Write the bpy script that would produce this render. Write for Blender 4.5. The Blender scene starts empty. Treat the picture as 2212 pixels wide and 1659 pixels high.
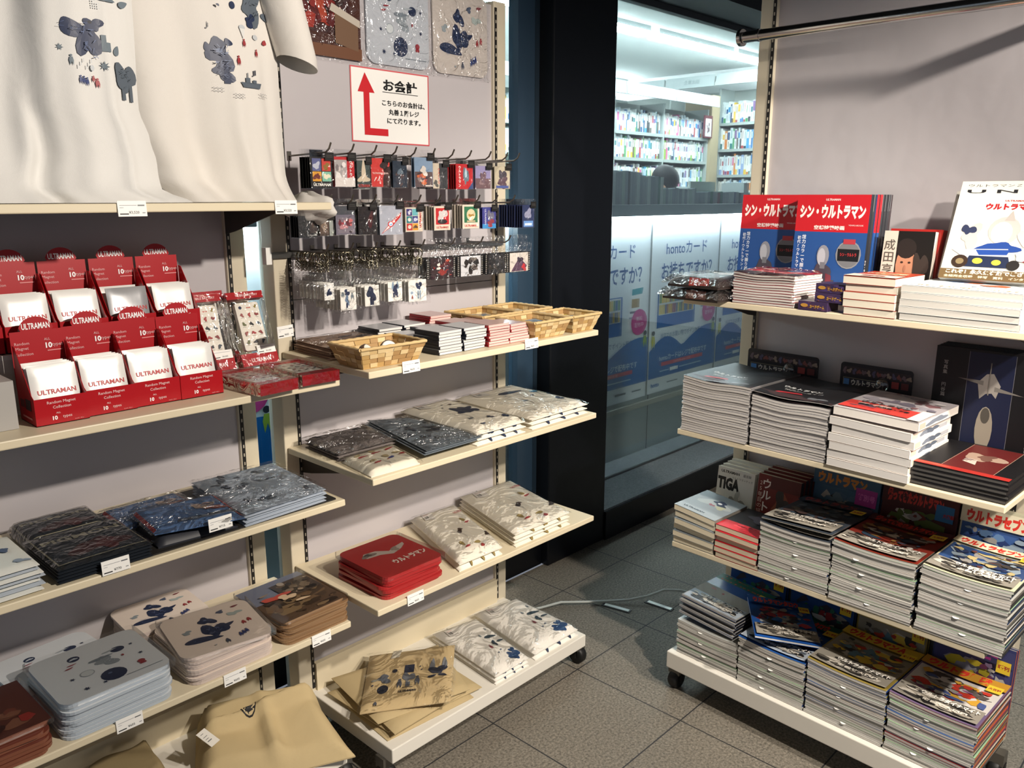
import bpy, math, random
from math import sin, cos, pi, radians
from mathutils import Vector, Matrix
rnd = random.Random(11)
S = bpy.context.scene
COL = S.collection

# ---------------------------------------------------------------- camera, world, lights, exposure
cam_data = bpy.data.cameras.new('camera')
cam = bpy.data.objects.new('camera', cam_data)
COL.objects.link(cam)
cam_data.sensor_width = 36.0
cam_data.lens = 1781.75 * 36.0 / 2212.0
cam_data.clip_start = 0.02
yaw, pit, rol = radians(46.4972), radians(12.8291), radians(0.0658)
fwd = Vector((sin(yaw) * cos(pit), cos(yaw) * cos(pit), -sin(pit)))
rgt = Vector((cos(yaw), -sin(yaw), 0))
up = rgt.cross(fwd)
r2 = rgt * cos(rol) + up * sin(rol)
u2 = -rgt * sin(rol) + up * cos(rol)
mw = Matrix((r2, u2, -fwd)).transposed().to_4x4()
mw.translation = (0, 0, 1.5968)
cam.matrix_world = mw
S.camera = cam
S.view_settings.view_transform = 'Standard'
S.view_settings.look = 'None'
S.view_settings.gamma = 1.0
S.view_settings.use_curve_mapping = False
S.view_settings.exposure = 0.0

wd = bpy.data.worlds.new('world')
S.world = wd
wd.use_nodes = True
wd.node_tree.nodes['Background'].inputs[0].default_value = (0.80, 0.86, 1.0, 1)
wd.node_tree.nodes['Background'].inputs[1].default_value = 0.24


def spot(name, loc, tgt, watts, col, angle, blend, rad):
    d = bpy.data.lights.new(name, 'SPOT')
    d.energy, d.color, d.spot_size, d.spot_blend, d.shadow_soft_size = watts, col, radians(angle), blend, rad
    o = bpy.data.objects.new(name, d)
    COL.objects.link(o)
    o.location = loc
    o.rotation_euler = (Vector(tgt) - Vector(loc)).to_track_quat('-Z', 'Y').to_euler()
    return o


WARM = (1.0, 0.90, 0.785)
spot('ceiling_spot', (1.25, -0.32, 2.24), (1.32, 1.80, 0.55), 225, WARM, 100, 0.55, 0.035)
spot('ceiling_spot', (1.74, -0.93, 2.45), (2.25, 0.75, 1.05), 260, WARM, 64, 0.5, 0.045)


# ---------------------------------------------------------------- materials
def lin(c):
    if isinstance(c, str):
        c = [int(c[i:i + 2], 16) / 255 for i in (1, 3, 5)]
        return tuple(x / 12.92 if x <= 0.04045 else ((x + 0.055) / 1.055) ** 2.4 for x in c)
    return tuple(c)


_M = {}


def nt(name):
    m = bpy.data.materials.new(name)
    m.use_nodes = True
    t = m.node_tree
    b = t.nodes['Principled BSDF']
    return m, t, b


def P(c, rough=0.55, metal=0.0, spec=0.4, kind=''):
    """Plain paint, cloth, card, metal; a light procedural grain keeps it from being flat."""
    k = (str(c), rough, metal, spec, kind)
    if k in _M:
        return _M[k]
    m, t, b = nt('surface')
    col = lin(c)
    b.inputs['Base Color'].default_value = (*col, 1)
    b.inputs['Roughness'].default_value = rough
    b.inputs['Metallic'].default_value = metal
    b.inputs['Specular IOR Level'].default_value = spec
    if kind:
        tc = t.nodes.new('ShaderNodeTexCoord')
        n = t.nodes.new('ShaderNodeTexNoise')
        t.links.new(tc.outputs['Object'], n.inputs['Vector'])
        if kind == 'cloth':
            n.inputs['Scale'].default_value = 900
            bp = t.nodes.new('ShaderNodeBump')
            bp.inputs['Strength'].default_value = 0.25
            bp.inputs['Distance'].default_value = 0.0015
            t.links.new(n.outputs['Fac'], bp.inputs['Height'])
            n2 = t.nodes.new('ShaderNodeTexNoise')
            n2.inputs['Scale'].default_value = 9
            n2.inputs['Detail'].default_value = 3
            n2.inputs['Distortion'].default_value = 0.8
            t.links.new(tc.outputs['Object'], n2.inputs['Vector'])
            bp2 = t.nodes.new('ShaderNodeBump')
            bp2.inputs['Strength'].default_value = 0.3
            bp2.inputs['Distance'].default_value = 0.010
            t.links.new(n2.outputs['Fac'], bp2.inputs['Height'])
            t.links.new(bp.outputs['Normal'], bp2.inputs['Normal'])
            t.links.new(bp2.outputs['Normal'], b.inputs['Normal'])
        if kind == 'grain':
            n.inputs['Scale'].default_value = 60
            n.inputs['Detail'].default_value = 4
            mx = t.nodes.new('ShaderNodeMixRGB')
            mx.inputs[1].default_value = (*[x * 0.93 for x in col], 1)
            mx.inputs[2].default_value = (*[min(1, x * 1.05) for x in col], 1)
            t.links.new(n.outputs['Fac'], mx.inputs[0])
            t.links.new(mx.outputs[0], b.inputs['Base Color'])
        if kind == 'gloss':
            n.inputs['Scale'].default_value = 9
            n.inputs['Detail'].default_value = 2
            bp = t.nodes.new('ShaderNodeBump')
            bp.inputs['Strength'].default_value = 0.35
            bp.inputs['Distance'].default_value = 0.01
            t.links.new(n.outputs['Fac'], bp.inputs['Height'])
            t.links.new(bp.outputs['Normal'], b.inputs['Normal'])
    _M[k] = m
    return m


def emit(c, s):
    k = ('emit', str(c), s)
    if k not in _M:
        m, t, b = nt('lamp_glow')
        b.inputs['Base Color'].default_value = (*lin(c), 1)
        b.inputs['Emission Color'].default_value = (*lin(c), 1)
        b.inputs['Emission Strength'].default_value = s
        _M[k] = m
    return _M[k]


def film(tint='#ffffff', base=0.05, wrinkle=0.0, scale=14, rough=0.06, name='clear_film', dist=0.03):
    """Thin clear sheet: mostly transparent, with a Fresnel sheen; wrinkle bends the sheen."""
    k = ('film', tint, base, wrinkle, scale, rough, dist)
    if k in _M:
        return _M[k]
    m, t, b = nt(name)
    out = t.nodes['Material Output']
    tr = t.nodes.new('ShaderNodeBsdfTransparent')
    tr.inputs[0].default_value = (*lin(tint), 1)
    gl = t.nodes.new('ShaderNodeBsdfGlossy')
    gl.inputs['Roughness'].default_value = rough
    lw = t.nodes.new('ShaderNodeLayerWeight')
    lw.inputs['Blend'].default_value = 0.25
    ma = t.nodes.new('ShaderNodeMath')
    ma.operation = 'MULTIPLY_ADD'
    ma.use_clamp = True
    ma.inputs[1].default_value = 0.55
    ma.inputs[2].default_value = base
    t.links.new(lw.outputs['Fresnel'], ma.inputs[0])
    mx = t.nodes.new('ShaderNodeMixShader')
    t.links.new(ma.outputs[0], mx.inputs[0])
    t.links.new(tr.outputs[0], mx.inputs[1])
    t.links.new(gl.outputs[0], mx.inputs[2])
    t.links.new(mx.outputs[0], out.inputs['Surface'])
    if wrinkle:
        tc = t.nodes.new('ShaderNodeTexCoord')
        n = t.nodes.new('ShaderNodeTexNoise')
        n.inputs['Scale'].default_value = scale
        n.inputs['Detail'].default_value = 3
        n.inputs['Distortion'].default_value = 1.4
        t.links.new(tc.outputs['Object'], n.inputs['Vector'])
        bp = t.nodes.new('ShaderNodeBump')
        bp.inputs['Strength'].default_value = wrinkle
        bp.inputs['Distance'].default_value = dist
        t.links.new(n.outputs['Fac'], bp.inputs['Height'])
        t.links.new(bp.outputs['Normal'], gl.inputs['Normal'])
        t.links.new(bp.outputs['Normal'], lw.inputs['Normal'])
    _M[k] = m
    return m


def pages(c, line=0.55, lscale=700, tints=0.12):
    """Cut edges of paper: fine level lines, and a tone that differs from copy to copy."""
    k = ('pages', str(c), line, lscale, tints)
    if k in _M:
        return _M[k]
    m, t, b = nt('page_edges')
    col = lin(c)
    tc = t.nodes.new('ShaderNodeTexCoord')
    mp = t.nodes.new('ShaderNodeMapping')
    mp.inputs['Scale'].default_value = (2.0, 2.0, lscale)
    t.links.new(tc.outputs['Object'], mp.inputs['Vector'])
    n = t.nodes.new('ShaderNodeTexNoise')
    n.inputs['Scale'].default_value = 1.0
    n.inputs['Detail'].default_value = 2
    t.links.new(mp.outputs[0], n.inputs['Vector'])
    oi = t.nodes.new('ShaderNodeObjectInfo')
    a = t.nodes.new('ShaderNodeMath')
    a.operation = 'MULTIPLY_ADD'
    a.inputs[1].default_value = line
    a.inputs[2].default_value = 1.0 - line * 0.55
    t.links.new(n.outputs['Fac'], a.inputs[0])
    r = t.nodes.new('ShaderNodeMath')
    r.operation = 'MULTIPLY_ADD'
    r.inputs[1].default_value = tints
    r.inputs[2].default_value = 1.0 - tints * 0.6
    t.links.new(oi.outputs['Random'], r.inputs[0])
    pr = t.nodes.new('ShaderNodeMath')
    pr.operation = 'MULTIPLY'
    t.links.new(a.outputs[0], pr.inputs[0])
    t.links.new(r.outputs[0], pr.inputs[1])
    sc = t.nodes.new('ShaderNodeVectorMath')
    sc.operation = 'SCALE'
    sc.inputs[0].default_value = col
    t.links.new(pr.outputs[0], sc.inputs['Scale'])
    t.links.new(sc.outputs[0], b.inputs['Base Color'])
    b.inputs['Roughness'].default_value = 0.8
    b.inputs['Specular IOR Level'].default_value = 0.15
    _M[k] = m
    return m


def stone(c1, c2, tile=None, name='stone'):
    m, t, b = nt(name)
    tc = t.nodes.new('ShaderNodeTexCoord')
    n = t.nodes.new('ShaderNodeTexNoise')
    n.inputs['Scale'].default_value = 130
    n.inputs['Detail'].default_value = 5
    n.inputs['Roughness'].default_value = 0.75
    t.links.new(tc.outputs['Object'], n.inputs['Vector'])
    cr = t.nodes.new('ShaderNodeValToRGB')
    cr.color_ramp.elements[0].position, cr.color_ramp.elements[0].color = 0.34, (*lin(c1), 1)
    cr.color_ramp.elements[1].position, cr.color_ramp.elements[1].color = 0.68, (*lin(c2), 1)
    t.links.new(n.outputs['Fac'], cr.inputs[0])
    last = cr.outputs[0]
    n3 = t.nodes.new('ShaderNodeTexNoise')
    n3.inputs['Scale'].default_value = 3.0
    n3.inputs['Detail'].default_value = 3
    t.links.new(tc.outputs['Object'], n3.inputs['Vector'])
    mm = t.nodes.new('ShaderNodeMixRGB')
    mm.blend_type = 'MULTIPLY'
    mm.inputs[0].default_value = 0.35
    t.links.new(last, mm.inputs[1])
    t.links.new(n3.outputs['Fac'], mm.inputs[2])
    last = mm.outputs[0]
    if tile:
        sx = t.nodes.new('ShaderNodeSeparateXYZ')
        t.links.new(tc.outputs['Object'], sx.inputs[0])
        outs = []
        for ax, off, size in (('X', tile[0], tile[2]), ('Y', tile[1], tile[3])):
            s = t.nodes.new('ShaderNodeMath')
            s.operation = 'SUBTRACT'
            s.inputs[1].default_value = off - size * 20
            t.links.new(sx.outputs[ax], s.inputs[0])
            d = t.nodes.new('ShaderNodeMath')
            d.operation = 'PINGPONG'
            d.inputs[1].default_value = size / 2
            t.links.new(s.outputs[0], d.inputs[0])
            l = t.nodes.new('ShaderNodeMath')
            l.operation = 'LESS_THAN'
            l.inputs[1].default_value = 0.0022
            t.links.new(d.outputs[0], l.inputs[0])
            outs.append(l)
        mxm = t.nodes.new('ShaderNodeMath')
        mxm.operation = 'MAXIMUM'
        t.links.new(outs[0].outputs[0], mxm.inputs[0])
        t.links.new(outs[1].outputs[0], mxm.inputs[1])
        mg = t.nodes.new('ShaderNodeMixRGB')
        mg.inputs[2].default_value = (0.03, 0.03, 0.032, 1)
        t.links.new(mxm.outputs[0], mg.inputs[0])
        t.links.new(last, mg.inputs[1])
        last = mg.outputs[0]
    t.links.new(last, b.inputs['Base Color'])
    b.inputs['Roughness'].default_value = 0.62
    b.inputs['Specular IOR Level'].default_value = 0.3
    return m


# ---------------------------------------------------------------- text as triangles
_T = {}


def text_geo(s, bold=0.0):
    k = (s, bold)
    if k in _T:
        return _T[k]
    c = bpy.data.curves.new('lettering', 'FONT')
    c.body = s
    c.size = 1.0
    c.resolution_u = 2
    c.offset = bold
    o = bpy.data.objects.new('lettering', c)
    COL.objects.link(o)
    dg = bpy.context.evaluated_depsgraph_get()
    me = o.evaluated_get(dg).to_mesh()
    v = [(p.co.x, p.co.y) for p in me.vertices]
    f = [tuple(p.vertices) for p in me.polygons]
    o.evaluated_get(dg).to_mesh_clear()
    bpy.data.objects.remove(o)
    bpy.data.curves.remove(c)
    if not v:
        v, f = [(0, 0), (0.1, 0), (0, 0.1)], []
    x0, x1 = min(p[0] for p in v), max(p[0] for p in v)
    y0, y1 = min(p[1] for p in v), max(p[1] for p in v)
    v = [(p[0] - (x0 + x1) / 2, p[1] - (y0 + y1) / 2) for p in v]
    _T[k] = (v, f, x1 - x0, y1 - y0)
    return _T[k]


# ---------------------------------------------------------------- mesh builder
class MB:
    def __init__(s):
        s.v, s.f, s.m, s.sm, s.mats = [], [], [], [], []

    def mi(s, mat):
        for i, q in enumerate(s.mats):
            if q is mat:
                return i
        s.mats.append(mat)
        return len(s.mats) - 1

    def add(s, vs, fs, mat, smooth=False):
        o = len(s.v)
        s.v += [tuple(p) for p in vs]
        k = s.mi(mat)
        for f in fs:
            s.f.append(tuple(i + o for i in f))
            s.m.append(k)
            s.sm.append(smooth)
        return s

    def box(s, a, b, mat):
        x0, y0, z0 = a
        x1, y1, z1 = b
        vs = [(x0, y0, z0), (x1, y0, z0), (x1, y1, z0), (x0, y1, z0), (x0, y0, z1), (x1, y0, z1), (x1, y1, z1), (x0, y1, z1)]
        return s.add(vs, [(0, 3, 2, 1), (4, 5, 6, 7), (0, 1, 5, 4), (1, 2, 6, 5), (2, 3, 7, 6), (3, 0, 4, 7)], mat)

    def prism(s, pts, z0, z1, mat, mp=None, top=None, smooth=False):
        """Outline pts (x,y) pulled from z0 to z1; mp maps (x,y,z) on."""
        mp = mp or (lambda x, y, z: (x, y, z))
        n = len(pts)
        vs = [mp(x, y, z0) for x, y in pts] + [mp(x, y, z1) for x, y in pts]
        s.add(vs, [tuple(range(n - 1, -1, -1))], mat)
        s.add([vs[n + i] for i in range(n)], [tuple(range(n))], top or mat)
        s.add(vs, [(i, (i + 1) % n, n + (i + 1) % n, n + i) for i in range(n)], mat, smooth)
        return s

    def tube(s, path, r, mat, n=8, cap=True):
        path = [Vector(p) for p in path]
        rings = []
        up0 = Vector((0.0123, 0.031, 1))
        for i, p in enumerate(path):
            t = (path[min(i + 1, len(path) - 1)] - path[max(i - 1, 0)]).normalized()
            a = t.cross(up0)
            if a.length < 0.05:
                a = t.cross(Vector((1, 0.02, 0)))
            a.normalize()
            b = t.cross(a)
            rr = r[i] if isinstance(r, (list, tuple)) else r
            rings.append([p + (a * cos(2 * pi * k / n) + b * sin(2 * pi * k / n)) * rr for k in range(n)])
        vs = [q for ring in rings for q in ring]
        fs = [(i * n + k, i * n + (k + 1) % n, (i + 1) * n + (k + 1) % n, (i + 1) * n + k) for i in range(len(path) - 1) for k in range(n)]
        s.add(vs, fs, mat, True)
        if cap:
            s.add(rings[0], [tuple(range(n))], mat)
            s.add(rings[-1], [tuple(range(n - 1, -1, -1))], mat)
        return s

    def lathe(s, prof, mat, n=20, mp=None):
        mp = mp or (lambda x, y, z: (x, y, z))
        vs = [mp(r * cos(2 * pi * k / n), r * sin(2 * pi * k / n), z) for r, z in prof for k in range(n)]
        fs = [(i * n + k, i * n + (k + 1) % n, (i + 1) * n + (k + 1) % n, (i + 1) * n + k) for i in range(len(prof) - 1) for k in range(n)]
        s.add(vs, fs, mat, True)
        s.add(vs[:n], [tuple(range(n - 1, -1, -1))], mat)
        s.add(vs[-n:], [tuple(range(n))], mat)
        return s

    def slab(s, fn, t, nu, nv, top, bot=None, sides=None, smooth=True):
        """Sheet of thickness t over fn(u,v)->(x,y,z of underside); sides = (v0 front, u1, v1 back, u0)."""
        bot = bot or top
        sides = sides or (top,) * 4
        lo = [fn(i / nu, j / nv) for j in range(nv + 1) for i in range(nu + 1)]
        hi = [(x, y, z + t) for x, y, z in lo]
        w = nu + 1
        q = [(j * w + i, j * w + i + 1, (j + 1) * w + i + 1, (j + 1) * w + i) for j in range(nv) for i in range(nu)]
        s.add(hi, q, top, smooth)
        s.add(lo, [tuple(reversed(f)) for f in q], bot, smooth)
        edges = ([(i, 0) for i in range(nu + 1)], [(nu, j) for j in range(nv + 1)], [(nu - i, nv) for i in range(nu + 1)], [(0, nv - j) for j in range(nv + 1)])
        for e, m in zip(edges, sides):
            ids = [j * w + i for i, j in e]
            vs = [lo[k] for k in ids] + [hi[k] for k in ids]
            n = len(ids)
            s.add(vs, [(k, k + 1, n + k + 1, n + k) for k in range(n - 1)], m, False)
        return s

    def rslab(s, w, d, z0, t, r, top, side=None, mp=None, inset=0.0):
        """Flat piece with rounded corners, centred on x, y."""
        pts = rrect(w, d, r)
        return s.prism(pts, z0, z0 + t, side or top, mp, top)

    def art(s, shapes, mp, W, H, h0=0.0004, eps=1e-4, curved=False):
        """Printed shapes on a surface. mp(x,y,h): x, y in 0..1 across and up the face, h metres off it."""
        h = h0
        for sh in expand(shapes):
            k = sh[0]
            h += eps
            if k == 'r':
                _, x0, y0, x1, y1, c = sh[:6]
                nx, ny = (max(1, round((x1 - x0) * 10)), max(1, round((y1 - y0) * 6))) if curved else (1, 1)
                vs = [mp(x0 + (x1 - x0) * i / nx, y0 + (y1 - y0) * j / ny, h) for j in range(ny + 1) for i in range(nx + 1)]
                s.add(vs, [(j * (nx + 1) + i, j * (nx + 1) + i + 1, (j + 1) * (nx + 1) + i + 1, (j + 1) * (nx + 1) + i) for j in range(ny) for i in range(nx)], ink(c))
            elif k in 'ep':
                if k == 'e':
                    _, cx, cy, rx, ry, c = sh[:6]
                    n = 8 if rx * W < 0.006 else 16
                    pts = [(cx + rx * cos(2 * pi * i / n), cy + ry * sin(2 * pi * i / n)) for i in range(n)]
                else:
                    pts, c = sh[1], sh[2]
                if curved and len(pts) > 3:
                    mx = sum(p[0] for p in pts) / len(pts)
                    my = sum(p[1] for p in pts) / len(pts)
                    n = len(pts)
                    vs = [mp(mx, my, h)]
                    for q in (0.34, 0.67, 1.0):
                        vs += [mp(mx + (x - mx) * q, my + (y - my) * q, h) for x, y in pts]
                    s.add(vs, [(0, 1 + i, 1 + (i + 1) % n) for i in range(n)] + [(1 + r_ * n + i, 1 + r_ * n + n + i, 1 + r_ * n + n + (i + 1) % n, 1 + r_ * n + (i + 1) % n) for r_ in (0, 1) for i in range(n)], ink(c))
                else:
                    s.add([mp(x, y, h) for x, y in pts], [tuple(range(len(pts)))], ink(c))
            elif k == 't':
                _, txt, cx, cy, sz, c = sh[:6]
                o = sh[6] if len(sh) > 6 else {}
                bold = o.get('b', 0.0)
                sx = o.get('sx', 1.0)
                if o.get('v'):
                    for i, ch in enumerate(txt):
                        s._txt(ch, cx, cy - i * sz * 1.06, sz, c, mp, W, H, h, bold, sx, 0)
                else:
                    s._txt(txt, cx, cy, sz, c, mp, W, H, h, bold, sx, o.get('r', 0), o.get('w'))
        return s

    def _txt(s, txt, cx, cy, sz, c, mp, W, H, h, bold, sx, rot, fit=None):
        v, f, tw, th = text_geo(txt, bold)
        k = sz * H
        kx = k * sx
        if fit:
            kx = fit * W / max(tw, 1e-6)
        ca, sa = cos(rot), sin(rot)
        vs = [mp(cx + (x * kx * ca - y * k * sa) / W, cy + (x * kx * sa + y * k * ca) / H, h) for x, y in v]
        s.add(vs, f, ink(c))

    def build(s, name, parent=None, loc=None, rot=None, bevel=0.0, weld=False):
        me = bpy.data.meshes.new(name)
        me.from_pydata(s.v, [], s.f)
        for m in s.mats:
            me.materials.append(m)
        me.polygons.foreach_set('material_index', s.m)
        me.polygons.foreach_set('use_smooth', s.sm)
        me.update()
        o = bpy.data.objects.new(name, me)
        COL.objects.link(o)
        if parent is not None:
            o.parent = parent
        if loc:
            o.location = loc
        if rot:
            o.rotation_euler = rot
        if bevel:
            b = o.modifiers.new('edge', 'BEVEL')
            b.width = bevel
            b.segments = 2
            b.limit_method = 'ANGLE'
        return o


def rrect(w, d, r, n=5):
    pts = []
    for cx, cy, a0 in ((w / 2 - r, d / 2 - r, 0), (-w / 2 + r, d / 2 - r, 90), (-w / 2 + r, -d / 2 + r, 180), (w / 2 - r, -d / 2 + r, 270)):
        for i in range(n + 1):
            a = radians(a0 + 90 * i / n)
            pts.append((cx + r * cos(a), cy + r * sin(a)))
    return pts


def ink(c):
    return c if isinstance(c, bpy.types.Material) else P(c, 0.45, 0, 0.35)


def expand(shapes):
    """Turns the short forms into r, e, p and t: ph = busy printed picture, st = star, bl = soft blob, mu = note, bt = boat, pa = parachute."""
    for sh in shapes:
        k = sh[0]
        if k == 'ph':
            _, x0, y0, x1, y1, pal, n, seed = sh
            g = random.Random(seed)
            yield ('r', x0, y0, x1, y1, pal[0])
            for i in range(n):
                sz = 0.5 * (1 - i / n) + 0.12
                rx, ry = (x1 - x0) * sz * g.uniform(0.2, 0.5), (y1 - y0) * sz * g.uniform(0.2, 0.5)
                cx, cy = g.uniform(x0 + rx, x1 - rx), g.uniform(y0 + ry, y1 - ry)
                m = g.randint(5, 9)
                a0 = g.uniform(0, 6)
                pts = [(cx + rx * g.uniform(0.45, 1) * cos(a0 + 2 * pi * q / m), cy + ry * g.uniform(0.45, 1) * sin(a0 + 2 * pi * q / m)) for q in range(m)]
                yield ('p', pts, g.choice(pal[1:]))
        elif k == 'st':
            _, cx, cy, r, ry, c, m = sh
            yield ('p', [(cx + (r if i % 2 else r * 0.4) * cos(pi * i / m + 0.3), cy + (ry if i % 2 else ry * 0.4) * sin(pi * i / m + 0.3)) for i in range(2 * m)], c)
        elif k == 'bl':
            _, cx, cy, rx, ry, c, seed = sh
            g = random.Random(seed)
            a1, a2, a3 = g.uniform(0, 6), g.uniform(0, 6), g.uniform(0, 6)
            yield ('p', [(cx + rx * (1 + 0.28 * sin(2 * t + a1) + 0.22 * sin(3 * t + a2) + 0.12 * sin(5 * t + a3)) * cos(t), cy + ry * (1 + 0.28 * sin(2 * t + a1) + 0.22 * sin(3 * t + a2) + 0.12 * sin(5 * t + a3)) * sin(t)) for t in [2 * pi * i / 26 for i in range(26)]], c)
        elif k == 'ht':
            _, cx, cy, rx, ry, c, n, seed = sh
            g = random.Random(seed)
            for i in range(n):
                x, y, a = cx + g.uniform(-rx, rx), cy + g.uniform(-ry, ry), g.uniform(-0.6, 1.2)
                dx, dy = 0.22 * rx * cos(a), 0.22 * ry * sin(a)
                yield ('p', [(x - dx, y - dy), (x + dx, y + dy), (x + dx - 0.3 * dy * rx / ry, y + dy + 0.04 * ry), (x - dx, y - dy + 0.07 * ry)], c)
        elif k == 'leaf':
            _, cx, cy, rx, ry, ang, c = sh
            pts = []
            for i in range(20):
                t = 2 * pi * i / 20
                x, y = cos(t), 0.55 * sin(t) * (1 - 0.5 * cos(t))
                pts.append((cx + rx * (x * cos(ang) - y * sin(ang)), cy + ry * (x * sin(ang) + y * cos(ang))))
            yield ('p', pts, c)
        elif k == 'man':
            _, cx, cy, hh, wq, c = sh
            yield ('e', cx, cy + hh * 0.42, wq * 0.3, hh * 0.1, c)
            yield ('p', [(cx - wq * 0.3, cy + hh * 0.3), (cx + wq * 0.3, cy + hh * 0.3), (cx + wq * 0.5, cy - hh * 0.05), (cx + wq * 0.35, cy - hh * 0.5), (cx + wq * 0.05, cy - hh * 0.1), (cx - wq * 0.3, cy - hh * 0.5), (cx - wq * 0.5, cy + hh * 0.0)], c)
        elif k == 'boat':
            _, cx, cy, w, h, c = sh
            yield ('p', [(cx - w, cy + h * 0.1), (cx + w, cy + h * 0.2), (cx + w * 0.8, cy - h * 0.5), (cx - w * 0.75, cy - h * 0.5)], c)
            yield ('r', cx - w * 0.5, cy + h * 0.1, cx - w * 0.1, cy + h * 0.7, c)
            yield ('r', cx + w * 0.15, cy + h * 0.1, cx + w * 0.5, cy + h * 0.5, c)
            yield ('r', cx - w * 0.34, cy + h * 0.7, cx - w * 0.26, cy + h * 1.3, c)
        elif k == 'wave':
            _, cx, cy, w, h, c = sh
            for j in (0, 1):
                top = [(cx - w + 2 * w * i / 10, cy - j * h * 2 + h * 0.5 * sin(i * 1.9)) for i in range(11)]
                for i in range(10):
                    yield ('p', [top[i], top[i + 1], (top[i + 1][0], top[i + 1][1] - h * 0.35), (top[i][0], top[i][1] - h * 0.35)], c)
        else:
            yield sh


# ---------------------------------------------------------------- things, parts, frames
LF = (0.0, 0.0, 0.0)
RF = (2.1227, 1.3136, -radians(92.989))


def W(fr, x, y, z):
    c, s = cos(fr[2]), sin(fr[2])
    return (fr[0] + c * x - s * y, fr[1] + s * x + c * y, z)


def tag(o, label, cat, group=None, kind=None):
    o['label'], o['category'] = label, cat
    if group:
        o['group'] = group
    if kind:
        o['kind'] = kind
    return o


def struct(o):
    o['kind'] = 'structure'
    return o


def empty(name, fr, x, y, z, rz=0.0, rx=0.0, ry=0.0):
    o = bpy.data.objects.new(name, None)
    COL.objects.link(o)
    o.empty_display_size = 0.05
    place(o, fr, x, y, z, rz, rx, ry)
    return o


def place(o, fr, x, y, z, rz=0.0, rx=0.0, ry=0.0):
    o.location = W(fr, x, y, z)
    o.rotation_euler = (rx, ry, fr[2] + rz)
    return o


def dup(o, parent=None):
    c = o.copy()
    COL.objects.link(c)
    c.parent = parent
    for ch in list(o.children):
        dup(ch, c)
    return c


ORD = ['topmost', 'second', 'third', 'fourth', 'fifth', 'sixth', 'seventh', 'eighth', 'ninth', 'tenth', 'eleventh', 'twelfth', 'thirteenth', 'fourteenth', 'fifteenth', 'sixteenth', 'seventeenth', 'eighteenth', 'nineteenth', 'twentieth', 'twenty-first', 'twenty-second', 'twenty-third', 'twenty-fourth', 'twenty-fifth']


def nth(i, first='first'):
    return first if i == 0 else ORD[i] if i < len(ORD) else 'number %d' % (i + 1)


def front(W_, H_, y=0.0, x0=0.0, z0=0.0):
    """Maps print onto an upright face looking to -y."""
    return lambda x, z, h: (x0 + x * W_, y - h, z0 + z * H_)


def flat(W_, D_, z, x0=0.0, y0=0.0):
    """Maps print onto a level face, its foot towards -y."""
    return lambda x, y, h: (x0 + x * W_, y0 + y * D_, z + h)

# ---------------------------------------------------------------- the setting
CREAM = P('#d8ccb0', 0.42, 0, 0.4)
POST = P('#cbc1ab', 0.45, 0, 0.4)
PANEL = P('#b9b4b7', 0.38, 0, 0.45, 'gloss')
BLACK = P('#0a0c11', 0.35, 0, 0.4)
DARK = P('#1c1a19', 0.5)
CHROME = P('#c9c8c6', 0.16, 1.0)
STEEL = P('#8d8c88', 0.28, 1.0)
WHITE = P('#e9e8e4', 0.5)
FILM = film()
CRUMPLE = film(base=0.11, wrinkle=1.0, scale=11, rough=0.2, dist=0.2)
SLEEVE = film(base=0.06, wrinkle=0.5, scale=30, rough=0.08)

b = MB()
b.box((-3, -4, -0.05), (9, 2.24, 0), stone('#524e47', '#a59d8f', (2.016, 1.60, 0.413, 0.413), 'granite_tiles'))
struct(b.build('floor'))
b = MB()
b.box((-3, -4, 3.0), (9, 2.24, 3.05), P('#17181b', 0.9))
struct(b.build('ceiling_arcade'))
b = MB()
b.box((2.965, 2.21, 0.138), (9.5, 2.63, 0.15), stone('#6d7377', '#959b9e', None, 'ledge_stone'))
b.box((2.965, 2.462, 0.15), (9.5, 2.472, 0.158), STEEL)
struct(b.build('sill_ledge'))
b = MB()
b.box((2.965, 2.20, 0.0), (9.5, 2.215, 0.140), BLACK)
b.box((-3, 2.25, 0.0), (2.56, 2.33, 0.13), BLACK)
struct(b.build('baseboard_facade'))
b = MB()
b.box((2.56, 2.21, 0.0), (2.965, 2.36, 3.0), BLACK)
b.box((2.88, 2.355, 0.0), (2.965, 2.48, 3.0), BLACK)
struct(b.build('facade_column', bevel=0.006))
b = MB()
b.box((2.44, 2.285, 0.0), (2.61, 2.335, 3.0), P('#33475a', 0.22, 0, 0.5))
b.box((2.535, 2.283, 0.0), (2.61, 2.287, 3.0), P('#24323f', 0.3, 0, 0.5))
b.box((2.612, 2.26, 0.0), (2.624, 2.30, 3.0), P('#9a9a94', 0.3, 1.0))
struct(b.build('door_1'))
b = MB()
b.box((-3, 2.20, 2.52), (9.5, 2.50, 3.0), P('#15181c', 0.5))
b.box((-3, 2.46, 2.49), (9.5, 2.50, 2.52), P('#3a3d40', 0.5))
struct(b.build('facade_beam'))
PANE = film('#f3f9f9', 0.008, 0, name='window_glass', rough=0.02)
for nm, a, c in (('window_1', (2.965, 2.464, 0.158), (9.5, 2.470, 2.49)), ('window_2', (-3, 2.31, 0.13), (2.44, 2.316, 2.52))):
    b = MB()
    b.box(a, c, PANE)
    struct(b.build(nm))
b = MB()
b.box((-3, 2.50, 0.08), (11, 9, 0.145), P('#9aa0a0', 0.5))
struct(b.build('floor_bookshop'))
b = MB()
b.box((-3, 2.5, 3.06), (11, 9, 3.1), P('#f0f4f3', 0.8))
b.box((-3, 3.55, 3.0), (11, 4.28, 3.06), P('#c3cac8', 0.8))
struct(b.build('ceiling_bookshop'))
b = MB()
b.box((-3, 8.6, 0.145), (11, 8.7, 3.06), P('#eef2f2', 0.8))
struct(b.build('wall_back'))
b = MB()
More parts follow.
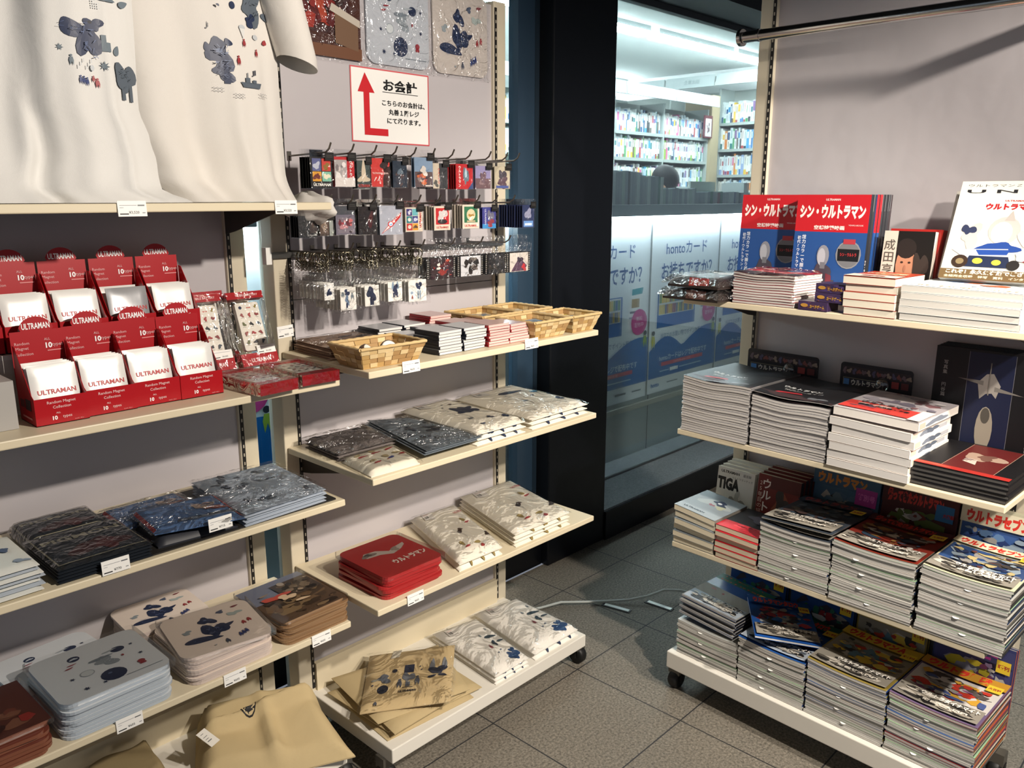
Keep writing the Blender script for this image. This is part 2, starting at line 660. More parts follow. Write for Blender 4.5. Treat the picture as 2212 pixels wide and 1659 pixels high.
b.box((9.25, 2.5, 0.145), (9.35, 8.6, 3.06), P('#eef2f2', 0.8))
struct(b.build('wall_side'))
b = MB()
b.tube([(1.272, 2.205, 0), (1.272, 2.205, 2.52)], 0.018, P('#c9c7be', 0.4), 16)
tag(b.build('standpipe'), 'pale round vertical pipe in the gap between the two left display racks', 'pipe')

# the bookshop's strip lights; window and back aisle rows are unseen fill, added
GLOW = emit('#eef8fb', 140.0)
FILL_GLOW = emit('#eef8fb', 60.0)  # dimmer glow of the added window aisle row
k = 0
for row, y in (('in the unseen added row over the window aisle', 3.1), ('over the front aisle', 4.42), ('in the unseen added row over the back aisle', 6.7)):
    for i, x in enumerate((2.24, 3.63, 5.02, 6.46, 7.85)):
        if y > 5 and i % 2:
            continue
        t = empty('strip_light', LF, x + 0.655, y, 2.985)
        MB().box((-0.655, -0.058, 0.0), (0.655, 0.058, 0.07), P('#dfe4e4', 0.6)).build('housing', t)
        MB().box((-0.64, -0.05, -0.04), (0.64, 0.05, -0.001), FILL_GLOW if y < 4 else GLOW).build('tube', t)
        tag(t, '%s fluorescent strip from the column %s' % (nth(i), row), 'ceiling light', 'bookshop strip lights')

# counter with posters behind the window
CG = P('#5b666b', 0.45)
t = empty('low_counter', LF, 0, 0, 0.145)
b = MB()
b.box((-1.5, 2.64, 0.0), (6.2, 3.05, 1.35), P('#8f9a9e', 0.5))
for x in [-0.6, 0.15, 0.9, 1.65, 2.4, 3.15, 3.93, 4.65, 5.4]:
    b.box((x - 0.003, 2.638, 0.0), (x + 0.003, 2.64, 0.33), P('#41494d', 0.6))
b.build('carcass', t)
MB().box((-1.5, 2.55, 1.35), (6.2, 3.07, 1.408), CG).build('worktop', t)
MB().box((-1.5, 2.622, 0.27), (6.2, 2.64, 0.30), P('#a5a79f', 0.5)).build('rail', t)
MB().box((-1.5, 2.585, 1.328), (6.2, 2.605, 1.35), emit('#f2fbff', 70)).build('light_strip', t)['label'] = 'glowing white strip light under the worktop'
tag(t, 'long grey counter carrying posters behind the shop window', 'counter')


def poster(x0, lab):
    W_, H_ = 0.725, 0.985
    BL, DB = '#1664ae', '#1f4f8c'
    art = [('r', 0, 0, 1, 1, '#e4ecf2'),
           ('t', 'hontoカード', 0.5, 0.845, 0.085, DB, {'b': 0.012}),
           ('t', 'お持ちですか？', 0.52, 0.715, 0.105, DB, {'b': 0.02, 'w': 0.76}),
           ('r', 0.10, 0.385, 0.66, 0.60, BL), ('r', 0.12, 0.46, 0.64, 0.595, '#d8dfe0')]
    g = random.Random(5)
    for r_ in range(2):
        x = 0.125
        while x < 0.62:
            w = g.uniform(0.018, 0.03)
            art.append(('r', x, 0.465 + r_ * 0.066, min(x + w, 0.635), 0.52 + r_ * 0.066, g.choice(['#3a6f9e', '#c9a73a', '#5b8f5f', '#8c4c55', '#3f5f8c', '#d6c26a', '#37526b'])))
            x += w + 0.002
    art += [('p', [(0.70, 0.40), (0.86, 0.42), (0.92, 0.645), (0.77, 0.64)], '#eef3f5'), ('p', [(0.77, 0.60), (0.905, 0.605), (0.918, 0.64), (0.772, 0.635)], '#3f9aa8'), ('r', 0.77, 0.53, 0.87, 0.58, '#a58c5a'), ('r', 0.75, 0.50, 0.86, 0.512, '#5f6f7c'), ('r', 0.74, 0.47, 0.85, 0.48, '#9db0bc'),
            ('e', 0.875, 0.445, 0.105, 0.075, '#c63f8c'), ('t', '無料', 0.875, 0.465, 0.03, '#f7dbe9'), ('t', '配布中', 0.875, 0.43, 0.03, '#f7dbe9'),
            ('t', '当店でのお買い物でポイント貯まる！', 0.5, 0.335, 0.036, '#4b6f94', {'w': 0.7})]
    hill = [(0, 0.09)] + [(i / 24, 0.255 + (0.075 * sin(min(1, i / 24 / 0.47) * pi) if i / 24 < 0.47 else 0.10 * sin((i / 24 - 0.47) / 0.53 * pi * 0.62))) for i in range(25)] + [(1, 0.09)]
    for i in range(1, 25):
        art.append(('p', [(hill[i][0], 0.09), (hill[i + 1][0], 0.09), hill[i + 1], hill[i]], BL))
    art += [('man', 0.045, 0.315, 0.10, 0.05, '#c9c74a'), ('e', 0.045, 0.362, 0.02, 0.014, '#2b3342'), ('man', 0.955, 0.335, 0.09, 0.05, '#8fae3d'), ('e', 0.955, 0.378, 0.02, 0.014, '#2b3342'),
            ('t', 'hontoカードはレジで配布中です', 0.5, 0.205, 0.04, '#c9dcec', {'w': 0.72, 'b': 0.01}), ('r', 0.17, 0.155, 0.80, 0.178, '#c2455e'), ('t', 'このポスターのカードです', 0.48, 0.166, 0.016, '#f0d5da'), ('r', 0.30, 0.115, 0.42, 0.135, '#e8eef2'), ('r', 0.15, 0.122, 0.28, 0.128, '#a9c4dc'), ('r', 0.44, 0.122, 0.78, 0.128, '#a9c4dc'),
            ('t', 'honto', 0.09, 0.05, 0.035, BL, {'b': 0.03}), ('r', 0.26, 0.045, 0.42, 0.052, '#77828c'), ('r', 0.58, 0.045, 0.72, 0.056, '#4e5a66'), ('r', 0.80, 0.045, 0.92, 0.053, '#77828c')]
    b = MB()
    b.box((0, 0, 0), (W_, 0.0015, H_), WHITE)
    b.art(art, front(W_, H_), W_, H_)
    tag(b.build('poster', None, (x0, 2.63, 0.475)), lab, 'poster', 'card posters on the counter front')


poster(3.16, 'blue and white card poster beside the black column')
poster(3.905, 'middle blue and white card poster, fully seen in the window')
poster(4.65, 'blue and white card poster half hidden by the red magazines')
poster(0.785, 'blue and white card poster glimpsed between the two left racks')

# grey backs of journals standing on the counter
g = random.Random(3)
x, i = 3.28, 0
GR = ['#8a9496', '#97a1a2', '#7d878c', '#a0a9a8', '#737d82', '#8c9b96']
jrn = []
while x < 5.25:
    w = g.uniform(0.016, 0.032)
    if 3.83 < x < 4.02:
        h = 0.15
    elif x <= 3.83:
        h = 0.172
    elif x < 4.38:
        h = 0.088
    elif x < 4.93:
        h = 0.07
    else:
        h = 0.066
    if 4.93 < x < 5.02:
        h = 0.13
    h += g.uniform(-0.004, 0.004)
    c = g.choice(GR)
    if g.random() < 0.13:
        c = g.choice(['#23282c', '#6a3a48', '#2f3f5f', '#2d5a4c'])
    b = MB().box((0, 0, 0), (w - 0.001, 0.16, h), P(c, 0.6))
    o = b.build('journal', None, (x, 2.66, 1.553))
    col = {'#23282c': 'black', '#6a3a48': 'maroon', '#2f3f5f': 'navy', '#2d5a4c': 'green'}.get(c, 'grey')
    tag(o, '%s spine, %s from the column in the row on the counter' % (col, nth(i)), 'journal', 'journals along the counter')
    jrn.append(o)
    x += w
    i += 1
b = MB().box((0, 0, 0), (0.30, 0.012, 0.135), P('#a9b3ac', 0.6)).box((0.03, -0.001, 0.05), (0.05, 0, 0.075), P('#6d7772'))
tag(b.build('notice_board', None, (4.60, 2.835, 1.553)), 'pale grey board standing behind the low journals on the counter', 'board')
b = MB()
b.slab(lambda u, v: (0.36 * u, 0.10 * v, 0.012 * sin(u * 5) * (1 - u) + 0.012 * v + 0.02), 0.004, 10, 3, WHITE)
b.box((0.02, 0.01, 0), (0.34, 0.09, 0.022), P('#d7d2c4'))
tag(b.build('paper_pile', None, (4.03, 2.84, 1.553)), 'loose white papers piled on the counter before the dark-haired person', 'papers')

# bookcases
SHELFC = P('#9ea7a4', 0.5)
TAN = P('#a8987a', 0.55)
BOOKC = ['#dfe6e4', '#e6ebe8', '#d5dedd', '#eef1ee', '#dad7cc', '#cfdbe0', '#e3e0d6', '#d9e4e6', '#c7d6dc']
ACC = ['#a33b3b', '#2f6fa8', '#3f8b52', '#7fb03a', '#274a78', '#c7772f', '#d8b23a', '#2a2d33', '#7b5a8c', '#3a8fc0', '#c85c8b', '#5a4a3c', '#2b6f70', '#8aa0c8']
CN = dict(zip(ACC, ['red', 'blue', 'green', 'lime', 'navy', 'orange', 'yellow', 'black', 'purple', 'sky-blue', 'pink', 'brown', 'teal', 'lilac']))


def bookrow(fr, x0, x1, y, z, hmax, seed, where, bright=1.0):
    g = random.Random(seed)
    x, i = x0, 0
    while x < x1 - 0.012:
        w = min(g.uniform(0.016, 0.036), x1 - x)
        h = hmax * g.choice([0.78, 0.8, 0.82, 0.86, 0.92])
        c = g.choice(BOOKC)
        a = g.choice(ACC)
        b = MB()
        full = g.random() < 0.2
        b.box((0, 0, 0), (w - 0.0015, 0.15, h), P(a if full else c, 0.55))
        if full:
            b.art([('r', 0.2, 0.55, 0.8, 0.9, c)], front(w - 0.0015, h), w, h)
            nm = CN[a] + ' book'
        else:
            q = g.random()
            lo = 0.0 if q < 0.7 else 0.5
            hi = g.uniform(0.12, 0.3) if q < 0.7 else g.uniform(0.7, 0.95)
            b.art([('r', 0.02, lo, 0.98, hi, a), ('r', 0.38, 0.5 if lo == 0 else 0.1, 0.62, 0.9 if lo == 0 else 0.42, g.choice(['#8b9496', '#5c6468', a]))], front(w - 0.0015, h), w, h)
            nm = 'white book with %s band' % CN[a]
        o = b.build('book')
        place(o, fr, x, y, z + 0.0008)
        tag(o, '%s, %s from left, %s' % (nm, nth(i), where), 'book', 'books in the bookshop')
        x += w
        i += 1


def bookcase(fr, bays, zs, depth, ztop, sign, name_, label, signtxt, zb=0.145):
    t = empty('bookcase', fr, 0, 0, zb)
    x0, x1 = bays[0], bays[-1]
    MB().box((x0, depth - 0.02, 0), (x1, depth, ztop - zb), P('#c3cac6', 0.6)).build('back_panel', t)
    for x in bays:
        MB().box((x - 0.012, 0.0, 0), (x + 0.012, depth - 0.02, ztop - zb), SHELFC).build('upright', t)
    for a, c in zip(bays, bays[1:]):
        for z in zs:
            MB().box((a + 0.012, -0.005, z - zb - 0.03), (c - 0.012, depth - 0.02, z - zb), SHELFC).build('shelf', t)
        W_, H_ = c - a - 0.02, sign[1] - sign[0]
        b = MB()
        b.box((0, 0, 0), (W_, 0.015, H_), P('#bcc5c6', 0.5))
        b.art([('t', signtxt, 0.55, 0.5, 0.42, '#7f8a8c')], front(W_, H_), W_, H_)
        b.build('sign', t, (a + 0.01, -0.14, sign[0] - zb), (radians(-8), 0, 0))
        MB().box((a + 0.02, -0.12, sign[1] - zb - 0.02), (c - 0.02, depth - 0.02, sign[1] - zb - 0.005), P('#c9d0cd', 0.6)).build('canopy', t)
    tag(t, label, 'bookcase')
    return t


CF = (0.0, 5.0, 0.0)
bays = [4.10, 4.97, 5.83, 6.70, 7.55, 8.42]
zs = [2.225, 1.975, 1.70, 1.44, 1.17, 0.90, 0.60, 0.3]
bookcase(CF, bays, zs, 0.32, 2.53, (2.545, 2.655), 'case', 'long pale bookcase beyond the counter with tilted white headers', 'ビジネス文庫')
for bi, (a, c, nm) in enumerate(((6.70, 7.55, 'bay before the tan-end bay'), (7.55, 8.42, 'bay beside the tan end'))):
    for ri, z in enumerate(zs[:3]):
        bookrow(CF, a + 0.02, c - 0.02, 0.03, z, 0.235, 40 + bi * 9 + ri, '%s row, %s' % (('top', 'second', 'third')[ri], nm))
for ri, z in enumerate(zs[:2]):
    bookrow(CF, 5.0, 5.60, 0.03, z, 0.235, 80 + ri, '%s row glimpsed past the rack post' % ('top', 'second')[ri])
b = MB().box((0, 0, 0), (0.17, 0.34, 2.54), TAN)
tag(b.build('end_panel_cabinet', None, (8.437, 4.97, 0.145)), 'tan wooden end cabinet closing the pale bookcase', 'end cabinet')
b = MB().box((0, 0, 0), (0.16, 0.02, 0.235), P('#5e2430', 0.5)).art([('r', 0.08, 0.06, 0.85, 0.86, '#c9cccb'), ('ph', 0.15, 0.1, 0.7, 0.8, ['#c9cccb', '#6a4b50', '#8f9a9a', '#3c3538'], 8, 4)], front(0.16, 0.235), 0.16, 0.235)
tag(b.build('display_book', None, (8.28, 4.955, 2.226)), 'maroon-edged book turned face out at the tan cabinet', 'book')
CR = (8.72, 7.4, -pi / 2)
zr = [2.405, 2.12, 1.838, 1.56, 1.28, 1.0, 0.7, 0.4]
rb = [0.0, 0.85, 1.70, 2.36, 3.22]
bookcase(CR, rb, zr, 0.32, 2.78, (2.80, 2.925), 'case', 'white bookcase along the side wall past the tan cabinet', '企業出版')
for ri, z in enumerate(zr[:4]):
    bookrow(CR, 2.377, 3.0, 0.03, z, 0.25, 60 + ri, '%s row of side-wall bookcase' % ('top', 'second', 'third', 'fourth')[ri])

# the person behind the counter (only the bent dark head shows above the journals)
pf = (5.78, 3.52, radians(200))
t = empty('person', pf, 0, 0, 0.145)
sk = bpy.data.meshes.new('body')
jt = {'pel': (0, 0, .88), 'sp': (0, -.02, 1.08), 'ch': (0, -.06, 1.30), 'nk': (0, -.12, 1.42), 'hd': (0, -.19, 1.50)}
for s_, q in (('l', 1), ('r', -1)):
    jt.update({'hip' + s_: (q * .09, 0, .84), 'kn' + s_: (q * .1, -.02, .46), 'an' + s_: (q * .1, .02, .08), 'to' + s_: (q * .11, -.14, .03), 'sh' + s_: (q * .17, -.07, 1.32), 'el' + s_: (q * .21, -.12, 1.06), 'wr' + s_: (q * .12, -.32, 1.10), 'ha' + s_: (q * .10, -.38, 1.10)})
nm = list(jt)
ed = [('pel', 'sp'), ('sp', 'ch'), ('ch', 'nk'), ('nk', 'hd')]
for s_ in 'lr':
    ed += [('pel', 'hip' + s_), ('hip' + s_, 'kn' + s_), ('kn' + s_, 'an' + s_), ('an' + s_, 'to' + s_), ('ch', 'sh' + s_), ('sh' + s_, 'el' + s_), ('el' + s_, 'wr' + s_), ('wr' + s_, 'ha' + s_)]
rad = {'pel': .13, 'sp': .115, 'ch': .13, 'nk': .055, 'hd': .06, 'hip': .085, 'kn': .06, 'an': .042, 'to': .03, 'sh': .06, 'el': .043, 'wr': .03, 'ha': .035}
sk.from_pydata([jt[n] for n in nm], [(nm.index(a), nm.index(c)) for a, c in ed], [])
so = bpy.data.objects.new('body', sk)
COL.objects.link(so)
so.parent = t
m_ = so.modifiers.new('skin', 'SKIN')
for i, n in enumerate(nm):
    r_ = rad.get(n) or rad[n[:-1]]
    sk.skin_vertices[0].data[i].radius = (r_, r_)
sk.skin_vertices[0].data[0].use_root = True
so.modifiers.new('smooth', 'SUBSURF').render_levels = 2
sk.materials.append(P('#c9d2d6', 0.8, 0, 0.2, 'cloth'))


def ball(mb, c, r, mat, n=18, m=12, fn=None):
    vs, fs = [], []
    for j in range(m + 1):
        for i in range(n):
            a, e = 2 * pi * i / n, pi * j / m - pi / 2
            k = fn(a, e) if fn else 1
            vs.append((c[0] + r[0] * k * cos(e) * cos(a), c[1] + r[1] * k * cos(e) * sin(a), c[2] + r[2] * k * sin(e)))
    for j in range(m):
        for i in range(n):
            fs.append((j * n + i, j * n + (i + 1) % n, (j + 1) * n + (i + 1) % n, (j + 1) * n + i))
    mb.add(vs, fs, mat, True)


SKIN = P('#c99b7d', 0.55)
b = MB()
ball(b, (0, 0, 0), (.074, .095, .112), SKIN, fn=lambda a, e: 1 - 0.12 * max(0, -sin(e)))
ball(b, (0, -.098, -.012), (.013, .018, .024), SKIN, 8, 6)
for q in (-1, 1):
    ball(b, (q * .076, .005, -.01), (.012, .022, .032), SKIN, 8, 6)
    ball(b, (q * .03, -.086, .012), (.012, .008, .006), P('#1d1714', 0.3), 8, 6)
ball(b, (0, -.086, -.058), (.024, .01, .006), P('#9c5a50', 0.5), 8, 6)
b.build('head', t, (0, -.245, 1.545), (radians(38), 0, 0))
b = MB()
ball(b, (0, .012, .02), (.094, .108, .120), P('#100f11', 0.6, 0, 0.3), 22, 14, fn=lambda a, e: 1 + .025 * sin(9 * a) * cos(e) - (0.22 if (sin(a) < -0.45 and e < 0.35) else 0) - (0.1 if e < -0.7 else 0))
b.build('hair', t, (0, -.235, 1.556), (radians(30), 0, 0))
b = MB()
b.tube([(.075, -.10, 1.37), (.07, -.15, 1.42), (.0, -.19, 1.42), (-.07, -.15, 1.42), (-.075, -.10, 1.37), (0, -.05, 1.41), (.075, -.10, 1.37)], .02, WHITE, 8)
b.build('collar', t)
tag(t, 'person with black hair and white collar bending down behind the counter journals', 'person')


# ---------------------------------------------------------------- display racks
def caster(t, x, y, z=0.031):
    c = empty('caster', LF, x, y, 0)
    c.parent = t
    b = MB()
    b.lathe([(0.012, -0.016), (0.027, -0.016), (0.031, -0.009), (0.031, 0.009), (0.027, 0.016), (0.012, 0.016)], P('#141414', 0.5), 20, lambda x_, y_, z_: (z_, x_, y_ + z))
    b.build('wheel', c)
    MB().box((-0.021, -0.016, 0.052), (0.021, 0.02, 0.088), P('#6d6a63', 0.4, 0.6)).box((-0.023, -0.006, 0.024), (-0.018, 0.012, 0.056), DARK).box((0.018, -0.006, 0.024), (0.023, 0.012, 0.056), DARK).build('fork', c)
    return c


def rack(fr, x0, x1, yf, yp, zs, zb, zbb, bx, label, ztop=2.2, cas=True, pl=0.047, th=0.0174):
    """Gondola: two slotted posts, back panel, shelves on brackets, base deck on casters."""
    t = empty('display_rack', fr, 0, 0, 0)
    pw = 0.055
    px0, px1 = x0 - 0.007, x1 - 0.018
    b = MB()
    segs = [0.16] + ([1.318] if fr is LF and x0 > 1 else []) + [ztop - 0.01]
    for a, c in zip(segs, segs[1:]):
        b.box((px0 + pw, yp, a + 0.0012), (px1 - pw, yp + 0.014, c - 0.0012), PANEL)
    b.box((px0 + pw, yp + 0.012, 0.16), (px1 - pw, yp + 0.016, ztop - 0.01), DARK)
    b.build('back_panel', t)
    for a, inner in ((px0, 1), (px1 - pw, -1)):
        p = MB().box((a, yp - 0.012, zbb), (a + pw, yp + 0.045, ztop), POST).build('post', t, bevel=0.003)
        sx = a + pw - 0.012 if inner > 0 else a + 0.003
        b = MB().box((sx, yp - 0.0145, zb + 0.01), (sx + 0.0095, yp - 0.0115, ztop - 0.02), DARK)
        z = zb + 0.03
        while z < ztop - 0.04:
            b.box((sx + 0.0028, yp - 0.0152, z), (sx + 0.0062, yp - 0.0143, z + 0.009), P('#b5ad9d', 0.4))
            z += 0.025
        b.build('slot_strip', p)
    for z in zs:
        s_ = MB().box((x0, yf, z - th), (x1, yp - 0.016, z), CREAM).build('shelf', t, bevel=0.0025)
        for bx_ in (px0 + pw - 0.004, px1 - pw + 0.004):
            MB().prism([(yf + 0.10, -th), (yp - 0.012, -th), (yp - 0.012, -th - 0.066), (yp - 0.06, -th - 0.058)], bx_ - 0.0015, bx_ + 0.0015, P('#3a3430', 0.5), lambda x_, y_, z_: (z_, x_, y_ + z)).build('bracket', s_)
    b = MB().box((bx[0], yf, zbb), (bx[1], yp + 0.02, zb), P('#dedad0', 0.45))
    b.build('base_deck', t, bevel=0.003)
    MB().box((px0 + pw, yp - 0.02, zb), (px1 - pw, yp - 0.004, zb + 0.09), CREAM).build('kick_rail', t)
    if cas:
        for x in (bx[0] + 0.012, bx[1] + 0.014):
            for y in (yf + 0.045, yp - 0.03):
                caster(t, x, y)
    tag(t, label, 'shop rack')
    return t


AZ, AY, APY = (1.582, 1.1554, 0.8401, 0.4977), 1.6805, 2.08
BZ, BY, BPY = (1.1828, 0.9105, 0.5543), 1.5858, 1.99
RZ = (1.3046, 0.9009, 0.53)
RD = 0.355
rack(LF, 0.25, 1.152, AY, APY, AZ, 0.129, 0.085, (0.28, 1.12), 'cream display rack with T-shirts on top and red boxes on a shelf', 2.4)
rack(LF, 1.1705, 2.0705, BY, BPY, BZ, 0.1288, 0.0851, (1.2, 2.041), 'cream display rack with hook rows, payment sign and baskets')
rack(RF, 0.0, 0.9087, 0.0, RD, RZ, 0.1443, 0.0862, (0.0, 0.8787), 'cream display rack stacked with magazines and books facing left', 2.4)

# chrome rail on the magazine rack
t = empty('garment_rail', RF, 0.02, 0.2, 2.047)
MB().tube([(0.008, 0, 0), (0.87, 0, -0.008)], 0.0158, CHROME, 16).build('tube', t)
b = MB()
b.tube([(-0.004, 0, 0), (0.006, 0, 0)], 0.024, CHROME, 20)
b.build('end_cap', t)
MB().tube([(0.055, 0, 0), (0.062, 0, 0)], 0.0178, CHROME, 16).build('collar', t)
MB().box((0.835, -0.012, -0.03), (0.85, 0.141, 0.004), CHROME).build('arm', t)
tag(t, 'chrome clothes rail across the top of the magazine rack', 'rail')

# on the floor
b = MB()
b.tube([(2.17, 2.02, 0.004), (2.25, 1.975, 0.006), (2.319, 1.93, 0.02), (2.39, 1.87, 0.016), (2.468, 1.817, 0.009), (2.53, 1.75, 0.016), (2.584, 1.70, 0.03), (2.64, 1.66, 0.05), (2.70, 1.62, 0.04), (2.78, 1.55, 0.005)], 0.005, P('#c3c8c4', 0.5), 8)
tag(b.build('power_cable'), 'pale grey power cable running over the floor between the racks', 'cable')
for i, (x, y, a) in enumerate(((2.462, 1.763, -78), (2.595, 1.651, -85))):
    t = empty('floor_socket', LF, x, y, 0, radians(a))
    MB().box((-0.06, -0.014, 0), (0.06, 0.014, 0.003), P('#26282a', 0.5)).build('plate', t)
    MB().box((-0.05, -0.009, 0.003), (0.054, 0.009, 0.005), P('#b9bbb6', 0.35, 0.7)).build('lid', t)
    tag(t, ('metal floor socket cover nearer the white shirts', 'metal floor socket cover nearer the magazine rack')[i], 'floor socket', 'floor socket covers')

# ---------------------------------------------------------------- small builders
NAVY, GREY, RED, LGREY = '#25304d', '#6f7b84', '#97363a', '#b9bec2'


def waves(seed, n=5, lo=3, hi=12):
    g = random.Random(seed)
    ks = [(g.uniform(lo, hi), g.uniform(lo, hi), g.uniform(0, 6), g.uniform(0.3, 1)) for _ in range(n)]
    return lambda u, v: sum(a * sin(p * u + q * v + r) for p, q, r, a in ks) / n


def quad(c):
    """Bilinear map of u, v over corners front-left, front-right, back-right, back-left."""
    (a, b_, c_, d_) = c
    return lambda u, v: tuple(a[i] * (1 - u) * (1 - v) + b_[i] * u * (1 - v) + c_[i] * u * v + d_[i] * (1 - u) * v for i in (0, 1))


def box4(w, d):
    return [(-w / 2, -d / 2), (w / 2, -d / 2), (w / 2, d / 2), (-w / 2, d / 2)]


def puff(b, cor, t, mat, seed=0, amp=0.003, nu=18, nv=18, soft=0.10, z0=0.0, lift=None, power=0.5):
    """Soft flat parcel: rounded edges, rumpled top. Returns the print map of its top."""
    q, nz = quad(cor), waves(seed)

    def top(u, v):
        e = min(1, min(u, 1 - u, v, 1 - v) / soft)
        return z0 + t * (0.18 + 0.82 * max(0, e * (2 - e)) ** power) + amp * nz(u, v) * e + (lift(u, v) if lift else 0)

    def low(u, v):
        return z0 + (lift(u, v) if lift else 0)

    hi = [(*q(i / nu, j / nv), top(i / nu, j / nv)) for j in range(nv + 1) for i in range(nu + 1)]
    lo = [(*q(i / nu, j / nv), low(i / nu, j / nv)) for j in range(nv + 1) for i in range(nu + 1)]
    w = nu + 1
    fs = [(j * w + i, j * w + i + 1, (j + 1) * w + i + 1, (j + 1) * w + i) for j in range(nv) for i in range(nu)]
    b.add(hi, fs, mat, True)
    b.add(lo, [tuple(reversed(f)) for f in fs], mat, True)
    for e in ([(i, 0) for i in range(nu + 1)], [(nu, j) for j in range(nv + 1)], [(nu - i, nv) for i in range(nu + 1)], [(0, nv - j) for j in range(nv + 1)]):
        ids = [j * w + i for i, j in e]
        vs = [lo[k] for k in ids] + [hi[k] for k in ids]
        n = len(ids)
        b.add(vs, [(k, k + 1, n + k + 1, n + k) for k in range(n - 1)], mat, True)
    return lambda x, y, h: (*q(x, y), top(x, y) + h + 0.0006)


def filmbag(parent, cor, t, seed, grow=0.012, amp=0.006, mat=None, z0=0.0, name='clear_bag', lift=None):
    """Loose clear bag round a parcel: a wrinkled sheet over it, a little wider."""
    cx, cy = sum(p[0] for p in cor) / 4, sum(p[1] for p in cor) / 4
    c2 = []
    for x, y in cor:
        l = math.hypot(x - cx, y - cy)
        c2.append((x + (x - cx) / l * grow, y + (y - cy) / l * grow))
    q, nz, nz2 = quad(c2), waves(seed, 6, 4, 16), waves(seed + 5, 4, 12, 30)
    b = MB()
    n = 26
    hi = []
    for j in range(n + 1):
        for i in range(n + 1):
            u, v = i / n, j / n
            e = min(1, min(u, 1 - u, v, 1 - v) / 0.12)
            hi.append((*q(u, v), z0 + 0.001 + (lift(u, v) if lift else 0) + (t + 0.003) * (0.25 + 0.75 * e * (2 - e)) + abs(nz(u, v)) * amp * 1.5 * e + abs(nz2(u, v)) * amp * 0.6))
    w = n + 1
    b.add(hi, [(j * w + i, j * w + i + 1, (j + 1) * w + i + 1, (j + 1) * w + i) for j in range(n) for i in range(n)], mat or CRUMPLE, True)
    return b.build(name, parent)


PT = P('#f1f0ec', 0.5)
SHEER = film(base=0.05, wrinkle=0.7, scale=8, rough=0.12, dist=0.05)
SMOOTH = film(base=0.035, wrinkle=0.12, scale=7, rough=0.10)


def price_tag(x, y, z, price, label, rz=0.0, lines=True, fr=LF, w=0.056, h=0.030):
    b = MB().box((0, -0.0012, -h), (w, 0, 0), PT)
    art = [('t', '¥' + price, 0.55, 0.25, 0.24, '#55575a', {'b': 0.01}), ('r', 0.06, 0.12, 0.36, 0.20, '#2c2d30'), ('r', 0.84, 0.2, 0.94, 0.26, '#8a8c90')]
    if lines:
        art += [('r', 0.07, 0.70, 0.66, 0.735, '#a0a2a6'), ('r', 0.70, 0.67, 0.93, 0.75, '#6a6c70'), ('r', 0.07, 0.55, 0.2, 0.58, '#a0a2a6')]
    b.art(art, front(w, h, -0.0012, 0, -h), w, h, 0.0002)
    o = b.build('price_tag')
    place(o, fr, x, y, z, rz, radians(-4))
    return tag(o, label, 'price tag', 'price tags on the shelf edges')


price_tag(0.658, AY - 0.0008, 1.587, '3,520', 'white 3,520 yen price tag below the left white T-shirt')
price_tag(1.0, AY - 0.0008, 1.587, '3,520', 'white price tag on the top shelf below the right white T-shirt')
price_tag(0.553, AY - 0.0008, 0.868, '770', 'white 770 yen price tag in front of the dark mats')
price_tag(0.785, AY - 0.0008, 0.892, '715', 'white price tag in front of the blue pouches')
price_tag(0.545, AY - 0.0008, 0.506, '605', 'white 605 yen price tag below the pale blue towels')
price_tag(0.79, AY - 0.0008, 0.502, '605', 'white price tag below the pale pink towels')
price_tag(1.03, AY - 0.0008, 0.503, '605', 'white price tag below the brown scenery mats')
price_tag(1.272, BY - 0.0008, 1.194, '605', 'white price tag in front of the badge basket')
price_tag(1.092, 1.86, 1.272, '605', 'white price tag tilted at the back corner of the basket shelf', 0.25)
price_tag(1.723, BY - 0.0008, 1.195, '605', 'white price tag in front of the red-spined sets')
price_tag(1.266, BY - 0.0008, 0.562, '605', 'white price tag in front of the red mats')


# ---------------------------------------------------------------- T-shirts on the top shelf
def curve(pts):
    def f(z):
        if z <= pts[0][0]:
            return pts[0][1]
        for (z0, x0), (z1, x1) in zip(pts, pts[1:]):
            if z <= z1:
                t_ = (z - z0) / (z1 - z0)
                t_ = t_ * t_ * (3 - 2 * t_)
                return x0 + (x1 - x0) * t_
        return pts[-1][1]
    return f


